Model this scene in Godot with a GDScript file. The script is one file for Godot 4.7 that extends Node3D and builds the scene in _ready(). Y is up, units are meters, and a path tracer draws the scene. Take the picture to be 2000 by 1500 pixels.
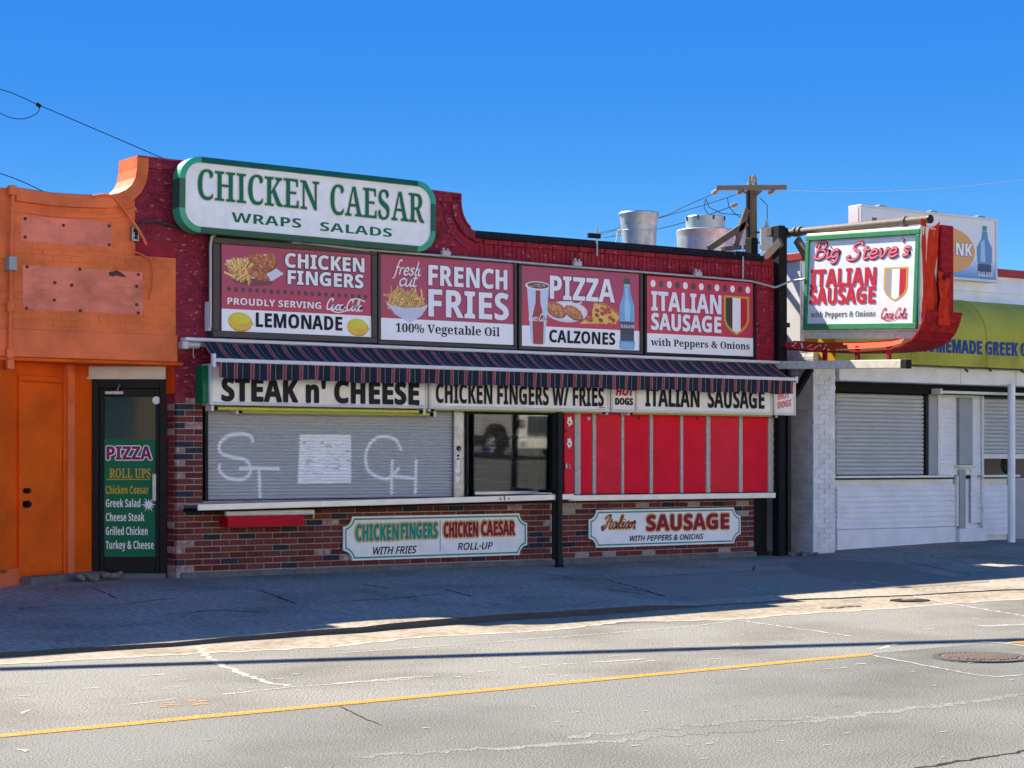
extends Node3D
# Camera: the photograph is 2000 x 1500 pixels; the street front is the plane z = 0, x runs along it, the street lies towards +z.
const TH := 0.6108652
const FOC := 3757.0
const DIST := 19.1
const EYE := 1.27
const HOR := 900.0
var SN := sin(TH)
var CS := cos(TH)
var rng := RandomNumberGenerator.new()
var M := {}
var textures := {}

# ---------------------------------------------------------------- photo pixel -> place
func fz(px: float, py: float, z := 0.0) -> Vector3:   # on an upright plane parallel to the street front
	var d := (px - 1000.0) / FOC
	var t := (DIST - z) / (CS - d * SN)
	return Vector3(t * (SN + d * CS), EYE + (HOR - py) * t / FOC, z)
func fx(px: float, py: float, x: float) -> Vector3:   # on an upright plane square to the street front
	var d := (px - 1000.0) / FOC
	var t := x / (SN + d * CS)
	return Vector3(x, EYE + (HOR - py) * t / FOC, DIST - t * (CS - d * SN))
func gy(px: float, py: float, y := -0.2) -> Vector3:  # on the street, y above or below its datum
	var d := (px - 1000.0) / FOC
	var t := (EYE - y + 12.0 * FALL) / ((py - HOR) / FOC + FALL * (SN + d * CS))
	var x := t * (SN + d * CS)
	return Vector3(x, y + tilt(x), DIST - t * (CS - d * SN))
const FALL := 0.011      # the street falls gently towards -x
func tilt(x: float) -> float:
	return FALL * (x - 12.0)
func dep(px: float, py: float, t: float) -> Vector3:  # at a given depth from the camera
	var d := (px - 1000.0) / FOC
	return Vector3(t * (SN + d * CS), EYE + (HOR - py) * t / FOC, DIST - t * (CS - d * SN))
func sw(px: float, py: float, lift := 0.004) -> Vector3:  # on the sidewalk
	var p := gy(px, py, -0.05)
	for i in 6:
		p = gy(px, py, walk_y(p.x, p.z) - tilt(p.x))
	return p + Vector3(0, lift, 0)

# ---------------------------------------------------------------- mesh builder
class MB:
	var v := PackedVector3Array()
	var n := PackedVector3Array()
	var uv := PackedVector2Array()
	var c := PackedColorArray()
	var col := Color.WHITE
	func vert(p: Vector3, nn: Vector3, t := Vector2.ZERO) -> void:
		v.append(p); n.append(nn); uv.append(t); c.append(col)
	func tri(a: Vector3, b: Vector3, d: Vector3) -> void:  # counter-clockwise from outside
		var nn := (b - a).cross(d - a).normalized()
		vert(a, nn); vert(d, nn); vert(b, nn)
	func trin(a: Vector3, b: Vector3, d: Vector3, na: Vector3, nb: Vector3, nd: Vector3) -> void:
		vert(a, na); vert(d, nd); vert(b, nb)
	func quad(a: Vector3, b: Vector3, d: Vector3, e: Vector3, r := Rect2(0, 0, 1, 1)) -> void:
		var nn := (b - a).cross(e - a)
		if nn.length_squared() < 1e-14: nn = (d - b).cross(e - b)
		nn = nn.normalized()
		var ua := Vector2(r.position.x, r.end.y)
		var ub := r.end
		var ud := Vector2(r.end.x, r.position.y)
		var ue := r.position
		vert(a, nn, ua); vert(d, nn, ud); vert(b, nn, ub)
		vert(a, nn, ua); vert(e, nn, ue); vert(d, nn, ud)
	func quadn(a: Vector3, b: Vector3, d: Vector3, e: Vector3, na: Vector3, nb: Vector3, nd: Vector3, ne: Vector3, ua := Vector2.ZERO, ub := Vector2.ZERO, ud := Vector2.ZERO, ue := Vector2.ZERO) -> void:
		vert(a, na, ua); vert(d, nd, ud); vert(b, nb, ub)
		vert(a, na, ua); vert(e, ne, ue); vert(d, nd, ud)
	func box(a: Vector3, b: Vector3, r := 0.0) -> void:
		var lo := a.min(b)
		var hi := a.max(b)
		r = minf(r, 0.45 * minf(hi.x - lo.x, minf(hi.y - lo.y, hi.z - lo.z)))
		obox(Transform3D(Basis.IDENTITY, (lo + hi) / 2), hi - lo, r)
	func obox(t: Transform3D, size: Vector3, r := 0.0) -> void:   # a turned box with chamfered edges
		var h := size / 2
		var ax := [Vector3.RIGHT, Vector3.UP, Vector3.BACK]
		for i in 3:
			var u: Vector3 = ax[(i + 1) % 3]
			var w: Vector3 = ax[(i + 2) % 3]
			var hu: float = h[(i + 1) % 3] - r
			var hw: float = h[(i + 2) % 3] - r
			for s in [-1.0, 1.0]:
				var o: Vector3 = ax[i] * (h[i] * s)
				var q := [o - u * hu - w * hw, o + u * hu - w * hw, o + u * hu + w * hw, o - u * hu + w * hw]
				if s < 0: q.reverse()
				quad(t * q[0], t * q[1], t * q[2], t * q[3])
		if r <= 0.0: return
		for i in 3:
			var j := (i + 1) % 3
			var k := (i + 2) % 3
			for sj in [-1.0, 1.0]:
				for sk in [-1.0, 1.0]:
					var e: Vector3 = ax[i] * (h[i] - r)
					var p: Vector3 = ax[j] * (h[j] * sj) + ax[k] * ((h[k] - r) * sk)
					var q: Vector3 = ax[j] * ((h[j] - r) * sj) + ax[k] * (h[k] * sk)
					var f := [p - e, p + e, q + e, q - e]
					if sj * sk > 0: f.reverse()
					quad(t * f[0], t * f[1], t * f[2], t * f[3])
		for sx in [-1.0, 1.0]:
			for sy in [-1.0, 1.0]:
				for sz in [-1.0, 1.0]:
					var p := Vector3(h.x * sx, (h.y - r) * sy, (h.z - r) * sz)
					var q := Vector3((h.x - r) * sx, h.y * sy, (h.z - r) * sz)
					var w := Vector3((h.x - r) * sx, (h.y - r) * sy, h.z * sz)
					if sx * sy * sz > 0: tri(t * p, t * q, t * w)
					else: tri(t * p, t * w, t * q)
	func bar(a: Vector3, b: Vector3, wide: float, high: float, r := 0.0, up := Vector3.UP) -> void:
		var z := (b - a).normalized()
		var x := up.cross(z)
		if x.length() < 0.01: x = Vector3.RIGHT.cross(z)
		x = x.normalized()
		obox(Transform3D(Basis(x, z.cross(x), z), (a + b) / 2), Vector3(wide, high, a.distance_to(b)), r)
	func tube(p: Array, rad: float, k := 8, rad2 := -1.0, caps := true) -> void:
		if rad2 < 0: rad2 = rad
		var rings := []
		var norms := []
		var side := Vector3.ZERO
		for i in p.size():
			var d: Vector3 = (p[mini(i + 1, p.size() - 1)] - p[maxi(i - 1, 0)]).normalized()
			if side == Vector3.ZERO:
				side = d.cross(Vector3.UP)
				if side.length() < 0.05: side = d.cross(Vector3.RIGHT)
			side = (side - d * side.dot(d)).normalized()
			var up := d.cross(side)
			var ring := []
			var nr := []
			var r := lerpf(rad, rad2, float(i) / maxf(1, p.size() - 1))
			for a in k + 1:
				var w := TAU * a / k
				var q := side * cos(w) + up * sin(w)
				nr.append(q); ring.append(p[i] + q * r)
			rings.append(ring); norms.append(nr)
		for i in p.size() - 1:
			for a in k:
				quadn(rings[i][a], rings[i][a + 1], rings[i + 1][a + 1], rings[i + 1][a], norms[i][a], norms[i][a + 1], norms[i + 1][a + 1], norms[i + 1][a])
		if caps:
			for a in k:
				tri(p[0], rings[0][a + 1], rings[0][a])
				tri(p[-1], rings[-1][a], rings[-1][a + 1])
	func lathe(o: Vector3, prof: Array, k := 32, t := Basis.IDENTITY) -> void:  # prof: Vector2(radius, height), from the bottom up
		for i in prof.size() - 1:
			var a: Vector2 = prof[i]
			var b: Vector2 = prof[i + 1]
			var e := b - a
			if e.length() < 1e-6: continue
			var nn := Vector2(e.y, -e.x).normalized()
			for j in k:
				var c0 := Vector3(cos(TAU * j / k), 0, -sin(TAU * j / k))
				var c1 := Vector3(cos(TAU * (j + 1) / k), 0, -sin(TAU * (j + 1) / k))
				var up := Vector3.UP
				var n0 := t * (c0 * nn.x + up * nn.y)
				var n1 := t * (c1 * nn.x + up * nn.y)
				quadn(o + t * (c0 * a.x + up * a.y), o + t * (c1 * a.x + up * a.y), o + t * (c1 * b.x + up * b.y), o + t * (c0 * b.x + up * b.y), n0, n1, n1, n0)
	func prism(poly: PackedVector2Array, z0: float, z1: float, t := Transform3D.IDENTITY) -> void:  # outline in x, y; the face looks to +z
		if Geometry2D.is_polygon_clockwise(poly): poly.reverse()
		var ix := Geometry2D.triangulate_polygon(poly)
		var b := Rect2(poly[0], Vector2.ZERO)
		for q in poly: b = b.expand(q)
		for i in range(0, ix.size(), 3):
			var q := [poly[ix[i]], poly[ix[i + 1]], poly[ix[i + 2]]]
			if (q[1] - q[0]).cross(q[2] - q[0]) < 0: q = [q[0], q[2], q[1]]
			var f := (t.basis.z).normalized()
			for j in [0, 2, 1]:
				vert(t * Vector3(q[j].x, q[j].y, z1), f, Vector2((q[j].x - b.position.x) / b.size.x, 1.0 - (q[j].y - b.position.y) / b.size.y))
			if z0 < z1:
				tri(t * Vector3(q[0].x, q[0].y, z0), t * Vector3(q[2].x, q[2].y, z0), t * Vector3(q[1].x, q[1].y, z0))
		if z0 < z1:
			for i in poly.size():
				var p := poly[i]
				var q := poly[(i + 1) % poly.size()]
				quad(t * Vector3(p.x, p.y, z0), t * Vector3(q.x, q.y, z0), t * Vector3(q.x, q.y, z1), t * Vector3(p.x, p.y, z1))
	func ribbon(p: Array, w: float, t: Transform3D, z: float, pen := 0.0) -> void:  # a flat brush stroke; pen > 0 thins strokes that run along the pen
		var l := []
		var r := []
		for i in p.size():
			var d: Vector2 = (p[mini(i + 1, p.size() - 1)] - p[maxi(i - 1, 0)]).normalized()
			var k := w * (1.0 - pen * absf(d.dot(Vector2(0.8, 0.6)))) / 2
			var s := Vector2(-d.y, d.x) * k
			if i == 0 or i == p.size() - 1: s *= 0.75
			l.append(p[i] + s); r.append(p[i] - s)
		for i in p.size() - 1:
			quad(t * Vector3(r[i].x, r[i].y, z), t * Vector3(r[i + 1].x, r[i + 1].y, z), t * Vector3(l[i + 1].x, l[i + 1].y, z), t * Vector3(l[i].x, l[i].y, z))
	func mesh() -> ArrayMesh:
		var a := []
		a.resize(Mesh.ARRAY_MAX)
		a[Mesh.ARRAY_VERTEX] = v; a[Mesh.ARRAY_NORMAL] = n; a[Mesh.ARRAY_TEX_UV] = uv; a[Mesh.ARRAY_COLOR] = c
		var m := ArrayMesh.new()
		m.add_surface_from_arrays(Mesh.PRIMITIVE_TRIANGLES, a)
		return m

# ---------------------------------------------------------------- nodes
func thing(called: String, label: String, category: String, at: Vector3, group := "") -> Node3D:
	var o := Node3D.new()
	o.name = numbered(called)
	add_child(o)
	o.position = at
	o.set_meta("label", label); o.set_meta("category", category)
	if group: o.set_meta("group", group)
	return o
var taken := {}
func numbered(called: String) -> String:
	var k: int = taken.get(called, 0)
	taken[called] = k + 1
	return called if k == 0 else "%s_%03d" % [called, k]
func put(mb: MB, called: String, m: Material, parent: Node3D, label := "") -> MeshInstance3D:  # the mesh is in world places; the part sits under its thing
	return put_mesh(mb.mesh(), called, m, parent, Vector3.ZERO, label)
func put_mesh(mesh: Mesh, called: String, m: Material, parent: Node3D, at: Vector3, label := "") -> MeshInstance3D:
	var o := MeshInstance3D.new()
	o.name = called if parent != self else numbered(called)
	o.mesh = mesh
	o.material_override = m
	parent.add_child(o, true)
	var off := Vector3.ZERO
	var p: Node = parent
	while p != self:
		off += p.position
		p = p.get_parent()
	o.position = at - off
	if label: o.set_meta("label", label)
	return o
func setting(mb: MB, called: String, m: Material, parent: Node3D = self) -> MeshInstance3D:
	var o := put(mb, called, m, parent)
	if parent == self: o.set_meta("kind", "structure")
	return o
func stuff(o: Node) -> void:
	o.set_meta("kind", "stuff")
func one_box(a: Vector3, b: Vector3, r := 0.0) -> MB:
	var mb := MB.new()
	mb.box(a, b, r)
	return mb

# ---------------------------------------------------------------- materials
func noise_tex(key: String, freq: float, lo: Color, hi: Color, oct := 4, type := FastNoiseLite.TYPE_SIMPLEX_SMOOTH, normal := 0.0, stops := [], size := 512) -> NoiseTexture2D:
	if textures.has(key): return textures[key]
	var f := FastNoiseLite.new()
	f.noise_type = type
	f.frequency = freq
	f.seed = key.hash() % 9999
	f.fractal_octaves = oct
	var t := NoiseTexture2D.new()
	t.width = size; t.height = size
	t.seamless = true
	t.noise = f
	if normal > 0.0:
		t.as_normal_map = true; t.bump_strength = normal
	else:
		var g := Gradient.new()
		g.set_color(0, lo); g.set_color(1, hi)
		for s in stops: g.add_point(s[0], s[1])
		t.color_ramp = g
	textures[key] = t
	return t
func mat(key: String, c: Color, rough := 0.8, metal := 0.0, tex: Texture2D = null, scale := 1.0, bump: Texture2D = null, bscale := 1.0, vc := false) -> StandardMaterial3D:
	if M.has(key): return M[key]
	var m := StandardMaterial3D.new()
	m.resource_name = key
	m.albedo_color = c
	m.roughness = rough
	m.metallic = metal
	m.vertex_color_use_as_albedo = vc
	if metal == 0.0 and rough > 0.44: m.metallic_specular = 0.3
	if tex:
		m.albedo_texture = tex
	if tex or bump:
		m.uv1_triplanar = true; m.uv1_world_triplanar = true
		m.uv1_scale = Vector3(scale, scale, scale)
		m.uv1_triplanar_sharpness = 6.0
	if bump:
		m.normal_enabled = true; m.normal_texture = bump; m.normal_scale = bscale
	M[key] = m
	return m
func rgb(r: int, g: int, b: int) -> Color:
	return Color8(r, g, b)
func lin(c: Color, k := 1.0) -> Color:
	var l := c.srgb_to_linear()
	return Color(l.r * k, l.g * k, l.b * k)

func make_materials() -> void:
	var w := Color.WHITE
	var mott := noise_tex("mottle", 0.012, Color(0.86, 0.86, 0.86), w, 5)
	var soft := noise_tex("soft", 0.006, Color(0.93, 0.93, 0.93), w, 5)
	var grain := noise_tex("grain", 0.09, Color(0.72, 0.72, 0.72), w, 3)
	var gn := noise_tex("grain_normal", 0.09, w, w, 3, FastNoiseLite.TYPE_SIMPLEX_SMOOTH, 6.0)
	var sn := noise_tex("soft_normal", 0.02, w, w, 4, FastNoiseLite.TYPE_SIMPLEX_SMOOTH, 4.0)
	var chip := noise_tex("chips", 0.022, w, Color(1, 1, 1), 5, FastNoiseLite.TYPE_SIMPLEX_SMOOTH, 0.0, [[0.28, Color(0.72, 0.70, 0.70)], [0.5, Color(0.92, 0.92, 0.92)], [0.72, Color(0.82, 0.80, 0.80)]])
	var road := noise_tex("road_grain", 0.085, Color(0.54, 0.54, 0.54), Color(1, 1, 0.98), 4, FastNoiseLite.TYPE_SIMPLEX, 0.0, [], 1024)
	var roadn := noise_tex("road_normal", 0.085, w, w, 4, FastNoiseLite.TYPE_SIMPLEX, 8.0, [], 1024)
	mat("asphalt", rgb(148, 149, 146), 0.93, 0, road, 0.55, roadn, 0.4)
	mat("asphalt_worn", rgb(162, 161, 156), 0.93, 0, road, 0.45, roadn, 0.35)
	mat("walk", rgb(182, 171, 155), 0.92, 0, noise_tex("walk_tex", 0.03, Color(0.72, 0.72, 0.72), w, 6, FastNoiseLite.TYPE_SIMPLEX, 0.0, [], 1024), 0.33, roadn, 0.35)
	mat("walk_light", rgb(189, 178, 162), 0.92, 0, road, 0.5, roadn, 0.6)
	mat("walk_dark", rgb(174, 164, 150), 0.92, 0, road, 0.5, roadn, 0.6)
	mat("gutter", rgb(166, 157, 141), 0.9, 0, noise_tex("gutter_tex", 0.02, Color(0.74, 0.72, 0.69), w, 6, FastNoiseLite.TYPE_SIMPLEX, 0.0, [], 1024), 0.4, gn, 0.15)
	mat("kerb", rgb(92, 90, 88), 0.95, 0, grain, 1.0, gn, 0.6)
	mat("crack", rgb(38, 37, 36), 0.95)
	mat("salt", rgb(186, 182, 172), 0.95, 0, grain, 1.4)
	mat("salt_thin", rgb(176, 172, 163), 0.95, 0, grain, 1.4)
	mat("yellow", rgb(206, 144, 58), 0.85, 0, noise_tex("worn_paint", 0.05, Color(0.6, 0.6, 0.62), w, 4, FastNoiseLite.TYPE_SIMPLEX, 0.0, [[0.35, Color(0.95, 0.95, 0.95)]]), 0.9)
	mat("spray_orange", rgb(190, 142, 118), 0.95, 0, grain, 0.8)
	mat("iron", rgb(128, 114, 104), 0.7, 0.3, grain, 2.0, gn, 1.0)
	mat("ground", rgb(200, 186, 160), 0.95, 0, mott, 0.05)
	mat("red_brick_paint", rgb(182, 60, 80), 0.62, 0, chip, 0.35, sn, 0.5, true)
	mat("red_mortar", rgb(168, 44, 62), 0.8, 0, mott, 0.8, gn, 0.5)
	mat("orange_paint", rgb(252, 130, 70), 0.6, 0, soft, 0.5, sn, 0.4, true)
	mat("orange_deep", rgb(252, 104, 14), 0.6, 0, soft, 0.5, sn, 0.3)
	mat("orange_trim", rgb(252, 128, 76), 0.6, 0, soft, 0.7, sn, 0.3)
	mat("salmon", rgb(250, 146, 118), 0.75, 0, soft, 0.6, sn, 0.4, true)
	mat("orange_patch_dark", rgb(96, 70, 66), 0.9, 0, mott, 2.0)
	mat("mortar", rgb(208, 205, 200), 0.95, 0, grain, 1.2, gn, 0.8)
	mat("footing", rgb(128, 128, 124), 0.95, 0, mott, 1.1, gn, 0.7)
	var worn_a := noise_tex("worn_alpha", 0.045, Color(0.82, 0.82, 0.82, 0.0), Color(1, 1, 1, 1), 5, FastNoiseLite.TYPE_SIMPLEX, 0.0, [[0.40, Color(0.9, 0.9, 0.9, 0.0)], [0.43, Color(0.95, 0.95, 0.95, 1.0)]], 1024)
	var worn_b := noise_tex("worn_alpha_thin", 0.05, Color(0.8, 0.8, 0.8, 0.0), Color(1, 1, 1, 1), 5, FastNoiseLite.TYPE_SIMPLEX, 0.0, [[0.30, Color(0.85, 0.85, 0.85, 0.0)], [0.33, Color(0.92, 0.92, 0.92, 1.0)]], 1024)
	for k in [["salt", worn_a, 1.3], ["salt_thin", worn_a, 1.6], ["yellow", worn_b, 0.9], ["spray_orange", worn_a, 1.5]]:
		var wm: StandardMaterial3D = M[k[0]]
		wm.albedo_texture = k[1]
		wm.uv1_scale = Vector3.ONE * float(k[2])
		wm.transparency = BaseMaterial3D.TRANSPARENCY_ALPHA_SCISSOR
		wm.alpha_scissor_threshold = 0.5
	var kiln := noise_tex("kiln", 0.05, Color(0.68, 0.64, 0.64), w, 4)
	var pale := noise_tex("pale_wash", 0.014, Color(0.70, 0.56, 0.54), Color(1, 1, 1), 3, FastNoiseLite.TYPE_SIMPLEX_SMOOTH, 0.0, [[0.4, Color(0.82, 0.70, 0.68)], [0.7, Color(0.94, 0.90, 0.89)]])
	var bc := [rgb(142, 74, 66), rgb(132, 66, 60), rgb(150, 82, 72), rgb(120, 62, 56), rgb(138, 78, 72)]
	for i in bc.size(): mat("brick_%d" % i, bc[i], 0.85, 0, kiln, 1.5, gn, 0.6)
	mat("brick_5", rgb(66, 68, 80), 0.8, 0, kiln, 1.5, gn, 0.6)
	mat("brick_6", rgb(196, 184, 178), 0.9, 0, pale, 1.3, gn, 0.6)
	mat("black_metal", rgb(26, 27, 30), 0.45, 0.0, soft, 1.0)
	mat("black_wood", rgb(34, 33, 34), 0.8, 0, mott, 1.5, gn, 0.4)
	mat("roof_black", rgb(36, 36, 40), 0.85, 0, mott, 0.6, gn, 0.3)
	mat("alu", rgb(205, 206, 208), 0.38, 0.7, soft, 1.2)
	mat("white_metal", rgb(226, 226, 224), 0.45, 0, soft, 1.0)
	mat("white_trim", rgb(232, 230, 224), 0.5, 0, soft, 1.4)
	mat("steel", rgb(176, 178, 180), 0.35, 0.75, noise_tex("brushed", 0.02, Color(0.8, 0.8, 0.8), w, 4), 0.9)
	mat("galv", rgb(196, 200, 200), 0.42, 0.65, noise_tex("spangle", 0.03, Color(0.78, 0.8, 0.82), w, 3, FastNoiseLite.TYPE_CELLULAR), 0.5)
	mat("galv_green", rgb(168, 186, 182), 0.45, 0.5, soft, 0.5)
	mat("frame_grey", rgb(72, 66, 64), 0.5, 0.3, soft, 1.0)
	mat("counter", rgb(112, 116, 122), 0.4, 0.2, mott, 0.7)
	mat("conduit", rgb(190, 186, 184), 0.5, 0.3, soft, 1.0)
	mat("rust_pipe", rgb(98, 88, 82), 0.7, 0.4, mott, 1.6, gn, 0.4)
	mat("red_panel", rgb(238, 18, 50), 0.6, 0, soft, 0.8, sn, 0.25)
	mat("red_panel_faded", rgb(236, 40, 60), 0.6, 0, soft, 0.8, sn, 0.25)
	mat("red_box", rgb(200, 14, 40), 0.55, 0, soft, 1.0, gn, 0.3)
	mat("batten", rgb(206, 202, 196), 0.6, 0, mott, 2.4, gn, 0.3)
	mat("tube_yellow", rgb(206, 206, 78), 0.3)
	mat("tube_white", rgb(226, 232, 214), 0.3)
	mat("green_dark", rgb(16, 92, 68), 0.4, 0, soft, 1.0)
	mat("green_light", rgb(54, 172, 132), 0.4, 0, soft, 1.0)
	mat("green_sign", rgb(14, 112, 82), 0.5)
	mat("green_frame", rgb(70, 150, 106), 0.5, 0, mott, 1.5)
	mat("green_door", rgb(10, 112, 72), 0.45)
	mat("sign_white", rgb(247, 248, 248), 0.3, 0, noise_tex("clean", 0.008, Color(0.93, 0.93, 0.92), w, 4), 0.8)
	mat("sign_white_plain", rgb(244, 245, 245), 0.45)
	mat("ink", rgb(28, 32, 44), 0.5)
	mat("maroon", rgb(146, 30, 58), 0.5)
	mat("letter_red", rgb(206, 40, 62), 0.5)
	mat("letter_pink", rgb(238, 136, 150), 0.5)
	mat("letter_tan", rgb(222, 184, 124), 0.5)
	mat("letter_gold", rgb(206, 172, 62), 0.5)
	mat("letter_blue", rgb(26, 66, 138), 0.5)
	mat("letter_slate", rgb(70, 92, 108), 0.5)
	mat("letter_teal", rgb(16, 150, 138), 0.5)
	mat("plum", rgb(140, 36, 100), 0.45)
	mat("shadow_grey", rgb(166, 162, 168), 0.5)
	mat("white_paint", rgb(240, 241, 242), 0.7, 0, noise_tex("dirty_white", 0.014, Color(0.86, 0.86, 0.86), w, 5), 0.5, sn, 0.4, true)
	mat("siding", rgb(238, 241, 244), 0.5, 0, soft, 0.8)
	mat("shutter_pale", rgb(196, 200, 198), 0.45, 0.1, soft, 0.7)
	mat("grey_panel", rgb(158, 164, 168), 0.5, 0.1, soft, 0.8)
	mat("lime", rgb(184, 181, 68), 0.55, 0, soft, 0.4)
	mat("mustard", rgb(190, 150, 20), 0.6)
	mat("torn_red", rgb(222, 62, 34), 0.8, 0.0, mott, 1.2, sn, 0.6)
	mat("dark_red", rgb(160, 26, 36), 0.7, 0.0, noise_tex("flaked", 0.02, Color(0.75, 0.7, 0.7), w, 5, FastNoiseLite.TYPE_SIMPLEX, 0.0, [[0.66, Color(0.95, 0.9, 0.9)], [0.7, Color(1, 1, 1)]]), 0.8, sn, 0.3)
	mat("cream", rgb(238, 230, 204), 0.55, 0, mott, 1.2)
	mat("wood_grey", rgb(116, 104, 93), 0.85, 0, mott, 1.8, gn, 0.5)
	mat("pole_wood", rgb(108, 94, 80), 0.9, 0, mott, 0.6, gn, 0.5)
	mat("transformer", rgb(150, 156, 158), 0.5, 0.2, soft, 0.5)
	mat("wire", rgb(24, 25, 28), 0.95)
	mat("wire_pale", rgb(170, 180, 190), 0.5)
	mat("insulator", rgb(120, 112, 108), 0.4)
	mat("stone", rgb(150, 142, 130), 0.95, 0, grain, 2.0, gn, 1.0)
	mat("tyre", rgb(30, 30, 32), 0.85)
	mat("truck_white", rgb(236, 234, 226), 0.3)
	mat("truck_red", rgb(122, 20, 28), 0.4)
	mat("chrome", rgb(220, 220, 222), 0.15, 1.0)
	mat("lens", rgb(170, 176, 180), 0.1, 0.4)
	mat("inside", rgb(120, 114, 108), 0.9)
	mat("inside_red", rgb(130, 54, 58), 0.9)
	mat("sea_wall", rgb(190, 184, 172), 0.9, 0, mott, 0.3)
	var blotch := noise_tex("blotch", 0.007, Color(0.80, 0.79, 0.78), w, 5, FastNoiseLite.TYPE_SIMPLEX, 0.0, [[0.3, Color(0.9, 0.9, 0.89)], [0.62, Color(0.98, 0.98, 0.98)]])
	for k in [["asphalt", 0.09], ["asphalt_worn", 0.13], ["walk", 0.15], ["gutter", 0.3], ["orange_paint", 0.35], ["orange_trim", 0.35], ["orange_deep", 0.3], ["mortar", 0.5], ["footing", 0.6], ["lime", 0.25], ["salmon", 0.5]]:
		var wm: StandardMaterial3D = M[k[0]]
		wm.detail_enabled = true
		wm.detail_blend_mode = BaseMaterial3D.BLEND_MODE_MUL
		wm.detail_uv_layer = BaseMaterial3D.DETAIL_UV_2
		wm.detail_albedo = blotch
		wm.uv2_triplanar = true; wm.uv2_world_triplanar = true
		wm.uv2_scale = Vector3.ONE * float(k[1])
	# flaked red paint: pale spots of the older coat
	var flakes := noise_tex("flakes", 0.012, Color(0.62, 0.42, 0.48, 0.0), Color(0.80, 0.62, 0.66, 0.9), 6, FastNoiseLite.TYPE_SIMPLEX, 0.0, [[0.76, Color(0.62, 0.40, 0.46, 0.0)], [0.80, Color(0.70, 0.50, 0.55, 0.45)]], 1024)
	var rp: StandardMaterial3D = M.red_brick_paint
	rp.detail_enabled = true
	rp.detail_blend_mode = BaseMaterial3D.BLEND_MODE_MIX
	rp.detail_uv_layer = BaseMaterial3D.DETAIL_UV_2
	rp.detail_albedo = flakes
	rp.uv2_triplanar = true; rp.uv2_world_triplanar = true
	rp.uv2_scale = Vector3(0.45, 0.9, 0.45)
	var g := mat("glass", Color(0.05, 0.07, 0.08, 0.22), 0.02)
	g.transparency = BaseMaterial3D.TRANSPARENCY_ALPHA
	g.metallic_specular = 0.85
	var gd := mat("glass_dark", Color(0.10, 0.11, 0.12, 0.35), 0.04)
	gd.transparency = BaseMaterial3D.TRANSPARENCY_ALPHA
	gd.metallic_specular = 0.28
	var plain := mat("plain_vc", Color.WHITE, 0.6)
	plain.vertex_color_use_as_albedo = true

# ---------------------------------------------------------------- lettering
var fonts := {}
func font(which: String) -> Font:
	if not fonts.has(which):
		var f := SystemFont.new()
		f.font_names = PackedStringArray(["Droid Serif" if which.begins_with("serif") else "Droid Sans"])
		f.font_weight = 700 if which.ends_with("bold") else 400
		fonts[which] = f
	return fonts[which]
var glyph_runs := {}
func run(s: String, which: String) -> Array:  # [triangle points scaled to: baseline 0, capital height 1], xmin, xmax
	var key := which + "|" + s
	if glyph_runs.has(key): return glyph_runs[key]
	var t := TextMesh.new()
	t.font = font(which); t.font_size = 72; t.pixel_size = 0.01; t.depth = 0.0; t.curve_step = 1.5
	t.text = "H"
	var h := t.get_aabb()
	t.text = s
	var a := t.get_mesh_arrays()
	var vs: PackedVector3Array = a[Mesh.ARRAY_VERTEX]
	var idx = a[Mesh.ARRAY_INDEX]
	var out := PackedVector2Array()
	var lo := 1e9
	var hi := -1e9
	for i in (idx.size() if idx != null and idx.size() else vs.size()):
		var p: Vector3 = vs[idx[i]] if idx != null and idx.size() else vs[i]
		var q := Vector2(p.x, p.y - h.position.y) / h.size.y
		out.append(q)
		lo = minf(lo, q.x); hi = maxf(hi, q.x)
	glyph_runs[key] = [out, lo, hi]
	return glyph_runs[key]
# writes s between x0 and x1 with its baseline at y0 and the tops of its capitals at y1
func write(mb: MB, s: String, which: String, x0: float, x1: float, y0: float, y1: float, z: float, t := Transform3D.IDENTITY, slant := 0.0, fat := 0.0, rise := 0.0) -> void:
	var r := run(s, which)
	var pts: PackedVector2Array = r[0]
	var sx: float = (x1 - x0) / (r[2] - r[1])
	var sy := y1 - y0
	var nn := t.basis.z.normalized()
	var shifts := [Vector2.ZERO]
	if fat > 0.0:
		shifts = []
		for k in 8: shifts.append(Vector2(cos(TAU * k / 8), sin(TAU * k / 8)) * fat)
	var step := 0.0
	for sh in shifts:
		for i in range(0, pts.size(), 3):
			var q := []
			for j in 3:
				var p := pts[i + j]
				var x: float = x0 + (p.x - r[1]) * sx + p.y * sy * slant
				q.append(t * Vector3(x + sh.x, y0 + p.y * sy + (x - x0) * rise + sh.y, z + step))
			if ((q[1] - q[0]) as Vector3).cross(q[2] - q[0]).dot(nn) < 0: q = [q[0], q[2], q[1]]
			mb.vert(q[0], nn); mb.vert(q[2], nn); mb.vert(q[1], nn)
		step += 0.0002
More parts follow.
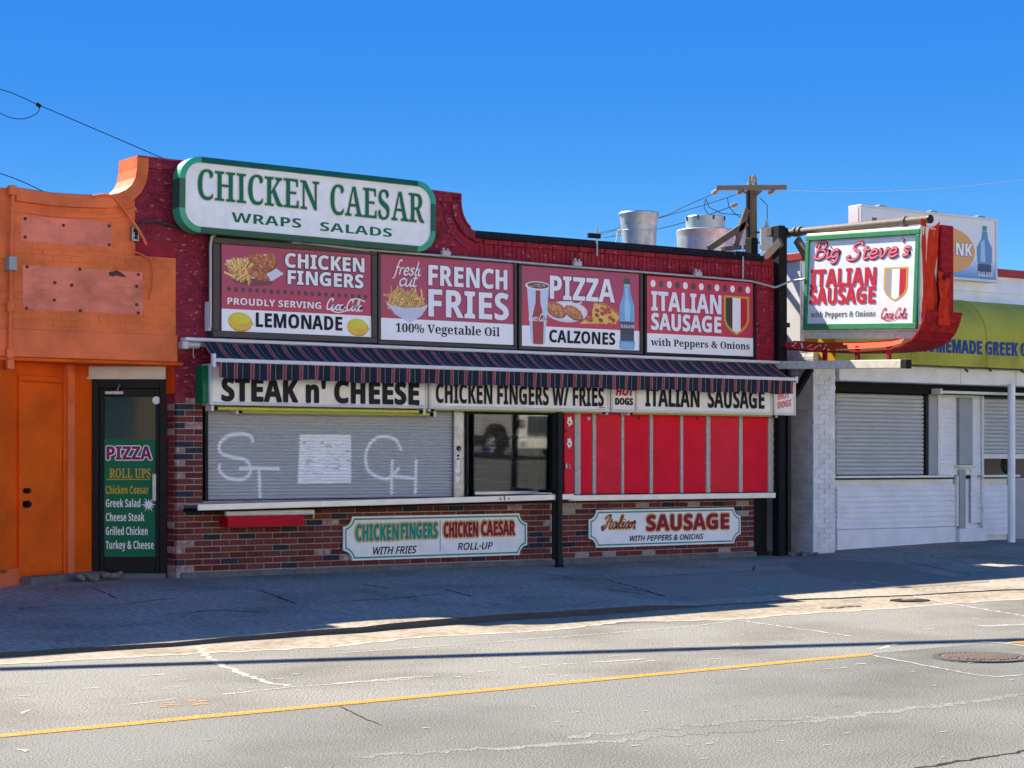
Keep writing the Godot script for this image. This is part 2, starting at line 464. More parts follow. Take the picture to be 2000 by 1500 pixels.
# the same with the place read off the photograph (left end and right end of the baseline, top of the first capital)
func write_px(mb: MB, s: String, which: String, xl: float, xr: float, yb: float, yt: float, zp: float, slant := 0.0, fat := 0.0, up := 0.003, rise := 0.0) -> void:
	var a := fz(xl, yb, zp)
	var b := fz(xl, yt, zp)
	write(mb, s, which, a.x, fz(xr, yb, zp).x, a.y, b.y, zp + up, Transform3D.IDENTITY, slant, fat, rise)
var brush := {
	"a": [1.0, [[.75, .85], [.45, 1], [.12, .7], [.12, .25], [.4, .02], [.72, .35], [.8, .95], [.75, .3], [.85, .03], [1.1, .2]]],
	"o": [0.95, [[.45, 1], [.12, .7], [.15, .2], [.45, 0], [.78, .3], [.75, .75], [.45, 1], [.6, .85], [.95, .9]]],
	"c": [0.85, [[.75, .8], [.5, 1], [.15, .7], [.15, .25], [.45, 0], [.85, .25]]],
	"l": [0.6, [[.1, .3], [.45, 1.3], [.5, 1.95], [.3, 1.9], [.2, 1], [.22, .2], [.4, 0], [.65, .2]]],
	"i": [0.55, [[.05, .5], [.25, .95], [.2, .25], [.35, 0], [.6, .25]], [[.3, 1.35], [.34, 1.5]]],
	"n": [0.9, [[.05, .6], [.2, .95], [.15, 0]], [[.16, .5], [.45, .98], [.65, .8], [.6, .2], [.75, 0], [.95, .2]]],
	"t": [0.6, [[.3, 1.6], [.22, .3], [.4, 0], [.65, .2]], [[.0, 1.05], [.6, 1.1]]],
	"e": [0.8, [[.15, .45], [.65, .6], [.6, .92], [.38, 1], [.12, .6], [.2, .12], [.5, 0], [.85, .3]]],
	"v": [0.85, [[.05, .85], [.2, .95], [.35, .05], [.6, .5], [.7, 1], [.9, .9]]],
	"s": [0.75, [[.65, .85], [.4, 1], [.2, .75], [.6, .35], [.4, .0], [.1, .15]]],
	"g": [0.95, [[.75, .85], [.45, 1], [.12, .7], [.12, .3], [.4, .1], [.72, .4], [.8, .95], [.75, -.2], [.5, -.6], [.15, -.45]]],
	"f": [0.6, [[.75, 1.85], [.55, 2.0], [.38, 1.7], [.25, .6], [.12, -.4], [-.1, -.5]], [[.1, 1.0], [.6, 1.02]]],
	"r": [0.65, [[.05, .8], [.2, .95], [.15, 0]], [[.16, .55], [.4, .95], [.65, .92]]],
	"h": [0.9, [[.35, 1.95], [.12, 0]], [[.16, .5], [.45, .98], [.65, .8], [.6, .2], [.75, 0], [.95, .2]]],
	"u": [0.95, [[.1, .95], [.1, .25], [.35, 0], [.7, .4]], [[.8, .95], [.72, .2], [.85, 0], [1.05, .2]]],
	"'": [0.35, [[.25, 2.1], [.15, 1.7]]],
	"-": [0.5, [[.05, .5], [.42, .56]]],
	" ": [0.5],
	"B": [1.35, [[.45, 1.9], [.25, .0]], [[.0, 1.5], [.4, 2.0], [1.1, 1.9], [1.05, 1.25], [.45, 1.05], [1.15, .95], [1.2, .3], [.7, -.02], [.1, .15]]],
	"S": [1.25, [[1.15, 1.65], [.95, 2.05], [.45, 1.85], [.45, 1.35], [.95, .8], [.85, .15], [.4, -.05], [.0, .25], [.25, .5]]],
	"C": [1.3, [[1.15, 1.45], [1.25, 1.9], [.85, 2.05], [.35, 1.6], [.2, .7], [.5, .05], [1.0, .15], [1.35, .5]]],
	"I": [0.95, [[.1, 1.5], [.5, 2], [.95, 1.9], [.65, 1], [.5, .2], [.2, -.05], [0, .25], [.3, .5]]],
}
func smooth(p: Array) -> Array:
	var out := []
	for i in p.size() - 1:
		var p0: Vector2 = p[maxi(i - 1, 0)]
		var p3: Vector2 = p[mini(i + 2, p.size() - 1)]
		var p1: Vector2 = p[i]
		for k in 5:
			out.append(p1.cubic_interpolate(p[i + 1], p0, p3, k / 5.0))
	out.append(p[-1])
	return out
func script_write(mb: MB, s: String, x0: float, x1: float, y0: float, xh: float, w: float, z: float, t := Transform3D.IDENTITY, slant := 0.35, pen := 0.45, rise := 0.0) -> void:
	var total := 0.0
	for ch in s: total += brush[ch][0]
	var sx := (x1 - x0) / total
	var at := 0.0
	var step := 0.0
	for ch in s:
		var g: Array = brush[ch]
		for k in range(1, g.size()):
			var p := []
			for q in g[k]:
				p.append(Vector2(x0 + (at + q[0]) * sx + q[1] * xh * slant, y0 + q[1] * xh + (at + q[0]) * sx * rise))
			mb.ribbon(smooth(p), w, t, z + step, pen)
			step += 0.00015
		at += g[0]

# ---------------------------------------------------------------- flat print (pictures on the sign faces)
class Art:
	var im: Image
	var w: int
	var h: int
	func _init(ww: int, hh: int, bg: Color) -> void:
		w = ww; h = hh
		im = Image.create(w, h, false, Image.FORMAT_RGB8)
		im.fill(bg)
	func rect(x: float, y: float, ww: float, hh: float, c: Color) -> void:
		im.fill_rect(Rect2i(int(x), int(y), maxi(1, int(ww)), maxi(1, int(hh))), c)
	func poly(p: PackedVector2Array, c: Color) -> void:
		var lo := 1e9
		var hi := -1e9
		for q in p:
			lo = minf(lo, q.y); hi = maxf(hi, q.y)
		for y in range(maxi(0, int(lo)), mini(h, int(hi) + 1)):
			var xs := []
			for i in p.size():
				var a := p[i]
				var b := p[(i + 1) % p.size()]
				if (a.y <= y + 0.5) != (b.y <= y + 0.5):
					xs.append(a.x + (y + 0.5 - a.y) / (b.y - a.y) * (b.x - a.x))
			xs.sort()
			for i in range(0, xs.size() - 1, 2):
				var x0 := clampi(roundi(xs[i]), 0, w)
				var x1 := clampi(roundi(xs[i + 1]), 0, w)
				if x1 > x0: im.fill_rect(Rect2i(x0, y, x1 - x0, 1), c)
	func oval(cx: float, cy: float, rx: float, ry: float, c: Color, turn := 0.0) -> void:
		var p := PackedVector2Array()
		for k in 40: p.append(Vector2(cx, cy) + Vector2(cos(TAU * k / 40) * rx, sin(TAU * k / 40) * ry).rotated(turn))
		poly(p, c)
	func line(p: Array, wd: float, c: Color) -> void:
		for i in p.size() - 1:
			var a: Vector2 = p[i]
			var b: Vector2 = p[i + 1]
			var s := (b - a).normalized().orthogonal() * wd / 2
			poly(PackedVector2Array([a + s, b + s, b - s, a - s]), c)
			oval(b.x, b.y, wd / 2, wd / 2, c)
	func tex() -> ImageTexture:
		return ImageTexture.create_from_image(im)
func print_mat(key: String, a: Art, rough := 0.35) -> StandardMaterial3D:
	var m := StandardMaterial3D.new()
	m.resource_name = key
	m.albedo_texture = a.tex()
	m.roughness = rough
	M[key] = m
	return m
func shade_of(c: Color, k: float) -> Color:
	return Color(clampf(c.r * k, 0, 1), clampf(c.g * k, 0, 1), clampf(c.b * k, 0, 1))

# ---------------------------------------------------------------- ground
var kerb := []      # Vector2(x, z) of the kerb's front edge
var gut := []       # Vector2(x, z) of the gutter's outer edge
func along(line: Array, x: float) -> float:
	for i in line.size() - 1:
		if x <= line[i + 1].x or i == line.size() - 2:
			return lerpf(line[i].y, line[i + 1].y, (x - line[i].x) / (line[i + 1].x - line[i].x))
	return 0.0
func walk_y(x: float, z: float) -> float:
	var kz := along(kerb, x)
	var edge := lerpf(-0.160, -0.185, smoothstep(11.6, 12.8, x)) + 0.022 * smoothstep(7.0, 9.5, x) * (1.0 - smoothstep(11.6, 12.8, x)) + tilt(x)
	var base := 0.08 * smoothstep(17.8, 22.5, x) - 0.04 * smoothstep(8.5, 5.0, x)
	return lerpf(base, edge, clampf(z / kz, 0.0, 1.2))
func streak(mb: MB, pts: Array, w: float, jag := 0.35, step := 0.12) -> void:   # an uneven band on the ground through world points
	var l := []
	for i in pts.size() - 1:
		var a: Vector3 = pts[i]
		var b: Vector3 = pts[i + 1]
		var k := maxi(1, int(a.distance_to(b) / step))
		for j in k: l.append(a.lerp(b, float(j) / k))
	l.append(pts[-1])
	var left := []
	var right := []
	for i in l.size():
		var d: Vector3 = (l[mini(i + 1, l.size() - 1)] - l[maxi(i - 1, 0)]).normalized()
		var s := Vector3(-d.z, 0, d.x)
		var mid: Vector3 = l[i] + s * rng.randf_range(-1, 1) * w * jag
		var ends := 0.25 if i == 0 or i == l.size() - 1 else 1.0
		left.append(mid + s * w * 0.5 * ends * rng.randf_range(1.0 - jag, 1.0 + jag))
		right.append(mid - s * w * 0.5 * ends * rng.randf_range(1.0 - jag, 1.0 + jag))
	for i in l.size() - 1:
		mb.vert(left[i], Vector3.UP); mb.vert(right[i + 1], Vector3.UP); mb.vert(left[i + 1], Vector3.UP)
		mb.vert(left[i], Vector3.UP); mb.vert(right[i], Vector3.UP); mb.vert(right[i + 1], Vector3.UP)
func px_line(px: Array, y: float) -> Array:
	var o := []
	for p in px: o.append(gy(p[0], p[1], y))
	return o
func sw_line(px: Array, lift := 0.004) -> Array:
	var o := []
	for p in px: o.append(sw(p[0], p[1], lift))
	return o
func blot(mb: MB, at: Vector3, rx: float, rz: float, k := 9) -> void:   # an irregular flat spot
	var p := []
	for i in k:
		var r := rng.randf_range(0.6, 1.15)
		p.append(at + Vector3(cos(TAU * i / k) * rx * r, 0, sin(TAU * i / k) * rz * r))
	for i in k:
		mb.vert(at, Vector3.UP); mb.vert(p[i], Vector3.UP); mb.vert(p[(i + 1) % k], Vector3.UP)

func build_ground() -> void:
	for p in [[-700, 1322], [0, 1275], [350, 1252], [650, 1231], [1000, 1203], [1250, 1188], [1400, 1179], [2000, 1150], [2700, 1116]]:
		var q := gy(p[0], p[1], -0.16 if p[0] < 1300 else -0.185)
		kerb.append(Vector2(q.x, q.z))
	kerb.push_front(Vector2(-40, kerb[0].y)); kerb.append(Vector2(80, kerb[-1].y))
	for p in [[-700, 1340], [0, 1297], [210, 1286], [385, 1277], [650, 1264], [825, 1244], [930, 1240], [1105, 1229], [1210, 1214], [1350, 1213], [1440, 1210], [1580, 1198], [1755, 1188], [1860, 1179], [2000, 1170], [2700, 1130]]:
		var q := gy(p[0], p[1], -0.198)
		gut.append(Vector2(q.x, q.z))
	gut.push_front(Vector2(-40, gut[0].y)); gut.append(Vector2(80, gut[-1].y))
	var mb := MB.new()
	mb.quad(Vector3(-300, -0.8, 300), Vector3(500, -0.8, 300), Vector3(500, -0.8, -500), Vector3(-300, -0.8, -500))
	setting(mb, "ground", M.ground)
	mb = MB.new()
	mb.quad(Vector3(-40, -0.2 + tilt(-40), 24), Vector3(80, -0.2 + tilt(80), 24), Vector3(80, -0.2 + tilt(80), 3), Vector3(-40, -0.2 + tilt(-40), 3))
	mb.quad(Vector3(24, -0.2 + tilt(24), 44), Vector3(52, -0.2 + tilt(52), 44), Vector3(52, -0.2 + tilt(52), 24), Vector3(24, -0.2 + tilt(24), 24))
	var road := setting(mb, "road", M.asphalt)
	# older, paler strip between the gutter and the yellow line
	mb = MB.new()
	var line_z := []
	for q in px_line([[-500, 1484.5], [0, 1437], [850, 1357], [1705, 1277], [2400, 1213]], -0.2): line_z.append(Vector2(q.x, q.z))
	var inner := []
	var outer := []
	for i in 61:
		var x := -40.0 + i * 2.0
		inner.append(Vector3(x, -0.1985 + tilt(x), along(gut, x) - 0.15)); outer.append(Vector3(x, -0.1985 + tilt(x), along(line_z, x)))
	for i in 60: mb.quad(outer[i], outer[i + 1], inner[i + 1], inner[i])
	put(mb, "worn_strip", M.asphalt_worn, road)
	mb = MB.new()
	for i in 240:
		var x0 := -40.0 + i * 0.5
		var x1 := x0 + 0.5
		mb.quad(Vector3(x0, -0.197 + tilt(x0), along(gut, x0)), Vector3(x1, -0.197 + tilt(x1), along(gut, x1)), Vector3(x1, -0.197 + tilt(x1), along(kerb, x1) - 0.1), Vector3(x0, -0.197 + tilt(x0), along(kerb, x0) - 0.1))
	setting(mb, "gutter", M.gutter)
	# sidewalk sheet with a ragged front edge
	mb = MB.new()
	var rag := []
	for i in 401:
		rag.append(rng.randf_range(-0.035, 0.035) + 0.03 * sin(i * 0.9))
	for i in 400:
		var x0 := -40.0 + i * 0.3
		var x1 := x0 + 0.3
		for j in 6:
			var q := []
			for c in [[x0, j + 1, i], [x1, j + 1, i + 1], [x1, j, i + 1], [x0, j, i]]:
				var kz: float = along(kerb, c[0]) + rag[c[2]]
				var z: float = [-2.0, 0.0, 0.25 * kz, 0.5 * kz, 0.75 * kz, 0.9 * kz, kz][c[1]]
				q.append(Vector3(c[0], walk_y(c[0], z), z))
			mb.quad(q[0], q[1], q[2], q[3])
	var walk := setting(mb, "sidewalk", M.walk)
	mb = MB.new()
	for i in 400:
		var x0 := -40.0 + i * 0.3
		var x1 := x0 + 0.3
		var a := along(kerb, x0) + float(rag[i])
		var b := along(kerb, x1) + float(rag[i + 1])
		mb.quad(Vector3(x0, -0.22 + tilt(x0), a + 0.015), Vector3(x1, -0.22 + tilt(x1), b + 0.015), Vector3(x1, walk_y(x1, b), b), Vector3(x0, walk_y(x0, a), a))
	put(mb, "kerb_face", M.kerb, walk)
	# patches
	for p in [["walk_light", [[1150, 1133], [1230, 1129], [1345, 1122], [1470, 1115], [1560, 1120], [1650, 1140], [1690, 1152], [1560, 1160], [1370, 1168], [1310, 1166], [1240, 1150]], 0.002], ["walk_dark", [[1530, 1103], [1640, 1094], [1745, 1100], [1830, 1122], [1935, 1137], [1830, 1144], [1700, 1150], [1650, 1138], [1570, 1120]], 0.003]]:
		mb = MB.new()
		var pts := []
		for q in p[1]: pts.append(sw(q[0], q[1], p[2]))
		var mid := Vector3.ZERO
		for q in pts: mid += q / pts.size()
		mid.y = walk_y(mid.x, mid.z) + p[2]
		for i in pts.size():
			mb.vert(mid, Vector3.UP); mb.vert(pts[i], Vector3.UP); mb.vert(pts[(i + 1) % pts.size()], Vector3.UP)
		put(mb, "asphalt_patch", M[p[0]], walk)
	for l in [[[178, 1148], [205, 1158], [230, 1170]], [[165, 1182], [240, 1182], [300, 1172], [350, 1168]], [[505, 1152], [540, 1165], [580, 1180]], [[650, 1176], [720, 1172], [790, 1168], [860, 1160]], [[700, 1140], [760, 1150], [870, 1152], [925, 1166]], [[1060, 1121], [1140, 1132], [1200, 1131], [1350, 1122]], [[1300, 1124], [1440, 1117], [1470, 1115], [1473, 1106], [1540, 1100], [1592, 1094]], [[1760, 1078], [1850, 1093], [1960, 1112]], [[1765, 1096], [1900, 1125]], [[330, 1200], [420, 1192], [520, 1196]], [[30, 1190], [110, 1182], [170, 1183]], [[1000, 1150], [1100, 1146], [1180, 1150], [1260, 1162]], [[1180, 1132], [1250, 1150], [1300, 1166]]]:
		mb = MB.new()
		streak(mb, sw_line(l, 0.003), 0.022, 0.5, 0.07)
		put(mb, "crack", M.crack, walk)
	mb = MB.new()
	streak(mb, sw_line([[240, 1180], [290, 1205], [350, 1223], [383, 1241]], 0.003), 0.02, 0.5, 0.07)
	put(mb, "crack", M.salt_thin, walk)
	mb = MB.new()
	for d in [[470, 1153, 500, 1158], [520, 1150, 546, 1155], [766, 1137, 798, 1142], [808, 1134, 840, 1139], [617, 1198, 652, 1209], [670, 1194, 702, 1203], [925, 1178, 965, 1186], [972, 1175, 1005, 1183], [1440, 1096, 1470, 1100], [1480, 1094, 1508, 1098], [1440, 1150, 1468, 1157], [1480, 1148, 1505, 1154], [1660, 1137, 1704, 1145], [1696, 1135, 1737, 1142], [1076, 1117, 1108, 1123]]:
		streak(mb, [sw(d[0], d[1], 0.004), sw(d[2], d[3], 0.004)], 0.11, 0.18, 0.08)
	for d in [[12, 1207], [75, 1162], [183, 1234]]: blot(mb, sw(d[0], d[1], 0.004), 0.035, 0.05)
	for i in 26: blot(mb, sw(rng.randf_range(0, 1900), rng.randf_range(1150, 1180), 0.0045), rng.randf_range(0.01, 0.02), rng.randf_range(0.01, 0.03))
	stuff(put(mb, "worn_marks", M.salt_thin, walk))
	# salt-filled cracks and joints of the road
	var y := -0.1955
	for l in [[0.07, [[385, 1262], [405, 1282], [430, 1297], [480, 1318], [535, 1335], [575, 1341]]], [0.04, [[575, 1341], [640, 1337], [700, 1332], [760, 1329], [810, 1325]]], [0.03, [[575, 1341], [500, 1349], [430, 1358]]], [0.03, [[350, 1363], [300, 1370], [240, 1377]]],
		[0.05, [[650, 1335], [737, 1328], [821, 1321]]], [0.05, [[930, 1313], [972, 1309]]], [0.05, [[1013, 1305], [1047, 1302]]], [0.06, [[1088, 1298], [1126, 1296]]], [0.05, [[1150, 1294], [1210, 1290], [1262, 1286]]], [0.035, [[640, 1277], [755, 1269], [1000, 1251], [1170, 1238], [1350, 1223], [1440, 1212]]],
		[0.05, [[1443, 1211], [1545, 1226], [1668, 1243]]], [0.06, [[1720, 1268], [1748, 1258], [1783, 1253]]], [0.035, [[1702, 1279], [1800, 1298], [1902, 1317], [1947, 1322], [2010, 1317]]], [0.06, [[1818, 1253], [1890, 1252], [1947, 1255], [2010, 1262]]], [0.06, [[1762, 1160], [1810, 1169], [1860, 1179]]], [0.12, [[1905, 1222], [1950, 1222], [2020, 1218]]], [0.09, [[1800, 1227], [1825, 1226]]], [0.05, [[1310, 1262], [1380, 1266], [1450, 1267]]],
		[0.05, [[1300, 1272], [1330, 1270]]], [0.05, [[1368, 1272], [1450, 1268]]], [0.05, [[1860, 1179], [1930, 1191], [2010, 1204]]], [0.05, [[40, 1394], [65, 1386]]], [0.05, [[35, 1462], [50, 1468]]], [0.05, [[340, 1323], [370, 1321]]], [0.05, [[940, 1273], [965, 1273]]]]:
		var mbs := MB.new()
		streak(mbs, px_line(l[1], y), l[0] * 0.75, 0.5, 0.06)
		put(mbs, "salt_line", M.salt, road)
	mb = MB.new()
	var edge := []
	for i in gut.size() - 2:
		if gut[i + 1].x > 2 and gut[i + 1].x < 30: edge.append(Vector3(gut[i + 1].x, -0.195 + tilt(gut[i + 1].x), gut[i + 1].y))
	streak(mb, edge, 0.075, 0.5, 0.1)
	put(mb, "salt_line", M.salt, road)
	mb = MB.new()
	for i in 90:
		var px := rng.randf_range(-50, 2050)
		var p := gy(px, 1262 + rng.randf_range(10, 110) - px * 0.035, y)
		blot(mb, p, rng.randf_range(0.02, 0.11), rng.randf_range(0.008, 0.03), 7)
	for i in 40:
		blot(mb, gy(rng.randf_range(0, 2000), rng.randf_range(1300, 1500), y), rng.randf_range(0.01, 0.05), rng.randf_range(0.006, 0.015), 7)
	stuff(put(mb, "salt_flecks", M.salt_thin, road))
	mb = MB.new()
	for l in [[[1300, 1438], [1405, 1430], [1636, 1401], [1825, 1380], [2020, 1354]], [[700, 1478], [900, 1465], [1100, 1455], [1300, 1437]], [[1100, 1440], [1400, 1412], [1600, 1400]]]:
		streak(mb, px_line(l, -0.1988), 0.09, 0.6, 0.05)
	stuff(put(mb, "worn_streaks", M.asphalt_worn, road))
	mb = MB.new()
	streak(mb, px_line([[1780, 1502], [1850, 1490], [1930, 1478], [2020, 1463]], -0.198), 0.03, 0.6, 0.05)
	put(mb, "crack", M.crack, road)
	mb = MB.new()
	streak(mb, px_line([[664, 1378], [690, 1392], [720, 1406], [745, 1416]], -0.198), 0.012, 0.6, 0.05)
	put(mb, "crack", M.crack, road)
	mb = MB.new()
	for p in [[812, 1440], [1650, 1356], [1785, 1355], [1440, 1378], [1640, 1379], [1100, 1418], [1600, 1396], [1720, 1366], [1000, 1433]]:
		streak(mb, [gy(p[0] - 8, p[1], -0.1975), gy(p[0] + 8, p[1], -0.1975)], 0.02, 0.5, 0.03)
	stuff(put(mb, "tar_specks", M.crack, road))
	# yellow line, its second length beyond the manhole
	for l in [[[-500, 1484.5], [0, 1437], [850, 1357], [1705, 1277]], [[1968, 1256], [2400, 1216]]]:
		mb = MB.new()
		streak(mb, px_line(l, -0.196), 0.115, 0.035, 0.1)
		put(mb, "yellow_line", M.yellow, road)
	for c in [[335, 1376], [383, 1372]]:
		mb = MB.new()
		for i in 14:
			blot(mb, gy(c[0] + rng.randf_range(-17, 17), c[1] + rng.randf_range(-5, 5), -0.1955 - i * 0.00003), rng.randf_range(0.02, 0.05), rng.randf_range(0.01, 0.03), 7)
		put(mb, "sprayed_mark", M.spray_orange, road)
	# manhole
	var c := gy(1916, 1285, -0.2)
	var mh := thing("manhole_cover", "round rusty iron manhole cover set in the road beside the yellow line", "manhole cover", c)
	mb = MB.new()
	mb.lathe(c, [Vector2(0.30, 0.004), Vector2(0.31, 0.012), Vector2(0.36, 0.012), Vector2(0.37, -0.01)], 40)
	put(mb, "rim", M.kerb, mh)
	mb = MB.new()
	mb.lathe(c, [Vector2(0.298, 0.0), Vector2(0.298, 0.01), Vector2(0.0, 0.0101)], 40)
	put(mb, "lid", M.iron, mh)
	mb = MB.new()
	for i in range(-6, 7):
		for j in range(-6, 7):
			var o := Vector3(i * 0.042 + (j % 2) * 0.02, 0.016, j * 0.042)
			if o.length() < 0.27: mb.box(c + o - Vector3(0.012, 0.006, 0.012), c + o + Vector3(0.012, 0.002, 0.012), 0.003)
	stuff(put(mb, "treads", M.iron, mh))
	for p in [[1640, 1186, 70, "flat dark metal plate with a ragged edge in the beige gutter"], [1777, 1173, 62, "oval dark iron utility lid set in the beige gutter"]]:
		var at := gy(p[0], p[1], -0.196)
		var u := thing("gutter_cover", p[3], "utility lid", at, "lids in the gutter")
		mb = MB.new()
		if p[0] < 1700:
			for i in 5: mb.box(at + Vector3(-0.2 + i * 0.085, -0.004, -0.1 + rng.randf() * 0.05), at + Vector3(-0.12 + i * 0.085, 0.006 + 0.001 * i, 0.09 - rng.randf() * 0.05), 0.002)
			put(mb, "plate", M.iron, u)
		else:
			mb.lathe(at, [Vector2(0.2, -0.004), Vector2(0.2, 0.008), Vector2(0.17, 0.010), Vector2(0.0, 0.011)], 28, Basis.from_scale(Vector3(1.1, 1, 0.95)))
			put(mb, "lid", M.crack, u)
			mb = MB.new()
			mb.lathe(at, [Vector2(0.08, 0.010), Vector2(0.07, 0.018), Vector2(0.0, 0.019)], 16)
			put(mb, "boss", M.iron, u)

# ---------------------------------------------------------------- brickwork that has been painted over
func brick_field(mb: MB, x0: float, x1: float, y0: float, y1: float, z: float, tint: Callable, holes := [], top = null, bl := 0.2033, ch := 0.0675, dp := 0.007) -> void:
	var rows := int(ceil((y1 - y0) / ch))
	for i in rows:
		var a := y0 + i * ch + 0.004
		var b := minf(y0 + (i + 1) * ch - 0.004, y1)
		if b - a < 0.012: continue
		var x := x0 - (bl * 0.5 if i % 2 else 0.0)
		while x < x1:
			var l := maxf(x + 0.004, x0)
			var r := minf(x + bl - 0.004, x1)
			x += bl
			if r - l < 0.01: continue
			if top != null and (top.call(l) < b or top.call(r) < b): continue
			var spans := [[l, r]]
			for hole in holes:
				if (a + b) / 2 > hole[2] and (a + b) / 2 < hole[3]:
					var nx := []
					for s in spans:
						if s[1] <= hole[0] or s[0] >= hole[1]: nx.append(s)
						else:
							if s[0] < hole[0]: nx.append([s[0], hole[0]])
							if s[1] > hole[1]: nx.append([hole[1], s[1]])
					spans = nx
			for s in spans:
				mb.col = tint.call((s[0] + s[1]) / 2, (a + b) / 2)
				var f := z + rng.randf_range(-0.0025, 0.003)
				var e := 0.6 * dp
				var A := Vector3(s[0] + e, a + e, f)
				var B := Vector3(s[1] - e, a + e, f)
				var C := Vector3(s[1] - e, b - e, f)
				var D := Vector3(s[0] + e, b - e, f)
				var k := z - dp
				var A2 := Vector3(s[0], a, k)
				var B2 := Vector3(s[1], a, k)
				var C2 := Vector3(s[1], b, k)
				var D2 := Vector3(s[0], b, k)
				mb.quad(A, B, C, D)
				mb.quad(A2, B2, B, A); mb.quad(B2, C2, C, B); mb.quad(C2, D2, D, C); mb.quad(D2, A2, A, D)
	mb.col = Color.WHITE

# ---------------------------------------------------------------- the red food stand
var stand: Node3D
func cap_profile() -> PackedVector2Array:   # outline of the raised red parapet, from the lower right end leftwards
	var p := PackedVector2Array()
	for q in [[938, 458], [925, 452], [915, 446], [906, 435], [899, 420], [895.5, 404], [895, 380], [265, 306]]:
		var w := fz(q[0], q[1])
		p.append(Vector2(w.x, w.y))
	return p
func par_top(x: float) -> float:
	var p := cap_profile()
	if x >= p[0].x: return 3.97
	for i in p.size() - 1:
		if x <= p[i].x and x >= p[i + 1].x and p[i].x - p[i + 1].x > 0.001:
			return lerpf(p[i].y, p[i + 1].y, (p[i].x - x) / (p[i].x - p[i + 1].x))
	return p[-1].y
func build_stand() -> void:
	stand = thing("food_stand", "single-storey red painted brick food stand with a raised curved parapet", "food stand", Vector3(13.2, 0, -0.1))
	var prof := cap_profile()
	var xl := prof[-1].x
	var ol := 8.935           # where the red paint begins lower down
	# core walls
	var wall := PackedVector2Array([Vector2(ol, 1.9), Vector2(17.66, 1.9), Vector2(17.66, 3.97), Vector2(prof[0].x, 3.97)])
	for i in range(1, prof.size()): wall.append(prof[i])
	wall.append(Vector2(xl - 0.02, 3.45)); wall.append(Vector2(ol, 3.45))
	var mb := MB.new()
	mb.prism(wall, -0.42, -0.004)
	var uw := put(mb, "upper_wall", M.red_mortar, stand)
	mb = MB.new()
	var tint := func(x: float, y: float) -> Color:
		var red := smoothstep(12.2, 13.4, x)
		var v := rng.randf_range(0.84, 1.08)
		var c := Color(0.72, 0.70, 0.82).lerp(Color(0.98, 0.62, 0.64), red)
		if rng.randf() < 0.05: v *= 0.72
		return Color(c.r * v, c.g * v, c.b * v)
	brick_field(mb, ol, 17.66, 1.96, 3.62, 0.0, tint)
	brick_field(mb, xl, 17.66, 3.62, 4.41, 0.0, tint, [[12.55, 18.0, 3.74, 4.6]], par_top)
	stuff(put(mb, "painted_bricks", M.red_brick_paint, uw))
	# soldier course and projecting top courses under the roof edge
	mb = MB.new()
	var x := 12.9
	while x < 17.6:
		mb.col = Color(1.0, 0.6, 0.6) * rng.randf_range(0.8, 1.1)
		mb.box(Vector3(x, 3.70, -0.02), Vector3(x + 0.058, 3.86, 0.012 + rng.randf_range(-0.003, 0.004)), 0.004)
		x += 0.0675
	x = 12.95
	while x < 17.55:
		mb.col = Color(1.0, 0.58, 0.58) * rng.randf_range(0.75, 1.05)
		mb.box(Vector3(x, 3.868, -0.02), Vector3(x + 0.195, 3.925, 0.03 + rng.randf_range(-0.004, 0.005)), 0.005)
		x += 0.2033
	mb.col = Color.WHITE
	stuff(put(mb, "soldier_course", M.red_brick_paint, uw))
	# proud border that follows the parapet's outline
	mb = MB.new()
	mb.col = Color(0.74, 0.62, 0.78)
	var pts := []
	for i in prof.size() - 1:
		for k in 6: pts.append(prof[i].lerp(prof[i + 1], k / 6.0))
	pts.append(prof[-1])
	for band in [[0.0, 0.11, 0.035], [0.19, 0.235, 0.012]]:
		for i in pts.size() - 1:
			var q := []
			for j in [i, i + 1]:
				var d: Vector2 = (pts[mini(j + 1, pts.size() - 1)] - pts[maxi(j - 1, 0)]).normalized()
				var nn := Vector2(-d.y, d.x)    # points down and inwards
				q.append(pts[j] + nn * band[0]); q.append(pts[j] + nn * band[1])
			if q[0].x < 8.6 or (band[0] > 0 and q[0].x > 12.75): continue
			mb.prism(PackedVector2Array([q[0], q[2], q[3], q[1]]), -0.02, band[2])
	put(mb, "parapet_border", M.red_brick_paint, uw)
	mb = MB.new()   # coping
	var cop := []
	for i in pts.size(): cop.append(pts[i])
	for i in cop.size() - 1:
		if cop[i + 1].y < 4.05: continue
		var a := Vector3(cop[i].x, cop[i].y, -0.19)
		var b := Vector3(cop[i + 1].x, cop[i + 1].y, -0.19)
		mb.bar(a, b, 0.5, 0.02, 0.0, Vector3.BACK.cross((b - a).normalized()))
	mb.col = Color.WHITE
	put(mb, "coping", M.red_brick_paint, uw)
	# roof and black flashing
	var rf := put(one_box(Vector3(8.5, 3.72, -9.5), Vector3(17.6, 3.86, -0.42)), "roof", M.roof_black, stand)
	mb = MB.new()
	mb.box(Vector3(12.82, 3.93, -0.45), Vector3(17.45, 4.0, 0.05), 0.01)
	mb.box(Vector3(12.80, 4.0, -0.45), Vector3(17.44, 4.03, -0.02), 0.008)
	put(mb, "flashing", M.roof_black, rf)
	put(one_box(Vector3(8.96, -0.1, -9.5), Vector3(17.6, 3.72, -9.3)), "rear_wall", M.red_mortar, stand)
	put(one_box(Vector3(17.45, -0.1, -9.3), Vector3(17.66, 3.72, -0.43)), "side_wall", M.red_mortar, stand)
	# brick base
	var lw := put(one_box(Vector3(8.955, 0.0, -0.28), Vector3(13.98, 0.83, -0.010)), "lower_wall", M.mortar, stand)
	put(one_box(Vector3(8.955, 0.83, -0.28), Vector3(9.262, 2.0, -0.010)), "pier", M.mortar, stand)
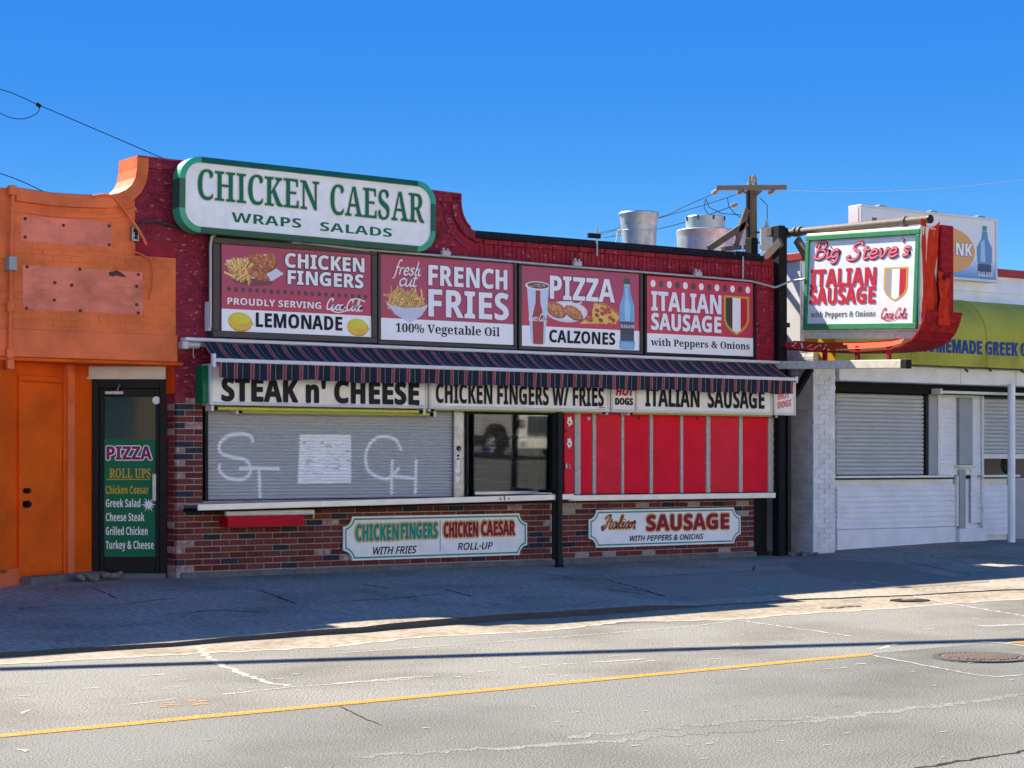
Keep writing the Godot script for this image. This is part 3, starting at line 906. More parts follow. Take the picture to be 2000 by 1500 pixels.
	var rw := put(one_box(Vector3(14.13, 0.0, -0.28), Vector3(17.30, 0.80, -0.010)), "lower_wall", M.mortar, stand)
	mb = MB.new()
	mb.box(Vector3(9.0, -0.12, -0.2), Vector3(14.0, 0.058, 0.035), 0.012)
	put(mb, "footing", M.footing, lw)
	mb = MB.new()
	mb.box(Vector3(14.12, -0.12, -0.2), Vector3(17.32, 0.062, 0.045), 0.012)
	put(mb, "footing", M.footing, rw)
	var bm := MB.new()
	bm.obox(Transform3D.IDENTITY, Vector3(0.2025, 0.0578, 0.06), 0.004)
	var brick: ArrayMesh = bm.mesh()
	var pick := func(pale: float) -> int:
		var r := rng.randf()
		if r < pale: return 6
		if r < pale + 0.13: return 5
		return rng.randi_range(0, 4)
	for i in 11:
		var y := 0.066 + i * 0.0675 + 0.0338
		var xx := 8.952 - (0.1065 if i % 2 else 0.0)
		while xx < 13.97:
			var a := maxf(xx, 8.952)
			var b := minf(xx + 0.2025, 13.975)
			xx += 0.2130
			if b - a < 0.04: continue
			var pale := 0.24 if a < 9.2 else 0.03
			var o := put_mesh(brick, "brick", M["brick_%d" % pick.call(pale)], lw, Vector3((a + b) / 2, y, -0.03 + rng.randf_range(-0.002, 0.0025)))
			o.scale = Vector3((b - a) / 0.2025, 1, 1)
	for i in range(11, 29):
		var y := 0.066 + i * 0.0675 + 0.0338
		if y > 1.985: break
		for s in ([[8.952, 9.1545], [9.165, 9.264]] if i % 2 == 0 else [[8.952, 9.048], [9.0585, 9.261]]):
			var o := put_mesh(brick, "brick", M["brick_%d" % pick.call(0.24)], lw, Vector3((s[0] + s[1]) / 2, y, -0.03 + rng.randf_range(-0.002, 0.0025)))
			o.scale = Vector3((s[1] - s[0]) / 0.2025, 1, 1)
	# the return of the pier beside the doorway and the base beyond the steel post: the same bricks, joined
	mb = MB.new()
	for i in 29:
		var y := 0.066 + i * 0.0675 + 0.0338
		if y > 1.985: break
		var c := lin([rgb(160, 72, 66), rgb(136, 60, 56), rgb(154, 76, 72), rgb(196, 184, 176)][rng.randi_range(0, 3)], 1.0)
		mb.col = c
		for s in ([[-0.275, -0.065]] if i % 2 == 0 else [[-0.275, -0.17], [-0.16, -0.065]]):
			mb.box(Vector3(8.943, y - 0.029, s[0]), Vector3(8.965, y + 0.029, s[1]), 0.004)
	for i in 11:
		var y := 0.066 + i * 0.0675 + 0.0338
		var xx := 14.13 - (0.1065 if i % 2 else 0.0)
		while xx < 17.30:
			var a := maxf(xx, 14.13)
			var b := minf(xx + 0.2025, 17.30)
			xx += 0.2130
			if b - a < 0.04: continue
			var r := rng.randf()
			mb.col = lin(rgb(196, 184, 178) if r < 0.12 else rgb(58, 60, 70) if r < 0.22 else [rgb(132, 70, 64), rgb(142, 76, 70), rgb(120, 62, 58)][rng.randi_range(0, 2)])
			var f := rng.randf_range(-0.002, 0.003)
			mb.box(Vector3(a, y - 0.029, -0.05), Vector3(b, y + 0.029, f), 0.004)
	mb.col = Color.WHITE
	var bv := mat("brick_joined", Color.WHITE, 0.85, 0, textures["kiln"], 1.5, textures["grain_normal"], 0.6, true)
	stuff(put(mb, "bricks", bv, rw))
	build_openings()

func build_openings() -> void:
	var mb := MB.new()
	# dark rooms behind the openings
	put(one_box(Vector3(9.0, 0.0, -2.6), Vector3(17.5, 1.9, -2.5)), "inner_wall", M.inside, stand)
	put(one_box(Vector3(9.27, 1.86, -2.5), Vector3(17.5, 1.96, -0.02)), "lintel", M.inside, stand)
	put(one_box(Vector3(9.27, 0.7, -2.5), Vector3(17.5, 0.74, -0.29)), "inner_floor", M.inside, stand)
	put(one_box(Vector3(9.27, 0.0, -2.5), Vector3(9.33, 1.9, -0.29)), "inner_side", M.inside, stand)
	put(one_box(Vector3(17.44, 0.0, -2.5), Vector3(17.5, 1.9, -0.29)), "inner_side", M.inside, stand)
	# counters: steel deck with a bright nosing
	var c1 := MB.new()
	c1.bar(Vector3(9.03, 0.775, 0.10), Vector3(14.03, 0.835, 0.10), 0.5, 0.03, 0.004, Vector3.UP)
	var ct := put(c1, "counter", M.counter, stand)
	mb = MB.new()
	mb.bar(Vector3(9.025, 0.772, 0.358), Vector3(14.04, 0.834, 0.358), 0.02, 0.072, 0.006, Vector3.UP)
	put(mb, "nosing", M.alu, ct)
	mb = MB.new()
	mb.bar(Vector3(9.03, 0.735, 0.05), Vector3(14.03, 0.79, 0.05), 0.4, 0.04, 0.0, Vector3.UP)
	put(mb, "support", M.black_wood, ct)
	mb = MB.new()
	mb.bar(Vector3(13.0, 0.826, 0.371), Vector3(13.01, 0.8265, 0.371), 0.006, 0.05, 0.0)
	mb.lathe(Vector3(12.95, 0.82, 0.369), [Vector2(0.012, 0), Vector2(0.006, 0.006), Vector2(0, 0.007)], 10, Basis(Vector3.RIGHT, PI / 2))
	mb.lathe(Vector3(13.07, 0.82, 0.369), [Vector2(0.012, 0), Vector2(0.006, 0.006), Vector2(0, 0.007)], 10, Basis(Vector3.RIGHT, PI / 2))
	put(mb, "screw", M.black_metal, ct)
	var c2 := MB.new()
	c2.box(Vector3(14.08, 0.80, -0.1), Vector3(17.50, 0.83, 0.18), 0.004)
	var ct2 := put(c2, "counter", M.counter, stand)
	mb = MB.new()
	mb.box(Vector3(14.08, 0.775, 0.18), Vector3(17.51, 0.85, 0.2), 0.006)
	put(mb, "nosing", M.alu, ct2)
	# pull-out awning case and red box under the counter
	mb = MB.new()
	mb.tube([fz(440, 1003, 0.22), fz(612, 1000, 0.22)], 0.03, 12)
	var tc := put(mb, "roller_tube", M.white_trim, stand)
	mb = MB.new()
	mb.tube([fz(611, 998, 0.22), fz(613, 1008, 0.23), fz(611, 1012, 0.23)], 0.006, 6)
	put(mb, "hook", M.white_trim, tc)
	var a := fz(445, 1009, 0.2)
	put(one_box(Vector3(a.x, 0.545, -0.02), Vector3(fz(593, 1009, 0.2).x, 0.668, 0.2), 0.006), "red_box", M.red_box, stand)
	# roller shutter with sprayed letters
	var sx0 := fz(400, 900, -0.12).x
	var sx1 := fz(884, 900, -0.12).x
	var art := Art.new(1024, 320, rgb(176, 180, 184))
	var white := rgb(238, 241, 244)
	var mid := rgb(204, 209, 215)
	var ar := func(px: float, py: float) -> Vector2:
		var p := fz(px, py, -0.12)
		return Vector2((p.x - sx0) / (sx1 - sx0) * 1024, (1.86 - p.y) / 1.02 * 320)
	for layer in [[16.0, mid], [9.0, white]]:
		for l in [[[495, 863], [490, 852], [470, 847], [445, 852], [430, 868], [433, 885], [455, 893], [480, 898], [490, 912], [487, 928], [470, 937], [445, 933], [430, 920], [430, 908]], [[468, 915], [500, 914], [545, 915]], [[507, 915], [508, 945], [509, 970]], [[785, 880], [775, 860], [755, 853], [735, 856], [720, 873], [715, 895], [720, 918], [738, 931], [760, 934], [780, 915]], [[767, 898], [766, 930], [766, 963]], [[766, 930], [790, 932], [813, 935]], [[814, 897], [813, 930], [812, 963]]]:
			var p := []
			for q in l: p.append(ar.call(q[0], q[1]))
			art.line(smooth(p), layer[0], layer[1])
	var block := PackedVector2Array()
	for q in [[587, 849], [687, 849], [687, 943], [582, 945]]: block.append(ar.call(q[0], q[1]))
	art.poly(block, white)
	for i in 60:
		var q: Vector2 = ar.call(rng.randf_range(590, 682), rng.randf_range(854, 938))
		art.oval(q.x, q.y, rng.randf_range(4, 16), rng.randf_range(2, 6), [mid, rgb(222, 227, 232), white][rng.randi_range(0, 2)])
	var sm := print_mat("shutter_paint", art, 0.45)
	sm.metallic = 0.15
	mb = MB.new()
	mb.box(Vector3(sx0 - 0.03, 0.80, -0.2), Vector3(sx1 + 0.02, 1.88, -0.165))
	var sh := put(mb, "roller_shutter", M.black_metal, stand)
	var n := 27
	for i in n:
		mb = MB.new()
		var y0 := 0.84 + 1.02 * i / n
		var hgt := 1.02 / n
		for k in 5:
			var t0 := k / 5.0
			var t1 := (k + 1) / 5.0
			var f0 := -0.15 + 0.03 * sin(PI * t0)
			var f1 := -0.15 + 0.03 * sin(PI * t1)
			var n0 := Vector3(0, -cos(PI * t0) * 0.9, 1).normalized()
			var n1 := Vector3(0, -cos(PI * t1) * 0.9, 1).normalized()
			var va := 1.0 - (y0 + t0 * hgt - 0.84) / 1.02
			var vb := 1.0 - (y0 + t1 * hgt - 0.84) / 1.02
			mb.quadn(Vector3(sx0, y0 + t0 * hgt, f0), Vector3(sx1, y0 + t0 * hgt, f0), Vector3(sx1, y0 + t1 * hgt, f1), Vector3(sx0, y0 + t1 * hgt, f1), n0, n0, n1, n1, Vector2(0, va), Vector2(1, va), Vector2(1, vb), Vector2(0, vb))
		put(mb, "slat", sm, sh)
	mb = MB.new()
	mb.box(Vector3(sx0 - 0.045, 0.78, -0.165), Vector3(sx0 - 0.005, 1.88, -0.02), 0.004)
	put(mb, "guide_rail", M.black_metal, sh)
	# steel post with stickers, then the glazed window
	var p0 := fz(887, 900, -0.08).x
	var p1 := fz(908, 900, -0.08).x
	mb = MB.new()
	mb.box(Vector3(p0, 0.83, -0.2), Vector3(p1, 1.88, -0.08), 0.006)
	var post := put(mb, "steel_post", M.steel, stand)
	var disc := func(px: float, py: float, r: float, m: Material) -> void:
		var c := fz(px, py, -0.078)
		var d := MB.new()
		d.lathe(c, [Vector2(r, 0.0), Vector2(r, 0.001), Vector2(0, 0.0015)], 18, Basis(Vector3.RIGHT, PI / 2))
		put(d, "sticker", m, post)
	disc.call(896, 876, 0.033, M.ink)
	disc.call(897, 877.5, 0.012, M.sign_white_plain)
	disc.call(894, 919, 0.034, M.sign_white_plain)
	disc.call(894, 918, 0.016, M.letter_blue)
	disc.call(894, 935, 0.033, M.sign_white_plain)
	disc.call(894, 934, 0.013, M.letter_slate)
	var st := fz(891.5, 912, -0.08)
	put(one_box(Vector3(st.x, st.y, -0.0795), Vector3(st.x + 0.05, fz(891, 886, -0.08).y, -0.0785)), "sticker", M.sign_white_plain, post)
	put(one_box(Vector3(st.x + 0.006, fz(891, 892, -0.08).y, -0.0784), Vector3(st.x + 0.044, fz(891, 887.5, -0.08).y, -0.0778)), "sticker", M.letter_blue, post)
	put(one_box(Vector3(st.x + 0.006, fz(891, 898, -0.08).y, -0.0784), Vector3(st.x + 0.044, fz(891, 894, -0.08).y, -0.0778)), "sticker", M.letter_red, post)
	var w0 := fz(926, 900, -0.05).x
	var w1 := fz(1086, 900, -0.05).x
	mb = MB.new()
	mb.box(Vector3(p1, 0.84, -0.14), Vector3(p1 + 0.02, 1.88, -0.05), 0.003)
	mb.box(Vector3(w0 - 0.02, 0.84, -0.14), Vector3(w0, 1.88, -0.04), 0.003)
	mb.box(Vector3(w1 - 0.012, 0.84, -0.14), Vector3(w1 + 0.03, 1.88, -0.04), 0.003)
	mb.box(Vector3(p1, 1.83, -0.14), Vector3(w1, 1.88, -0.035), 0.003)
	var win := put(mb, "window", M.black_metal, stand)
	put(one_box(Vector3(w0, 0.862, -0.14), Vector3(w1 - 0.012, 0.902, -0.03), 0.004), "window_sill", M.alu, win)
	put(one_box(Vector3(p1 + 0.02, 0.86, -0.1), Vector3(w0 - 0.02, 1.85, -0.092)), "pane", M.glass_dark, win)
	mb = MB.new()   # the sliding pane hangs a little out of plumb, its head towards the street
	var pt := Transform3D(Basis(Vector3.RIGHT, deg_to_rad(1.15)), Vector3((w0 + w1) / 2, 1.365, -0.085))
	mb.obox(pt, Vector3(w1 - w0 - 0.03, 0.94, 0.006))
	put(mb, "pane", M.glass, win)
	mb = MB.new()
	mb.obox(pt.translated_local(Vector3(0, 0, -0.02)), Vector3(w1 - w0 - 0.03, 0.94, 0.006))  # second sheet of glass, added to strengthen the reflection
	put(mb, "pane", M.glass, win)
	# behind the pane: a lowered inner shutter, a post and the dark red end of the room
	var ish := put(one_box(Vector3(w0 - 0.1, 0.75, -0.62), Vector3(fz(1036, 900, -0.55).x, 1.86, -0.6)), "inner_shutter", M.grey_panel, stand)
	for i in 24:
		mb = MB.new()
		var y0 := 0.8 + i * 0.043
		mb.tube([Vector3(w0 - 0.1, y0 + 0.02, -0.605), Vector3(fz(1036, 900, -0.55).x, y0 + 0.02, -0.605)], 0.02, 6, -1, false)
		put(mb, "slat", M.grey_panel, ish)
	put(one_box(Vector3(fz(1037, 900, -0.55).x, 0.75, -0.62), Vector3(fz(1058, 900, -0.55).x, 1.86, -0.5)), "inner_post", M.cream, stand)
	put(one_box(Vector3(fz(1059, 900, -0.55).x, 0.75, -0.62), Vector3(14.2, 1.86, -0.58)), "inner_panel", M.inside_red, stand)
	# red hinged boards with pale battens
	var zf := -0.03
	put(one_box(Vector3(14.12, 0.83, -0.16), Vector3(17.64, 1.9, -0.07)), "board_backing", M.black_wood, stand)
	var k := 0
	for e in [[1103, 1121], [1134, 1156], [1164, 1212.5], [1218.5, 1267.5], [1275, 1327.5], [1334, 1378], [1387, 1442], [1450, 1499]]:
		var x0 := fz(e[0], 900, zf).x
		var x1 := fz(e[1], 900, zf).x
		mb = MB.new()
		mb.box(Vector3(x0, 0.855, -0.068), Vector3(x1, 1.88, zf + rng.randf_range(-0.004, 0.004)), 0.004)
		var rp := put(mb, "shutter_board", M.red_panel_faded if k in [0, 2, 6] else M.red_panel, stand)
		if k in [0, 1, 3, 5]:
			var at: Vector3 = {0: fz(1106, 841, zf), 1: fz(1149, 818, zf), 3: fz(1248, 816, zf), 5: fz(1362, 817, zf)}[k]
			mb = MB.new()
			mb.lathe(at, [Vector2(0.026 if k == 1 else 0.018, 0), Vector2(0.026 if k == 1 else 0.018, 0.012), Vector2(0.014, 0.018), Vector2(0, 0.019)], 16, Basis(Vector3.RIGHT, PI / 2))
			put(mb, "lock", M.rust_pipe if k != 1 else M.galv_green, rp)
		if k == 0:
			mb = MB.new()
			var h := fz(1104.5, 909, zf)
			mb.box(h + Vector3(-0.02, -0.04, 0.0), h + Vector3(0.02, 0.03, 0.03), 0.006)
			mb.tube([h + Vector3(0, 0.02, 0.03), h + Vector3(0.03, 0.01, 0.05), h + Vector3(0.03, -0.04, 0.05)], 0.008, 8)
			put(mb, "handle", M.steel, rp)
			for s in [[1112, 823, 0.045, 0.07], [1111.5, 865, 0.04, 0.07]]:
				mb = MB.new()
				var c := fz(s[0], s[1], zf)
				var poly := PackedVector2Array()
				for j in 11:
					var r := 1.0 if j % 2 == 0 else 0.72
					poly.append(Vector2(c.x + cos(TAU * j / 11) * s[2] * r, c.y + sin(TAU * j / 11) * s[3] * r))
				mb.prism(poly, zf + 0.004, zf + 0.007)
				put(mb, "sticker", M.sign_white_plain, rp)
				mb = MB.new()
				mb.lathe(c + Vector3(0, -0.012, 0.0075), [Vector2(0.014, 0), Vector2(0.013, 0.001), Vector2(0, 0.0012)], 10, Basis(Vector3.RIGHT, PI / 2))
				put(mb, "sticker", M.letter_blue if s[1] > 850 else M.letter_red, rp)
		k += 1
	k = 0
	for e in [[1122, 1133], [1156.8, 1163.2], [1213, 1218], [1268.3, 1274.3], [1328.2, 1333.4], [1378.8, 1386.3], [1442.8, 1449.4], [1499.8, 1510.5]]:
		var x0 := fz(e[0], 900, zf).x
		var x1 := fz(e[1], 900, zf).x
		mb = MB.new()
		mb.box(Vector3(x0, 0.852, -0.07), Vector3(x1, 1.885, zf + 0.012), 0.003)
		var bt := put(mb, "batten", M.batten, stand)
		if k in [0, 1, 3, 5, 7]:
			mb = MB.new()
			var xm := (x0 + x1) / 2 if k == 0 else x1 - 0.012
			for j in 17:
				mb.box(Vector3(xm - 0.009 + 0.007 * (j % 2), 0.9 + j * 0.058, zf + 0.008), Vector3(xm + 0.002 + 0.007 * (j % 2), 0.9 + j * 0.058 + 0.05, zf + 0.018), 0.002)
			put(mb, "hinge", M.steel, bt)
		k += 1
	# black corner where the brick ends
	put(one_box(Vector3(17.31, 0.0, -0.5), Vector3(17.64, 0.78, -0.12)), "corner_post", M.black_wood, stand)
	put(one_box(Vector3(14.0, -0.02, -0.3), Vector3(14.12, 1.9, -0.02)), "corner_post", M.black_wood, stand)
	# black steel post that carries the signs, on the sidewalk
	var pp := fz(1092, 1107, 0.38)
	var sp := thing("support_post", "black steel pipe post standing on the sidewalk between the two counters", "post", Vector3(pp.x, -0.02, 0.38))
	mb = MB.new()
	mb.tube([Vector3(pp.x, -0.03, 0.38), Vector3(pp.x, 1.86, 0.38)], 0.042, 18)
	put(mb, "pipe", M.black_metal, sp)
	mb = MB.new()
	mb.lathe(Vector3(pp.x, -0.03, 0.38), [Vector2(0.062, 0), Vector2(0.062, 0.03), Vector2(0.045, 0.045)], 18)
	put(mb, "foot", M.black_metal, sp)
	mb = MB.new()
	mb.tube([Vector3(pp.x, 0.9, 0.32), Vector3(pp.x, 0.9, -0.02)], 0.02, 8)
	put(mb, "bracket", M.black_metal, sp)

# ---------------------------------------------------------------- signs on the food stand
func frame_rect(mb: MB, x0: float, x1: float, y0: float, y1: float, z0: float, z1: float, w: float, r := 0.006) -> void:
	mb.box(Vector3(x0, y1 - w, z0), Vector3(x1, y1, z1), r)
	mb.box(Vector3(x0, y0, z0), Vector3(x1, y0 + w, z1), r)
	mb.box(Vector3(x0, y0 + w, z0), Vector3(x0 + w, y1 - w, z1 - 0.002), r)
	mb.box(Vector3(x1 - w, y0 + w, z0), Vector3(x1, y1 - w, z1 - 0.002), r)
func fries(a: Art, c: Vector2, w: float, h: float, k: int, fan := 0.9) -> void:
	for i in k:
		var f := float(i) / k
		var at := c + Vector2(rng.randf_range(-w, w), rng.randf_range(-h, h) + f * h * 0.4)
		var ang := rng.randf_range(-fan, fan) + (at.x - c.x) / w * 0.5
		var d := Vector2(sin(ang), -cos(ang)) * rng.randf_range(26, 52)
		var tone := rng.randf_range(0.72, 1.05)
		a.line([at - d + Vector2(2, 3), at + d + Vector2(2, 3)], 13, shade_of(rgb(188, 122, 48), tone))
		a.line([at - d, at + d], 10, shade_of(rgb(244, 186, 96), tone))
		a.line([at - d + Vector2(-2, 0), at + d + Vector2(-2, 0)], 3, shade_of(rgb(252, 218, 150), tone))
func lemon(a: Art, x: float, y: float, s: float) -> void:
	a.oval(x, y, 82 * s, 54 * s, rgb(206, 150, 40), 0.1)
	a.oval(x - 2, y - 5 * s, 79 * s, 48 * s, rgb(226, 192, 44), 0.1)
	a.oval(x + 74 * s, y + 6 * s, 16 * s, 12 * s, rgb(222, 180, 40))
	a.oval(x + 6 * s, y - 18 * s, 60 * s, 28 * s, rgb(220, 208, 40), 0.05)
	a.oval(x + 30 * s, y + 22 * s, 34 * s, 16 * s, rgb(222, 176, 70), 0.2)
func shield(mb: MB, x0: float, x1: float, y0: float, y1: float, z: float, m_gold: MB, m_green: MB, m_white: MB, m_red: MB, t := Transform3D.IDENTITY) -> void:
	var w := x1 - x0
	var h := y1 - y0
	var f := func(u: float, v: float) -> Vector2: return Vector2(x0 + u * w, y1 - v * h)
	var out := PackedVector2Array([f.call(0, 0), f.call(0, 0.62), f.call(0.1, 0.78), f.call(0.27, 0.9), f.call(0.5, 1.0), f.call(0.73, 0.9), f.call(0.9, 0.78), f.call(1, 0.62), f.call(1, 0)])
	m_gold.prism(out, z, z, t)
	m_green.prism(PackedVector2Array([f.call(0.08, 0.05), f.call(0.08, 0.61), f.call(0.16, 0.74), f.call(0.34, 0.87), f.call(0.34, 0.05)]), z + 0.001, z + 0.001, t)
	m_white.prism(PackedVector2Array([f.call(0.34, 0.05), f.call(0.34, 0.87), f.call(0.5, 0.945), f.call(0.66, 0.87), f.call(0.66, 0.05)]), z + 0.001, z + 0.001, t)
	m_red.prism(PackedVector2Array([f.call(0.66, 0.05), f.call(0.66, 0.87), f.call(0.84, 0.74), f.call(0.92, 0.61), f.call(0.92, 0.05)]), z + 0.001, z + 0.001, t)
func panel_box(label: String, xa: float, xb: float, fa: float, fb: float, y0: float, y1: float, fy0: float, fy1: float, art_m: Material, frame_m: Material) -> Node3D:
	var z := 0.14
	var s := thing("menu_sign", label, "sign", Vector3((xa + xb) / 2, y0, 0.06), "printed menu panels above the awning")
	put(one_box(Vector3(xa + 0.01, y0 + 0.01, 0.012), Vector3(xb - 0.01, y1 - 0.01, z - 0.03)), "case", M.frame_grey, s)
	var mb := MB.new()
	frame_rect(mb, xa, xb, y0, y1, 0.03, z + 0.012, minf(fa - xa, 0.07))
	put(mb, "frame", frame_m, s)
	mb = MB.new()
	mb.quad(Vector3(fa, fy0, z - 0.012), Vector3(fb, fy0, z - 0.012), Vector3(fb, fy1, z - 0.012), Vector3(fa, fy1, z - 0.012))
	put(mb, "print", art_m, s)
	return s
func build_panels() -> void:
	var z := 0.13
	var mar := rgb(172, 52, 96)
	var mar2 := rgb(188, 42, 82)
	var wht := rgb(244, 245, 246)
	var xs := func(px: float) -> float: return fz(px, 600, z).x
	# --- chicken fingers
	var a := Art.new(1000, 480, mar)
	for i in 480: a.rect(0, i, 1000, 1, mar.lerp(mar2, clampf((i - 180) / 160.0, 0, 1)))
	a.rect(0, 356, 1000, 130, wht)
	for i in 21: a.oval(46 + i * 45.3, 250, 13, 13, rgb(66, 34, 52))
	a.poly(PackedVector2Array([Vector2(26, 95), Vector2(100, 90), Vector2(300, 45), Vector2(345, 120), Vector2(400, 150), Vector2(330, 190), Vector2(160, 215), Vector2(70, 190), Vector2(50, 140)]), rgb(214, 216, 226))
	a.oval(200, 205, 130, 20, rgb(120, 40, 60))
	fries(a, Vector2(125, 140), 62, 32, 60, 1.2)
	for f in [[240, 80, 78, 30, 0.2], [270, 118, 82, 30, -0.25], [225, 150, 62, 24, 0.1], [310, 85, 40, 46, 0.5], [255, 175, 50, 18, 0.1]]:
		a.oval(f[0] + 4, f[1] + 7, f[2], f[3], rgb(112, 48, 34), f[4])
		a.oval(f[0], f[1], f[2], f[3], rgb(176, 92, 58), f[4])
		for i in 46:
			var q := Vector2(rng.randf_range(-0.8, 0.8) * f[2], rng.randf_range(-0.75, 0.75) * f[3]).rotated(f[4])
			a.oval(f[0] + q.x, f[1] + q.y, 7, 5, [rgb(196, 116, 74), rgb(156, 74, 48), rgb(208, 136, 84), rgb(140, 62, 44)][rng.randi_range(0, 3)])
	lemon(a, 118, 424, 0.95)
	lemon(a, 898, 424, 0.9)
	var s := panel_box("illuminated panel with white chicken fingers and lemonade lettering, a lemon at each end", 9.31, 11.385, xs.call(433), xs.call(727.5), 2.615, 3.70, 2.675, 3.655, print_mat("print_chicken", a), M.frame_grey)
	var o := MB.new()
	var l := MB.new()
	for t in [["CHICKEN", 557, 711, 521.5, 494.5], ["FINGERS", 562, 709, 554, 528]]:
		write_px(o, t[0], "sans bold", t[1], t[2], t[3], t[4], z, 0, 0.013, 0.0006)
		write_px(l, t[0], "sans bold", t[1], t[2], t[3], t[4], z, 0, 0.004, 0.003)
	write_px(l, "PROUDLY SERVING", "sans bold", 444, 627, 594, 581, z, 0, 0.0, 0.003)
	var c0 := fz(635, 607, z)
	script_write(l, "Coca-Cola", c0.x, fz(706, 607, z).x, c0.y + 0.015, 0.062, 0.021, z + 0.003, Transform3D.IDENTITY, 0.3, 0.3)
	l.ribbon(smooth([Vector2(c0.x + 0.05, c0.y + 0.02), Vector2(c0.x + 0.16, c0.y - 0.012), Vector2(c0.x + 0.3, c0.y + 0.02)]), 0.014, Transform3D.IDENTITY, z + 0.004, 0.2)
	l.ribbon(smooth([Vector2(c0.x + 0.32, c0.y + 0.14), Vector2(c0.x + 0.42, c0.y + 0.155), Vector2(c0.x + 0.52, c0.y + 0.125)]), 0.014, Transform3D.IDENTITY, z + 0.0042, 0.2)
	put(o, "lettering_outline", M.ink, s)
	put(l, "lettering", M.sign_white_plain, s)
	l = MB.new()
	write_px(l, "LEMONADE", "sans bold", 500, 668, 638, 611, z, 0, 0.003, 0.002)
	put(l, "lettering", M.ink, s)
	# --- french fries
	a = Art.new(1000, 480, mar)
	a.rect(0, 357, 1000, 130, wht)
	fries(a, Vector2(185, 245), 120, 32, 110, 1.25)
	a.poly(PackedVector2Array([Vector2(28, 255), Vector2(70, 282), Vector2(180, 296), Vector2(300, 286), Vector2(355, 262), Vector2(300, 335), Vector2(215, 378), Vector2(110, 335)]), rgb(206, 210, 226))
	for i in 14: a.line([Vector2(60 + i * 20, 285 + 6 * sin(i)), Vector2(105 + i * 14, 340 + 12 * sin(i * 0.22))], 3, rgb(160, 170, 200))
	s = panel_box("illuminated panel with big white french fries lettering and fries in a paper tray", 11.40, 13.345, xs.call(743), xs.call(1003), 2.61, 3.695, 2.665, 3.64, print_mat("print_fries", a), M.frame_grey)
	o = MB.new(); l = MB.new()
	for t in [["FRENCH", 837, 990, 556, 518], ["FRIES", 837, 992.5, 617, 565]]:
		write_px(o, t[0], "sans bold", t[1], t[2], t[3], t[4], z, 0, 0.014, 0.0006)
		write_px(l, t[0], "sans bold", t[1], t[2], t[3], t[4], z, 0, 0.005, 0.003)
	var fr := fz(762, 535, z)
	script_write(l, "fresh", fr.x + 0.05, fz(820, 535, z).x, fr.y, 0.085, 0.026, z + 0.003, Transform3D.IDENTITY, 0.25, 0.5)
	fr = fz(778, 558, z)
	script_write(l, "cut", fr.x, fz(812, 558, z).x, fr.y, 0.09, 0.026, z + 0.003, Transform3D.IDENTITY, 0.25, 0.5)
	put(o, "lettering_outline", M.plum, s)
	put(l, "lettering", M.sign_white_plain, s)
	l = MB.new()
	write_px(l, "100% Vegetable Oil", "serif bold", 773, 976, 648, 631, z, 0, 0, 0.002)
	put(l, "lettering", M.ink, s)
	# --- pizza and calzones
	a = Art.new(900, 460, mar2)
	for i in 460: a.rect(0, i, 900, 1, rgb(172, 54, 98).lerp(rgb(196, 42, 80), clampf((i - 120) / 180.0, 0, 1)))
	a.rect(0, 342, 900, 120, wht)
	# plate with two calzones and a dip
	a.oval(335, 250, 155, 62, rgb(214, 214, 222))
	a.oval(335, 246, 138, 52, rgb(232, 230, 232))
	for f in [[255, 240, 75, 40, 0.25], [385, 252, 72, 34, 0.35]]:
		a.oval(f[0] + 3, f[1] + 8, f[2], f[3], rgb(120, 58, 34), f[4])
		a.oval(f[0], f[1], f[2], f[3], rgb(188, 108, 66), f[4])
		a.oval(f[0] - 10, f[1] - 12, f[2] * 0.6, f[3] * 0.4, rgb(214, 146, 96), f[4])
		for i in 70:
			var q := Vector2(rng.randf_range(-0.85, 0.85) * f[2], rng.randf_range(-0.8, 0.8) * f[3]).rotated(f[4])
			a.oval(f[0] + q.x, f[1] + q.y, rng.randf_range(3, 8), rng.randf_range(2, 4), [rgb(200, 122, 78), rgb(170, 92, 56), rgb(222, 158, 108), rgb(150, 76, 48)][rng.randi_range(0, 3)])
	a.oval(405, 185, 45, 22, rgb(222, 220, 224)); a.oval(405, 182, 34, 14, rgb(150, 40, 40))
	# pizza slices
	a.poly(PackedVector2Array([Vector2(430, 318), Vector2(520, 255), Vector2(545, 180), Vector2(600, 195), Vector2(680, 225), Vector2(738, 262), Vector2(715, 292), Vector2(600, 310), Vector2(520, 312)]), rgb(226, 186, 92))
	a.line([Vector2(545, 182), Vector2(620, 196), Vector2(700, 232), Vector2(738, 262)], 15, rgb(196, 122, 52))
	for i in 160:
		var q := Vector2(rng.randf_range(450, 715), rng.randf_range(200, 312))
		if q.y > 335 - (q.x - 430) * 0.9 and q.y > 200 + (q.x - 560) * 0.35: a.oval(q.x, q.y, rng.randf_range(3, 8), rng.randf_range(2, 5), [rgb(240, 206, 120), rgb(214, 160, 70), rgb(232, 190, 104), rgb(204, 120, 60)][rng.randi_range(0, 3)], 0.3)
	for i in 24:
		var q := Vector2(rng.randf_range(480, 700), rng.randf_range(205, 300))
		if q.y > 330 - (q.x - 430) * 0.9 and q.y > 195 + (q.x - 560) * 0.35: a.oval(q.x, q.y, 17, 12, [rgb(178, 54, 40), rgb(150, 40, 36), rgb(196, 74, 48)][rng.randi_range(0, 2)], 0.3)
	# paper cup
	a.poly(PackedVector2Array([Vector2(42, 110), Vector2(202, 110), Vector2(174, 440), Vector2(150, 452), Vector2(92, 452), Vector2(70, 440)]), rgb(196, 214, 236))
	a.poly(PackedVector2Array([Vector2(106, 130), Vector2(138, 130), Vector2(140, 210), Vector2(165, 290), Vector2(160, 446), Vector2(88, 446), Vector2(80, 290), Vector2(104, 210)]), rgb(160, 38, 62))
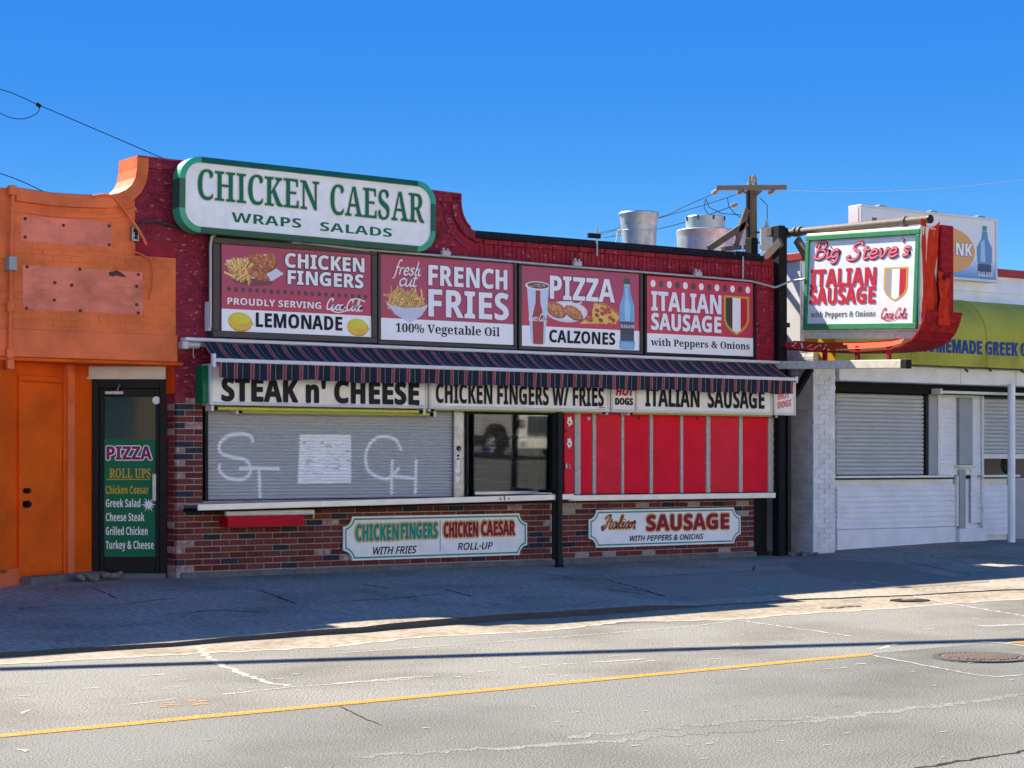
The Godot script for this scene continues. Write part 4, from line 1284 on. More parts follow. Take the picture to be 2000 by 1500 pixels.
	a.oval(122, 110, 92, 26, rgb(226, 228, 234)); a.oval(122, 108, 78, 18, rgb(96, 66, 66))
	for i in 10: a.oval(122 + rng.randf_range(-60, 60), 108 + rng.randf_range(-8, 8), 13, 5, rgb(156, 128, 124))
	# water bottle
	a.poly(PackedVector2Array([Vector2(770, 80), Vector2(815, 80), Vector2(822, 130), Vector2(850, 195), Vector2(850, 290), Vector2(846, 300), Vector2(846, 395), Vector2(856, 410), Vector2(850, 450), Vector2(835, 456), Vector2(750, 456), Vector2(734, 450), Vector2(730, 410), Vector2(742, 395), Vector2(742, 300), Vector2(736, 290), Vector2(736, 195), Vector2(764, 130)]), rgb(106, 172, 222))
	a.poly(PackedVector2Array([Vector2(780, 90), Vector2(798, 90), Vector2(800, 140), Vector2(818, 200), Vector2(816, 285), Vector2(780, 285), Vector2(772, 200), Vector2(784, 140)]), rgb(156, 206, 236))
	a.rect(766, 30, 52, 38, rgb(56, 66, 74)); a.rect(770, 66, 44, 16, rgb(150, 196, 222))
	a.rect(740, 290, 108, 116, rgb(40, 66, 96)); a.rect(740, 330, 108, 38, rgb(30, 46, 76))
	for i in 5: a.rect(752 + i * 18, 418, 8, 32, rgb(150, 200, 232))
	s = panel_box("illuminated panel with pizza and calzones lettering, a paper cup and a blue water bottle", 13.375, 15.292, xs.call(1018), xs.call(1251.5), 2.615, 3.675, 2.66, 3.628, print_mat("print_pizza", a), M.frame_grey)
	o = MB.new(); l = MB.new()
	write_px(o, "PIZZA", "sans bold", 1074, 1200, 583, 538.5, z, 0, 0.014, 0.0006)
	write_px(l, "PIZZA", "sans bold", 1074, 1200, 583, 538.5, z, 0, 0.004, 0.003)
	write_px(l, "DASANI", "serif bold", 1212, 1239, 640, 633.5, z, 0, 0, 0.003)
	c0 = fz(1034, 626, z)
	script_write(l, "Coca-Cola", c0.x - 0.02, fz(1068, 626, z).x, c0.y, 0.045, 0.014, z + 0.003, Transform3D.IDENTITY, 0.3, 0.3)
	put(o, "lettering_outline", M.plum, s)
	put(l, "lettering", M.sign_white_plain, s)
	l = MB.new()
	write_px(l, "CALZONES", "sans bold", 1073, 1201, 668, 644.5, z, 0, 0.003, 0.002)
	put(l, "lettering", M.ink, s)
	# --- italian sausage
	a = Art.new(860, 460, rgb(204, 48, 84))
	a.rect(0, 338, 860, 130, wht)
	for i in 13: a.oval(52 + i * 63, 44, 19, 21, wht if i % 2 == 0 else rgb(76, 60, 68))
	s = panel_box("flat panel with italian sausage lettering, a row of dots and a tricolour shield", 15.315, 17.215, xs.call(1262.5), xs.call(1473), 2.60, 3.66, 2.625, 3.615, print_mat("print_sausage", a), M.black_metal)
	o = MB.new(); l = MB.new()
	for t in [["ITALIAN", 1272, 1408, 605.5, 569], ["SAUSAGE", 1272, 1408, 643, 612]]:
		write_px(o, t[0], "sans bold", t[1], t[2], t[3], t[4], z, 0, 0.012, 0.0006)
		write_px(l, t[0], "sans bold", t[1], t[2], t[3], t[4], z, 0, 0.006, 0.003)
	var g := [MB.new(), MB.new(), MB.new(), MB.new()]
	var sa := fz(1413.5, 655, z)
	var sb := fz(1463, 580, z)
	shield(null, sa.x, sb.x, fz(1438, 655, z).y, sb.y + 0.0, z + 0.001, g[0], g[1], g[2], g[3])
	put(o, "lettering_outline", M.plum, s)
	put(l, "lettering", M.sign_white_plain, s)
	put(g[0], "shield", M.letter_gold, s); put(g[1], "shield_stripe", M.frame_grey, s); put(g[2], "shield_stripe", M.sign_white_plain, s); put(g[3], "shield_stripe", M.letter_red, s)
	l = MB.new()
	write_px(l, "with Peppers & Onions", "serif bold", 1271, 1464, 674.5, 661, z, 0, 0, 0.002)
	put(l, "lettering", M.ink, s)

func build_caesar() -> void:
	var at := fz(600, 470, 0.3)
	var s := thing("roof_sign", "long white rounded lightbox sign with green frame and green serif lettering", "sign", Vector3(at.x, 3.7, 0.1))
	var x0 := 8.845
	var x1 := 12.085
	var y0 := 3.70
	var y1 := 4.515
	var r := 0.25
	var tilt := Transform3D(Basis(Vector3.BACK, -0.011), Vector3.ZERO)
	tilt.origin = Vector3((x0 + x1) / 2, (y0 + y1) / 2, 0) - tilt.basis * Vector3((x0 + x1) / 2, (y0 + y1) / 2, 0)
	var ring := func(inset: float) -> Array:
		var p := []
		for c in [[x1 - r, y1 - r, 0], [x0 + r, y1 - r, 1], [x0 + r, y0 + r, 2], [x1 - r, y0 + r, 3]]:
			for k in 9:
				var w: float = PI / 2 * (c[2] + k / 8.0)
				p.append(Vector2(c[0] + cos(w) * (r - inset), c[1] + sin(w) * (r - inset)))
		return p
	var out: Array = ring.call(0.0)
	var inn: Array = ring.call(0.062)
	var mb := MB.new()
	mb.prism(PackedVector2Array(ring.call(0.01)), 0.13, 0.27, tilt)
	put(mb, "case", M.green_dark, s)
	mb = MB.new()
	mb.prism(PackedVector2Array(ring.call(0.06)), 0.27, 0.285, tilt)
	put(mb, "face", M.sign_white, s)
	for seg in 8:
		mb = MB.new()
		var idx := []
		if seg % 2 == 0: for k in 9: idx.append(seg / 2 * 9 + k)
		else: idx = [seg / 2 * 9 + 8, (seg / 2 * 9 + 9) % 36]
		for k in idx.size() - 1:
			var a: int = idx[k]
			var b: int = idx[k + 1]
			var oo := func(q: Vector2, z: float) -> Vector3: return tilt * Vector3(q.x, q.y, z)
			mb.quad(oo.call(out[a], 0.30), oo.call(out[b], 0.30), oo.call(inn[b], 0.315), oo.call(inn[a], 0.315))
			mb.quad(oo.call(out[a], 0.13), oo.call(out[b], 0.13), oo.call(out[b], 0.30), oo.call(out[a], 0.30))
			mb.quad(oo.call(inn[a], 0.315), oo.call(inn[b], 0.315), oo.call(inn[b], 0.27), oo.call(inn[a], 0.27))
		put(mb, "frame_corner" if seg % 2 == 0 else "frame_rail", M.green_light if seg % 2 == 0 else M.green_dark, s)
	var l := MB.new()
	for t in [["CHICKEN", "serif bold", 386, 623, 388, 330], ["CAESAR", "serif bold", 645, 828, 418, 360], ["WRAPS", "sans bold", 452, 588, 433, 414.5], ["SALADS", "sans bold", 625, 765, 450.5, 433.5]]:
		var zz := 0.285
		var a := fz(t[2], t[4], zz)
		write(l, t[0], t[1], a.x, fz(t[3], t[4], zz).x, a.y, fz(t[2], t[5], zz).y, zz + 0.004, Transform3D.IDENTITY, 0.0, 0.0, -0.012)
	put(l, "lettering", M.green_sign, s)
	l = MB.new()
	for t in [["CHICKEN", "serif bold", 386, 623, 388, 330], ["CAESAR", "serif bold", 645, 828, 418, 360]]:
		var zz := 0.285
		var a := fz(t[2], t[4], zz)
		write(l, t[0], t[1], a.x, fz(t[3], t[4], zz).x, a.y, fz(t[2], t[5], zz).y, zz + 0.001, Transform3D.IDENTITY, 0.0, 0.012, -0.012)
	put(l, "lettering_outline", M.cream, s)
	mb = MB.new()
	for x in [9.5, 10.6, 11.5]:
		mb.bar(Vector3(x, 3.72, 0.16), Vector3(x, 3.66, -0.02), 0.03, 0.03)
		mb.bar(Vector3(x, 4.2, 0.16), Vector3(x, 4.2, -0.02), 0.03, 0.03)
	put(mb, "bracket", M.frame_grey, s)

func build_menu_strip() -> void:
	var z := 0.22
	var y0 := 1.875
	var y1 := 2.32
	var defs := [[409, 836, "long white lightbox reading steak and cheese above the painted roller shutter"], [837.5, 1192, "white lightbox reading chicken fingers with fries above the glazed window"], [1193, 1509.5, "white lightbox reading dogs and italian sausage above the red boards"], [1511, 1555, "small white board end reading hot dogs at the end of the awning"]]
	var k := 0
	for d in defs:
		var x0 := fz(d[0], 790, z).x + 0.004
		var x1 := fz(d[1], 790, z).x - 0.004
		var s := thing("menu_lightbox", d[2], "sign", Vector3((x0 + x1) / 2, y0, 0.12), "white lightboxes under the awning")
		put(one_box(Vector3(x0 + 0.01, y0 + 0.01, 0.01), Vector3(x1 - 0.01, y1 - 0.01, z - 0.02)), "case", M.white_metal, s)
		var mb := MB.new()
		frame_rect(mb, x0, x1, y0, y1, 0.012, z + 0.006, 0.035)
		put(mb, "frame", M.white_metal, s)
		mb = MB.new()
		mb.quad(Vector3(x0 + 0.03, y0 + 0.03, z - 0.006), Vector3(x1 - 0.03, y0 + 0.03, z - 0.006), Vector3(x1 - 0.03, y1 - 0.03, z - 0.006), Vector3(x0 + 0.03, y1 - 0.03, z - 0.006))
		put(mb, "face", M.sign_white, s)
		var l := MB.new()
		if k == 0: write_px(l, "STEAK n' CHEESE", "sans bold", 434, 818, 782, 738, z, 0, 0.009, 0.0)
		elif k == 1: write_px(l, "CHICKEN FINGERS W/ FRIES", "sans bold", 852, 1179, 786.5, 749, z, 0, 0.004, 0.0)
		elif k == 2:
			write_px(l, "DOGS", "sans bold", 1202, 1236, 790, 777.5, z, 0, 0.004, 0.0)
			write_px(l, "ITALIAN  SAUSAGE", "sans bold", 1261, 1493, 793, 757, z, 0, 0.005, 0.0)
			var r := MB.new()
			write_px(r, "HOT", "sans bold", 1203, 1236, 772, 757, z, 0.2, 0.004, 0.0)
			put(r, "lettering", M.letter_red, s)
			var a := fz(1241, 790, z).x
			put(one_box(Vector3(a, y0 + 0.02, z), Vector3(a + 0.035, y1 - 0.02, z + 0.014), 0.003), "cover_strip", M.white_trim, s)
		else:
			write_px(l, "HOT", "sans bold", 1520, 1542, 781, 766, z, 0.1, 0.003, 0.0, 0.16)
			write_px(l, "DOGS", "sans bold", 1519, 1545, 798, 785.5, z, 0.1, 0.003, 0.0, 0.16)
			var a := fz(1509, 790, z).x
		put(l, "lettering", M.letter_pink if k == 3 else M.ink, s)
		if k < 2:
			l = MB.new()
			var a := fz([812, 1170][k], [792.5, 796.5][k], z)
			for i in 3: l.box(Vector3(a.x + i * 0.035, a.y, z - 0.004), Vector3(a.x + i * 0.035 + 0.028, a.y + 0.008, z - 0.002))
			put(l, "maker_mark", M.ink, s)
		if k == 0:
			put(one_box(Vector3(x0 - 0.07, y0 + 0.02, 0.0), Vector3(x0 - 0.003, y1 - 0.02, z - 0.03), 0.004), "end_board", M.green_door, s)
		k += 1
	var n := 0
	for t in [[424, 797.5, 817, 800.5, 0.12, "yellow fluorescent tube fixed along the front of the steak and cheese lightbox"], [472, 803.5, 838, 809, 0.02, "yellow tube set behind another over the roller shutter"], [846, 799, 1175, 804.5, 0.12, "yellow fluorescent tube under the chicken fingers lightbox"], [1234, 806.5, 1507, 810, 0.12, "yellow fluorescent tube under the italian sausage lightbox above red boards"]]:
		var a := fz(t[0], t[1], t[4])
		var b := fz(t[2], t[3], t[4])
		b.y = a.y
		var s := thing("tube_lamp", t[5], "tube lamp", (a + b) / 2, "yellow tubes under the lightboxes")
		var mb := MB.new()
		mb.tube([a, b], 0.019, 12)
		put(mb, "tube", M.tube_yellow, s)
		for e in [a, b]:
			mb = MB.new()
			var sg := 1.0 if e == b else -1.0
			mb.tube([e + Vector3(sg * 0.0, 0, 0), e + Vector3(sg * 0.05, 0, 0)], 0.023, 12)
			put(mb, "end_cap", M.black_metal, s)
			mb = MB.new()
			mb.box(e + Vector3(sg * 0.05, -0.03, -0.12) - Vector3(0.0, 0, 0), e + Vector3(sg * 0.085, 0.04, 0.03), 0.005)
			put(mb, "holder", M.white_trim, s)
		n += 1

func build_awning() -> void:
	var s := thing("awning", "long awning of navy, green and crimson striped cloth with a hanging valance", "awning", Vector3(13.3, 2.16, 0.3))
	var stripe := Image.create(128, 4, false, Image.FORMAT_RGB8)
	var navy := rgb(20, 25, 52)
	var green := rgb(13, 38, 38)
	var crim := rgb(160, 38, 62)
	var tan := rgb(158, 150, 140)
	for x in 128:
		var u := x / 128.0
		var c := green
		if u < 0.025: c = tan
		elif u < 0.21: c = crim
		elif u < 0.235: c = tan
		elif u < 0.42: c = green
		elif u < 0.52: c = navy
		elif u < 0.545: c = tan
		elif u < 0.82: c = navy
		for y in 4: stripe.set_pixel(x, y, c)
	var m := StandardMaterial3D.new()
	m.resource_name = "striped_cloth"
	m.albedo_texture = ImageTexture.create_from_image(stripe)
	m.roughness = 0.9
	m.backlight_enabled = true
	m.backlight = Color(0.06, 0.06, 0.08)
	var x0 := 9.16
	var x1 := 17.50
	var per := 0.197
	var n := 168
	var grid := []
	for i in n + 1:
		var x := lerpf(x0, x1, float(i) / n)
		var col := []
		for j in 8:
			var v := j / 7.0
			var sag := -0.035 * sin(PI * v) * (1.0 + 0.25 * sin(x * 2.1)) + 0.006 * sin(x * 9.0 + v * 4.0)
			col.append(Vector3(lerpf(x + 0.03, x, v), lerpf(2.555, 2.345, v) + sag, lerpf(0.13, 0.56, v)))
		grid.append(col)
	var mb := MB.new()
	for i in n:
		for j in 7:
			var nr := func(a: int, b: int) -> Vector3:
				var du: Vector3 = grid[mini(a + 1, n)][b] - grid[maxi(a - 1, 0)][b]
				var dv: Vector3 = grid[a][mini(b + 1, 7)] - grid[a][maxi(b - 1, 0)]
				return dv.cross(du).normalized()
			var u0: float = (grid[i][j].x - x0) / per
			var u1: float = (grid[i + 1][j].x - x0) / per
			mb.quadn(grid[i][j + 1], grid[i + 1][j + 1], grid[i + 1][j], grid[i][j], nr.call(i, j + 1), nr.call(i + 1, j + 1), nr.call(i + 1, j), nr.call(i, j), Vector2(u0, 1), Vector2(u1, 1), Vector2(u1, 0), Vector2(u0, 0))
	put(mb, "cloth", m, s)
	mb = MB.new()
	var row := []
	for i in n * 2 + 1:
		var x := lerpf(x0 + 0.02, x1 - 0.02, i / (n * 2.0))
		var w := 0.012 * sin(x * 31.9) + 0.01 * sin(x * 13.0 + 1.0)
		row.append([Vector3(x, 2.318, 0.565 + w * 0.3), Vector3(x, 2.24, 0.562 + w * 0.8), Vector3(x, 2.148 + 0.008 * sin(x * 5.0) + 0.006 * sin(x * 16.0), 0.56 + w)])
	for i in n * 2:
		for j in 2:
			var d: Vector3 = row[mini(i + 1, n * 2)][j] - row[maxi(i - 1, 0)][j]
			var n0 := Vector3(-d.z, 0, d.x).normalized()
			var u0: float = (row[i][0].x - x0) / per
			var u1: float = (row[i + 1][0].x - x0) / per
			mb.quadn(row[i][j + 1], row[i + 1][j + 1], row[i + 1][j], row[i][j], n0, n0, n0, n0, Vector2(u0, 1), Vector2(u1, 1), Vector2(u1, 0), Vector2(u0, 0))
	put(mb, "valance", m, s)
	mb = MB.new()
	mb.box(Vector3(x0 - 0.03, 2.318, 0.55), Vector3(x1 + 0.04, 2.36, 0.585), 0.008)
	put(mb, "front_bar", M.white_metal, s)
	mb = MB.new()
	mb.box(Vector3(x0 - 0.06, 2.26, 0.52), Vector3(x0 - 0.02, 2.41, 0.58), 0.01)
	put(mb, "end_cap", M.white_metal, s)
	mb = MB.new()
	mb.box(Vector3(x1 + 0.03, 2.29, 0.52), Vector3(x1 + 0.06, 2.38, 0.58), 0.01)
	put(mb, "end_cap", M.white_metal, s)
	mb = MB.new()
	mb.box(Vector3(8.985, 2.562, 0.0), Vector3(17.69, 2.60, 0.155), 0.008)
	put(mb, "wall_rail", M.white_metal, s)
	mb = MB.new()
	mb.tube([Vector3(8.99, 2.53, 0.09), Vector3(17.66, 2.53, 0.09)], 0.03, 12)
	put(mb, "roller", M.conduit, s)
	mb = MB.new()
	mb.box(Vector3(8.95, 2.47, 0.03), Vector3(9.03, 2.56, 0.15), 0.01)
	mb.tube([Vector3(9.03, 2.52, 0.1), Vector3(9.16, 2.52, 0.1)], 0.042, 12)
	mb.tube([Vector3(9.1, 2.48, 0.1), Vector3(9.1, 2.40, 0.1), Vector3(9.115, 2.38, 0.1)], 0.006, 6)
	put(mb, "crank_gear", M.conduit, s)
	for x in [9.5, 12.2, 14.6, 17.1]:
		mb = MB.new()
		mb.bar(Vector3(x, 2.44, 0.1), Vector3(x + 0.35, 2.36, 0.33), 0.03, 0.03, 0.005)
		mb.bar(Vector3(x + 0.35, 2.36, 0.33), Vector3(x + 0.05, 2.33, 0.55), 0.03, 0.03, 0.005)
		put(mb, "folding_arm", M.conduit, s)

func notched(x0: float, x1: float, y0: float, y1: float, r: float, inset: float) -> PackedVector2Array:
	var p := PackedVector2Array()
	for c in [[x0, y0, 0], [x1, y0, 1], [x1, y1, 2], [x0, y1, 3]]:
		for k in 7:
			var w: float = PI / 2 * (1.0 - k / 6.0) + PI / 2 * c[2]
			p.append(Vector2(c[0], c[1]) + Vector2(cos(w), sin(w)) * (r + inset))
	var o := PackedVector2Array()
	for q in p: o.append(Vector2(clampf(q.x, x0 + inset, x1 - inset), clampf(q.y, y0 + inset, y1 - inset)))
	return o
func build_low_boards() -> void:
	for i in 2:
		var a: Array = [[672, 1031, 0.128, 0.632, 0.0100], [1152, 1448, 0.185, 0.655, 0.008]][i]
		var x0 := fz(a[0], 1040, 0.05).x
		var x1 := fz(a[1], 1030, 0.05).x
		var s := thing("painted_board", ["white board with notched corners reading chicken fingers and chicken caesar roll-up", "white board with notched corners reading italian sausage with peppers and onions"][i], "sign", Vector3((x0 + x1) / 2, a[2], 0.03), "hand-painted boards on the brick base")
		var mb := MB.new()
		mb.prism(notched(x0, x1, a[2], a[3], 0.115, 0.0), 0.012, 0.036)
		put(mb, "board", M.sign_white, s)
		mb = MB.new()
		var o := notched(x0, x1, a[2], a[3], 0.115, 0.022)
		var n := notched(x0, x1, a[2], a[3], 0.115, 0.040)
		for k in o.size():
			var b := (k + 1) % o.size()
			mb.quad(Vector3(o[k].x, o[k].y, 0.038), Vector3(o[b].x, o[b].y, 0.038), Vector3(n[b].x, n[b].y, 0.038), Vector3(n[k].x, n[k].y, 0.038))
		put(mb, "border", M.letter_teal, s)
		var z := 0.036
		var tan := MB.new()
		var main := MB.new()
		var red := MB.new()
		var ink := MB.new()
		if i == 0:
			for t in [["CHICKEN", 695, 778, 1056, 1026, 0], ["FINGERS", 783, 854, 1052, 1023, 0], ["CHICKEN", 867, 933, 1049, 1021, 1], ["CAESAR", 940, 1005, 1046, 1019, 1]]:
				write_px(tan, t[0], "sans bold", t[1], t[2], t[3], t[4], z, 0, 0.026, 0.001)
				write_px(red if t[5] else main, t[0], "sans bold", t[1], t[2], t[3], t[4], z, 0, 0.006, 0.004)
			write_px(ink, "WITH FRIES", "sans", 726, 811, 1083, 1069, z, 0.25, 0.003, 0.002)
			write_px(ink, "ROLL·UP", "sans", 894, 960, 1074, 1061, z, 0.25, 0.003, 0.002)
			var x := fz(859, 1040, z).x
			ink.box(Vector3(x, a[2] + 0.08, z), Vector3(x + 0.007, a[3] - 0.06, z + 0.002))
		else:
			write_px(tan, "SAUSAGE", "sans bold", 1263, 1423, 1036, 1007, z, 0, 0.026, 0.001)
			write_px(red, "SAUSAGE", "sans bold", 1263, 1423, 1036, 1007, z, 0, 0.008, 0.004)
			var p := fz(1176, 1033, z)
			script_write(tan, "Italian", p.x, fz(1240, 1033, z).x, p.y, 0.08, 0.055, z + 0.001, Transform3D.IDENTITY, 0.3, 0.2)
			script_write(red, "Italian", p.x, fz(1240, 1033, z).x, p.y, 0.08, 0.02, z + 0.005, Transform3D.IDENTITY, 0.3, 0.4)
			write_px(ink, "WITH PEPPERS & ONIONS", "sans", 1228, 1372, 1057, 1047, z, 0.25, 0.003, 0.002)
		put(tan, "lettering_outline", M.letter_tan, s)
		if i == 0: put(main, "lettering", M.letter_teal, s)
		put(red, "lettering", M.maroon, s)
		put(ink, "lettering", M.ink, s)

func build_conduits() -> void:
	var c := thing("conduit", "pale electrical conduit bent over the tops of the menu panels", "conduit", fz(411, 640, 0.1))
	var mb := MB.new()
	var pts := []
	for p in [[411, 640], [411, 560], [411, 480], [413, 464], [420, 457.5], [432, 456], [520, 464], [578, 472], [720, 489]]: pts.append(fz(p[0], p[1], 0.17))
	mb.tube(pts, 0.016, 10)
	put(mb, "pipe", M.conduit, c)
	mb = MB.new()
	pts = []
	for p in [[720, 488], [870, 500], [1130, 522], [1362, 540], [1466, 549]]: pts.append(fz(p[0], p[1], 0.17))
	pts.append(Vector3(17.5, 3.57, 0.2)); pts.append(fx(1545, 549, 17.74)); pts.append(fx(1572, 545, 17.74))
	mb.tube(pts, 0.014, 10)
	put(mb, "pipe", M.conduit, c)
	for p in [[578, 471], [870, 497], [1127, 517], [1362, 537]]:
		mb = MB.new()
		var q := fz(p[0], p[1], 0.17)
		mb.box(q - Vector3(0.06, 0.03, 0.03), q + Vector3(0.06, 0.045, 0.035), 0.012)
		mb.tube([q + Vector3(-0.03, 0.03, 0), q + Vector3(-0.03, 0.075, 0)], 0.018, 8)
		mb.tube([q + Vector3(0.03, 0.03, 0), q + Vector3(0.03, 0.07, 0)], 0.015, 8)
		put(mb, "junction_box", M.conduit, c)
	mb = MB.new()
	var e := fz(409, 618, 0.06)
	mb.box(e + Vector3(-0.035, -0.16, -0.05), e + Vector3(0.035, 0.16, 0.05), 0.006)
	put(mb, "switch_box", M.white_trim, c)
	for p in [[1166, 455, 500], [1451, 490, 548]]:
		var t := thing("roof_rod", ["thin upright steel rod with a short cross piece on the roof edge", "pale upright rod on the roof edge beside the wooden braces"][0 if p[0] == 1166 else 1], "rod", fz(p[0], p[2], 0.06))
		mb = MB.new()
		mb.tube([fz(p[0], p[2], 0.06), fz(p[0], p[1] - 14, 0.06)], 0.012, 8)
		put(mb, "rod", M.conduit, t)
		mb = MB.new()
		var b := fz(p[0], p[1] + 6, 0.06)
		mb.box(b - Vector3(0.14, 0.03, 0.02), b + Vector3(0.05, 0.03, 0.02), 0.005)
		put(mb, "cross_piece", M.black_wood, t)

# ---------------------------------------------------------------- the orange shop
func build_orange() -> void:
	var s := thing("orange_shop", "orange painted brick shop front with faded salmon patches and a recessed doorway", "shop", Vector3(7.4, 0, -0.2))
	var prof := PackedVector2Array()
	for q in [[265, 305], [264, 330], [261, 348], [254, 362], [243, 372], [228, 379], [205, 383], [150, 381], [100, 378], [30, 368]]:
		var w := fz(q[0], q[1])
		prof.append(Vector2(w.x, w.y))
	var xr := prof[0].x
	var outline := PackedVector2Array([Vector2(xr - 0.004, 2.5)])
	outline.append_array(prof)
	outline.append(Vector2(4.0, prof[-1].y)); outline.append(Vector2(4.0, 2.5))
	var mb := MB.new()
	mb.prism(outline, -0.43, -0.004)
	var uw := put(mb, "upper_wall", M.orange_trim, s)
	var top := func(x: float) -> float:
		for i in prof.size() - 1:
			if x <= prof[i].x and x >= prof[i + 1].x: return lerpf(prof[i].y, prof[i + 1].y, (prof[i].x - x) / maxf(0.001, prof[i].x - prof[i + 1].x))
		return prof[-1].y
	var tint := func(_x: float, _y: float) -> Color:
		var v := rng.randf_range(0.93, 1.05)
		return Color(v, v, v)
	var h1 := [fz(41, 450).x, fz(219.5, 450).x, fz(130, 477).y, fz(130, 427).y]
	var h2 := [fz(42, 560).x, fz(277, 560).x, fz(160, 609).y, fz(160, 525).y]
	mb = MB.new()
	brick_field(mb, 5.5, xr - 0.004, 3.46, 3.93, -0.004, tint, [h1], top, 0.2033, 0.0675, 0.003)
	brick_field(mb, 5.5, 8.925, 2.66, 3.44, 0.026, tint, [h2], null, 0.2033, 0.0675, 0.003)
	stuff(put(mb, "painted_bricks", M.orange_paint, uw))
	put(one_box(Vector3(5.5, 2.62, -0.3), Vector3(8.93, 3.455, 0.022)), "sign_band", M.orange_trim, s)
	mb = MB.new()
	var one := func(_x: float, _y: float) -> Color:
		var v := rng.randf_range(0.94, 1.03)
		return Color(v, v * rng.randf_range(0.97, 1.0), v * rng.randf_range(0.96, 1.0))
	mb.box(Vector3(h1[0], h1[2], -0.02), Vector3(h1[1], h1[3], -0.002))
	mb.box(Vector3(h2[0], h2[2], 0.0), Vector3(h2[1], h2[3], 0.028))
	brick_field(mb, h1[0], h1[1], h1[2], h1[3], 0.0, one, [], null, 0.2033, 0.0675, 0.0025)
	brick_field(mb, h2[0], h2[1], h2[2], h2[3], 0.03, one, [], null, 0.2033, 0.0675, 0.0025)
	stuff(put(mb, "faded_bricks", M.salmon, uw))
	# bolts and torn spots left by the old signs
	for p in [[49, 427, 0.0], [49, 463, 0.0], [213, 441, 0.0], [213, 478, 0.0], [124, 440, 0.0], [107, 552, 0.034], [140, 557, 0.034], [106, 586, 0.034], [267, 559, 0.034], [267, 595, 0.034], [157, 607, 0.034], [53, 521, 0.034], [270, 536, 0.034], [156, 526, 0.034], [270, 611, 0.034], [52, 602, 0.034]]:
		mb = MB.new()
		var q := fz(p[0], p[1], p[2])
		mb.lathe(q, [Vector2(0.018, 0), Vector2(0.016, 0.008), Vector2(0, 0.01)], 10, Basis(Vector3.RIGHT, PI / 2))
		put(mb, "bolt", M.orange_patch_dark, uw)
	mb = MB.new()
	var spot := PackedVector2Array()
	for q in [[213, 531], [220, 530], [228, 528], [236, 532], [247, 540], [238, 541], [228, 538], [220, 540], [213, 538]]:
		var w := fz(q[0], q[1], 0.036)
		spot.append(Vector2(w.x, w.y))
	mb.prism(spot, 0.034, 0.037)
	put(mb, "bare_spot", M.orange_patch_dark, uw)
	# top mouldings that follow the parapet, with its sweep up to the red stand
	mb = MB.new()
	for band in [[0.0, 0.13, 0.05], [0.20, 0.24, 0.022]]:
		for i in prof.size() - 1:
			var q := []
			for j in [i, i + 1]:
				var d: Vector2 = (prof[mini(j + 1, prof.size() - 1)] - prof[maxi(j - 1, 0)]).normalized()
				var nn := Vector2(-d.y, d.x)
				q.append(prof[j] + nn * band[0]); q.append(prof[j] + nn * band[1])
			if band[0] > 0.0 and i < 4: continue
			for k in q.size(): q[k] = Vector2(minf(q[k].x, xr + 0.13), q[k].y)
			mb.prism(PackedVector2Array([q[0], q[2], q[3], q[1]]), -0.02, band[2])
	put(mb, "moulding", M.orange_trim, uw)
	mb = MB.new()
	for i in prof.size() - 1:
		var a := Vector3(prof[i].x, prof[i].y, -0.19)
		var b := Vector3(prof[i + 1].x, prof[i + 1].y, -0.19)
		mb.quad(Vector3(b.x, b.y + 0.004, 0.05), Vector3(a.x, a.y + 0.004, 0.05), Vector3(a.x, a.y + 0.004, -0.44), Vector3(b.x, b.y + 0.004, -0.44))
	put(mb, "coping", M.orange_trim, uw)
	# salmon fascia and the lip over the doorway
	put(one_box(Vector3(5.5, 2.335, -0.9), Vector3(8.945, 2.625, 0.045), 0.008), "fascia", M.orange_trim, s)
	put(one_box(Vector3(5.5, 2.295, -1.0), Vector3(9.0, 2.33, 0.065), 0.006), "soffit", M.orange_deep, s)
	put(one_box(Vector3(8.93, 2.0, -0.3), Vector3(9.0, 2.294, -0.02), 0.004), "jamb_block", M.orange_deep, s)
	# raised centre and body of the shop beyond
	put(one_box(Vector3(-2.0, -0.1, -9.5), Vector3(7.08, 4.8, -0.44)), "tall_section", M.orange_trim, s)
	put(one_box(Vector3(7.09, 3.6, -9.5), Vector3(8.46, 3.75, -0.44)), "roof", M.roof_black, s)
	put(one_box(Vector3(7.09, -0.1, -9.5), Vector3(8.9, 3.6, -9.3)), "rear_wall", M.orange_trim, s)
	# canted doorway: the orange door leads in to a corner, the glass door leads back out to the brick pier
	var A := fz(-60, 1000, 0.42); A.y = 0
	var B := fz(34, 1000, -0.15); B.y = 0
	var C := fz(181, 1000, -0.68); C.y = 0
	var D := fz(327, 1000, -0.24); D.y = 0
	var panel := func(mbb: MB, p: Vector3, q: Vector3, t0: float, t1: float, y0: float, y1: float, off: float, th: float, rr: float) -> void:
		var d := (q - p).normalized()
		var nn := Vector3(-d.z, 0, d.x)
		var a := p.lerp(q, t0) + nn * off
		var b := p.lerp(q, t1) + nn * off
		mbb.obox(Transform3D(Basis(d, Vector3.UP, nn), (a + b) / 2 + Vector3(0, (y0 + y1) / 2, 0) + nn * (th / 2)), Vector3(a.distance_to(b), y1 - y0, th), rr)
	mb = MB.new(); panel.call(mb, A, B, -1.0, 1.0, -0.05, 2.3, -0.1, 0.1, 0.0)
	put(mb, "side_wall", M.orange_deep, s)
	mb = MB.new(); panel.call(mb, A, B, 0.0, 1.0, -0.05, 0.16, 0.0, 0.03, 0.006)
	put(mb, "plinth", M.orange_trim, s)
	mb = MB.new(); panel.call(mb, A, B, 0.55, 0.72, 0.12, 2.2, 0.0, 0.03, 0.006)
	put(mb, "casing", M.orange_deep, s)
	mb = MB.new(); panel.call(mb, B, C, -0.02, 1.03, -0.05, 2.3, -0.1, 0.1, 0.0)
	put(mb, "door_wall", M.orange_deep, s)
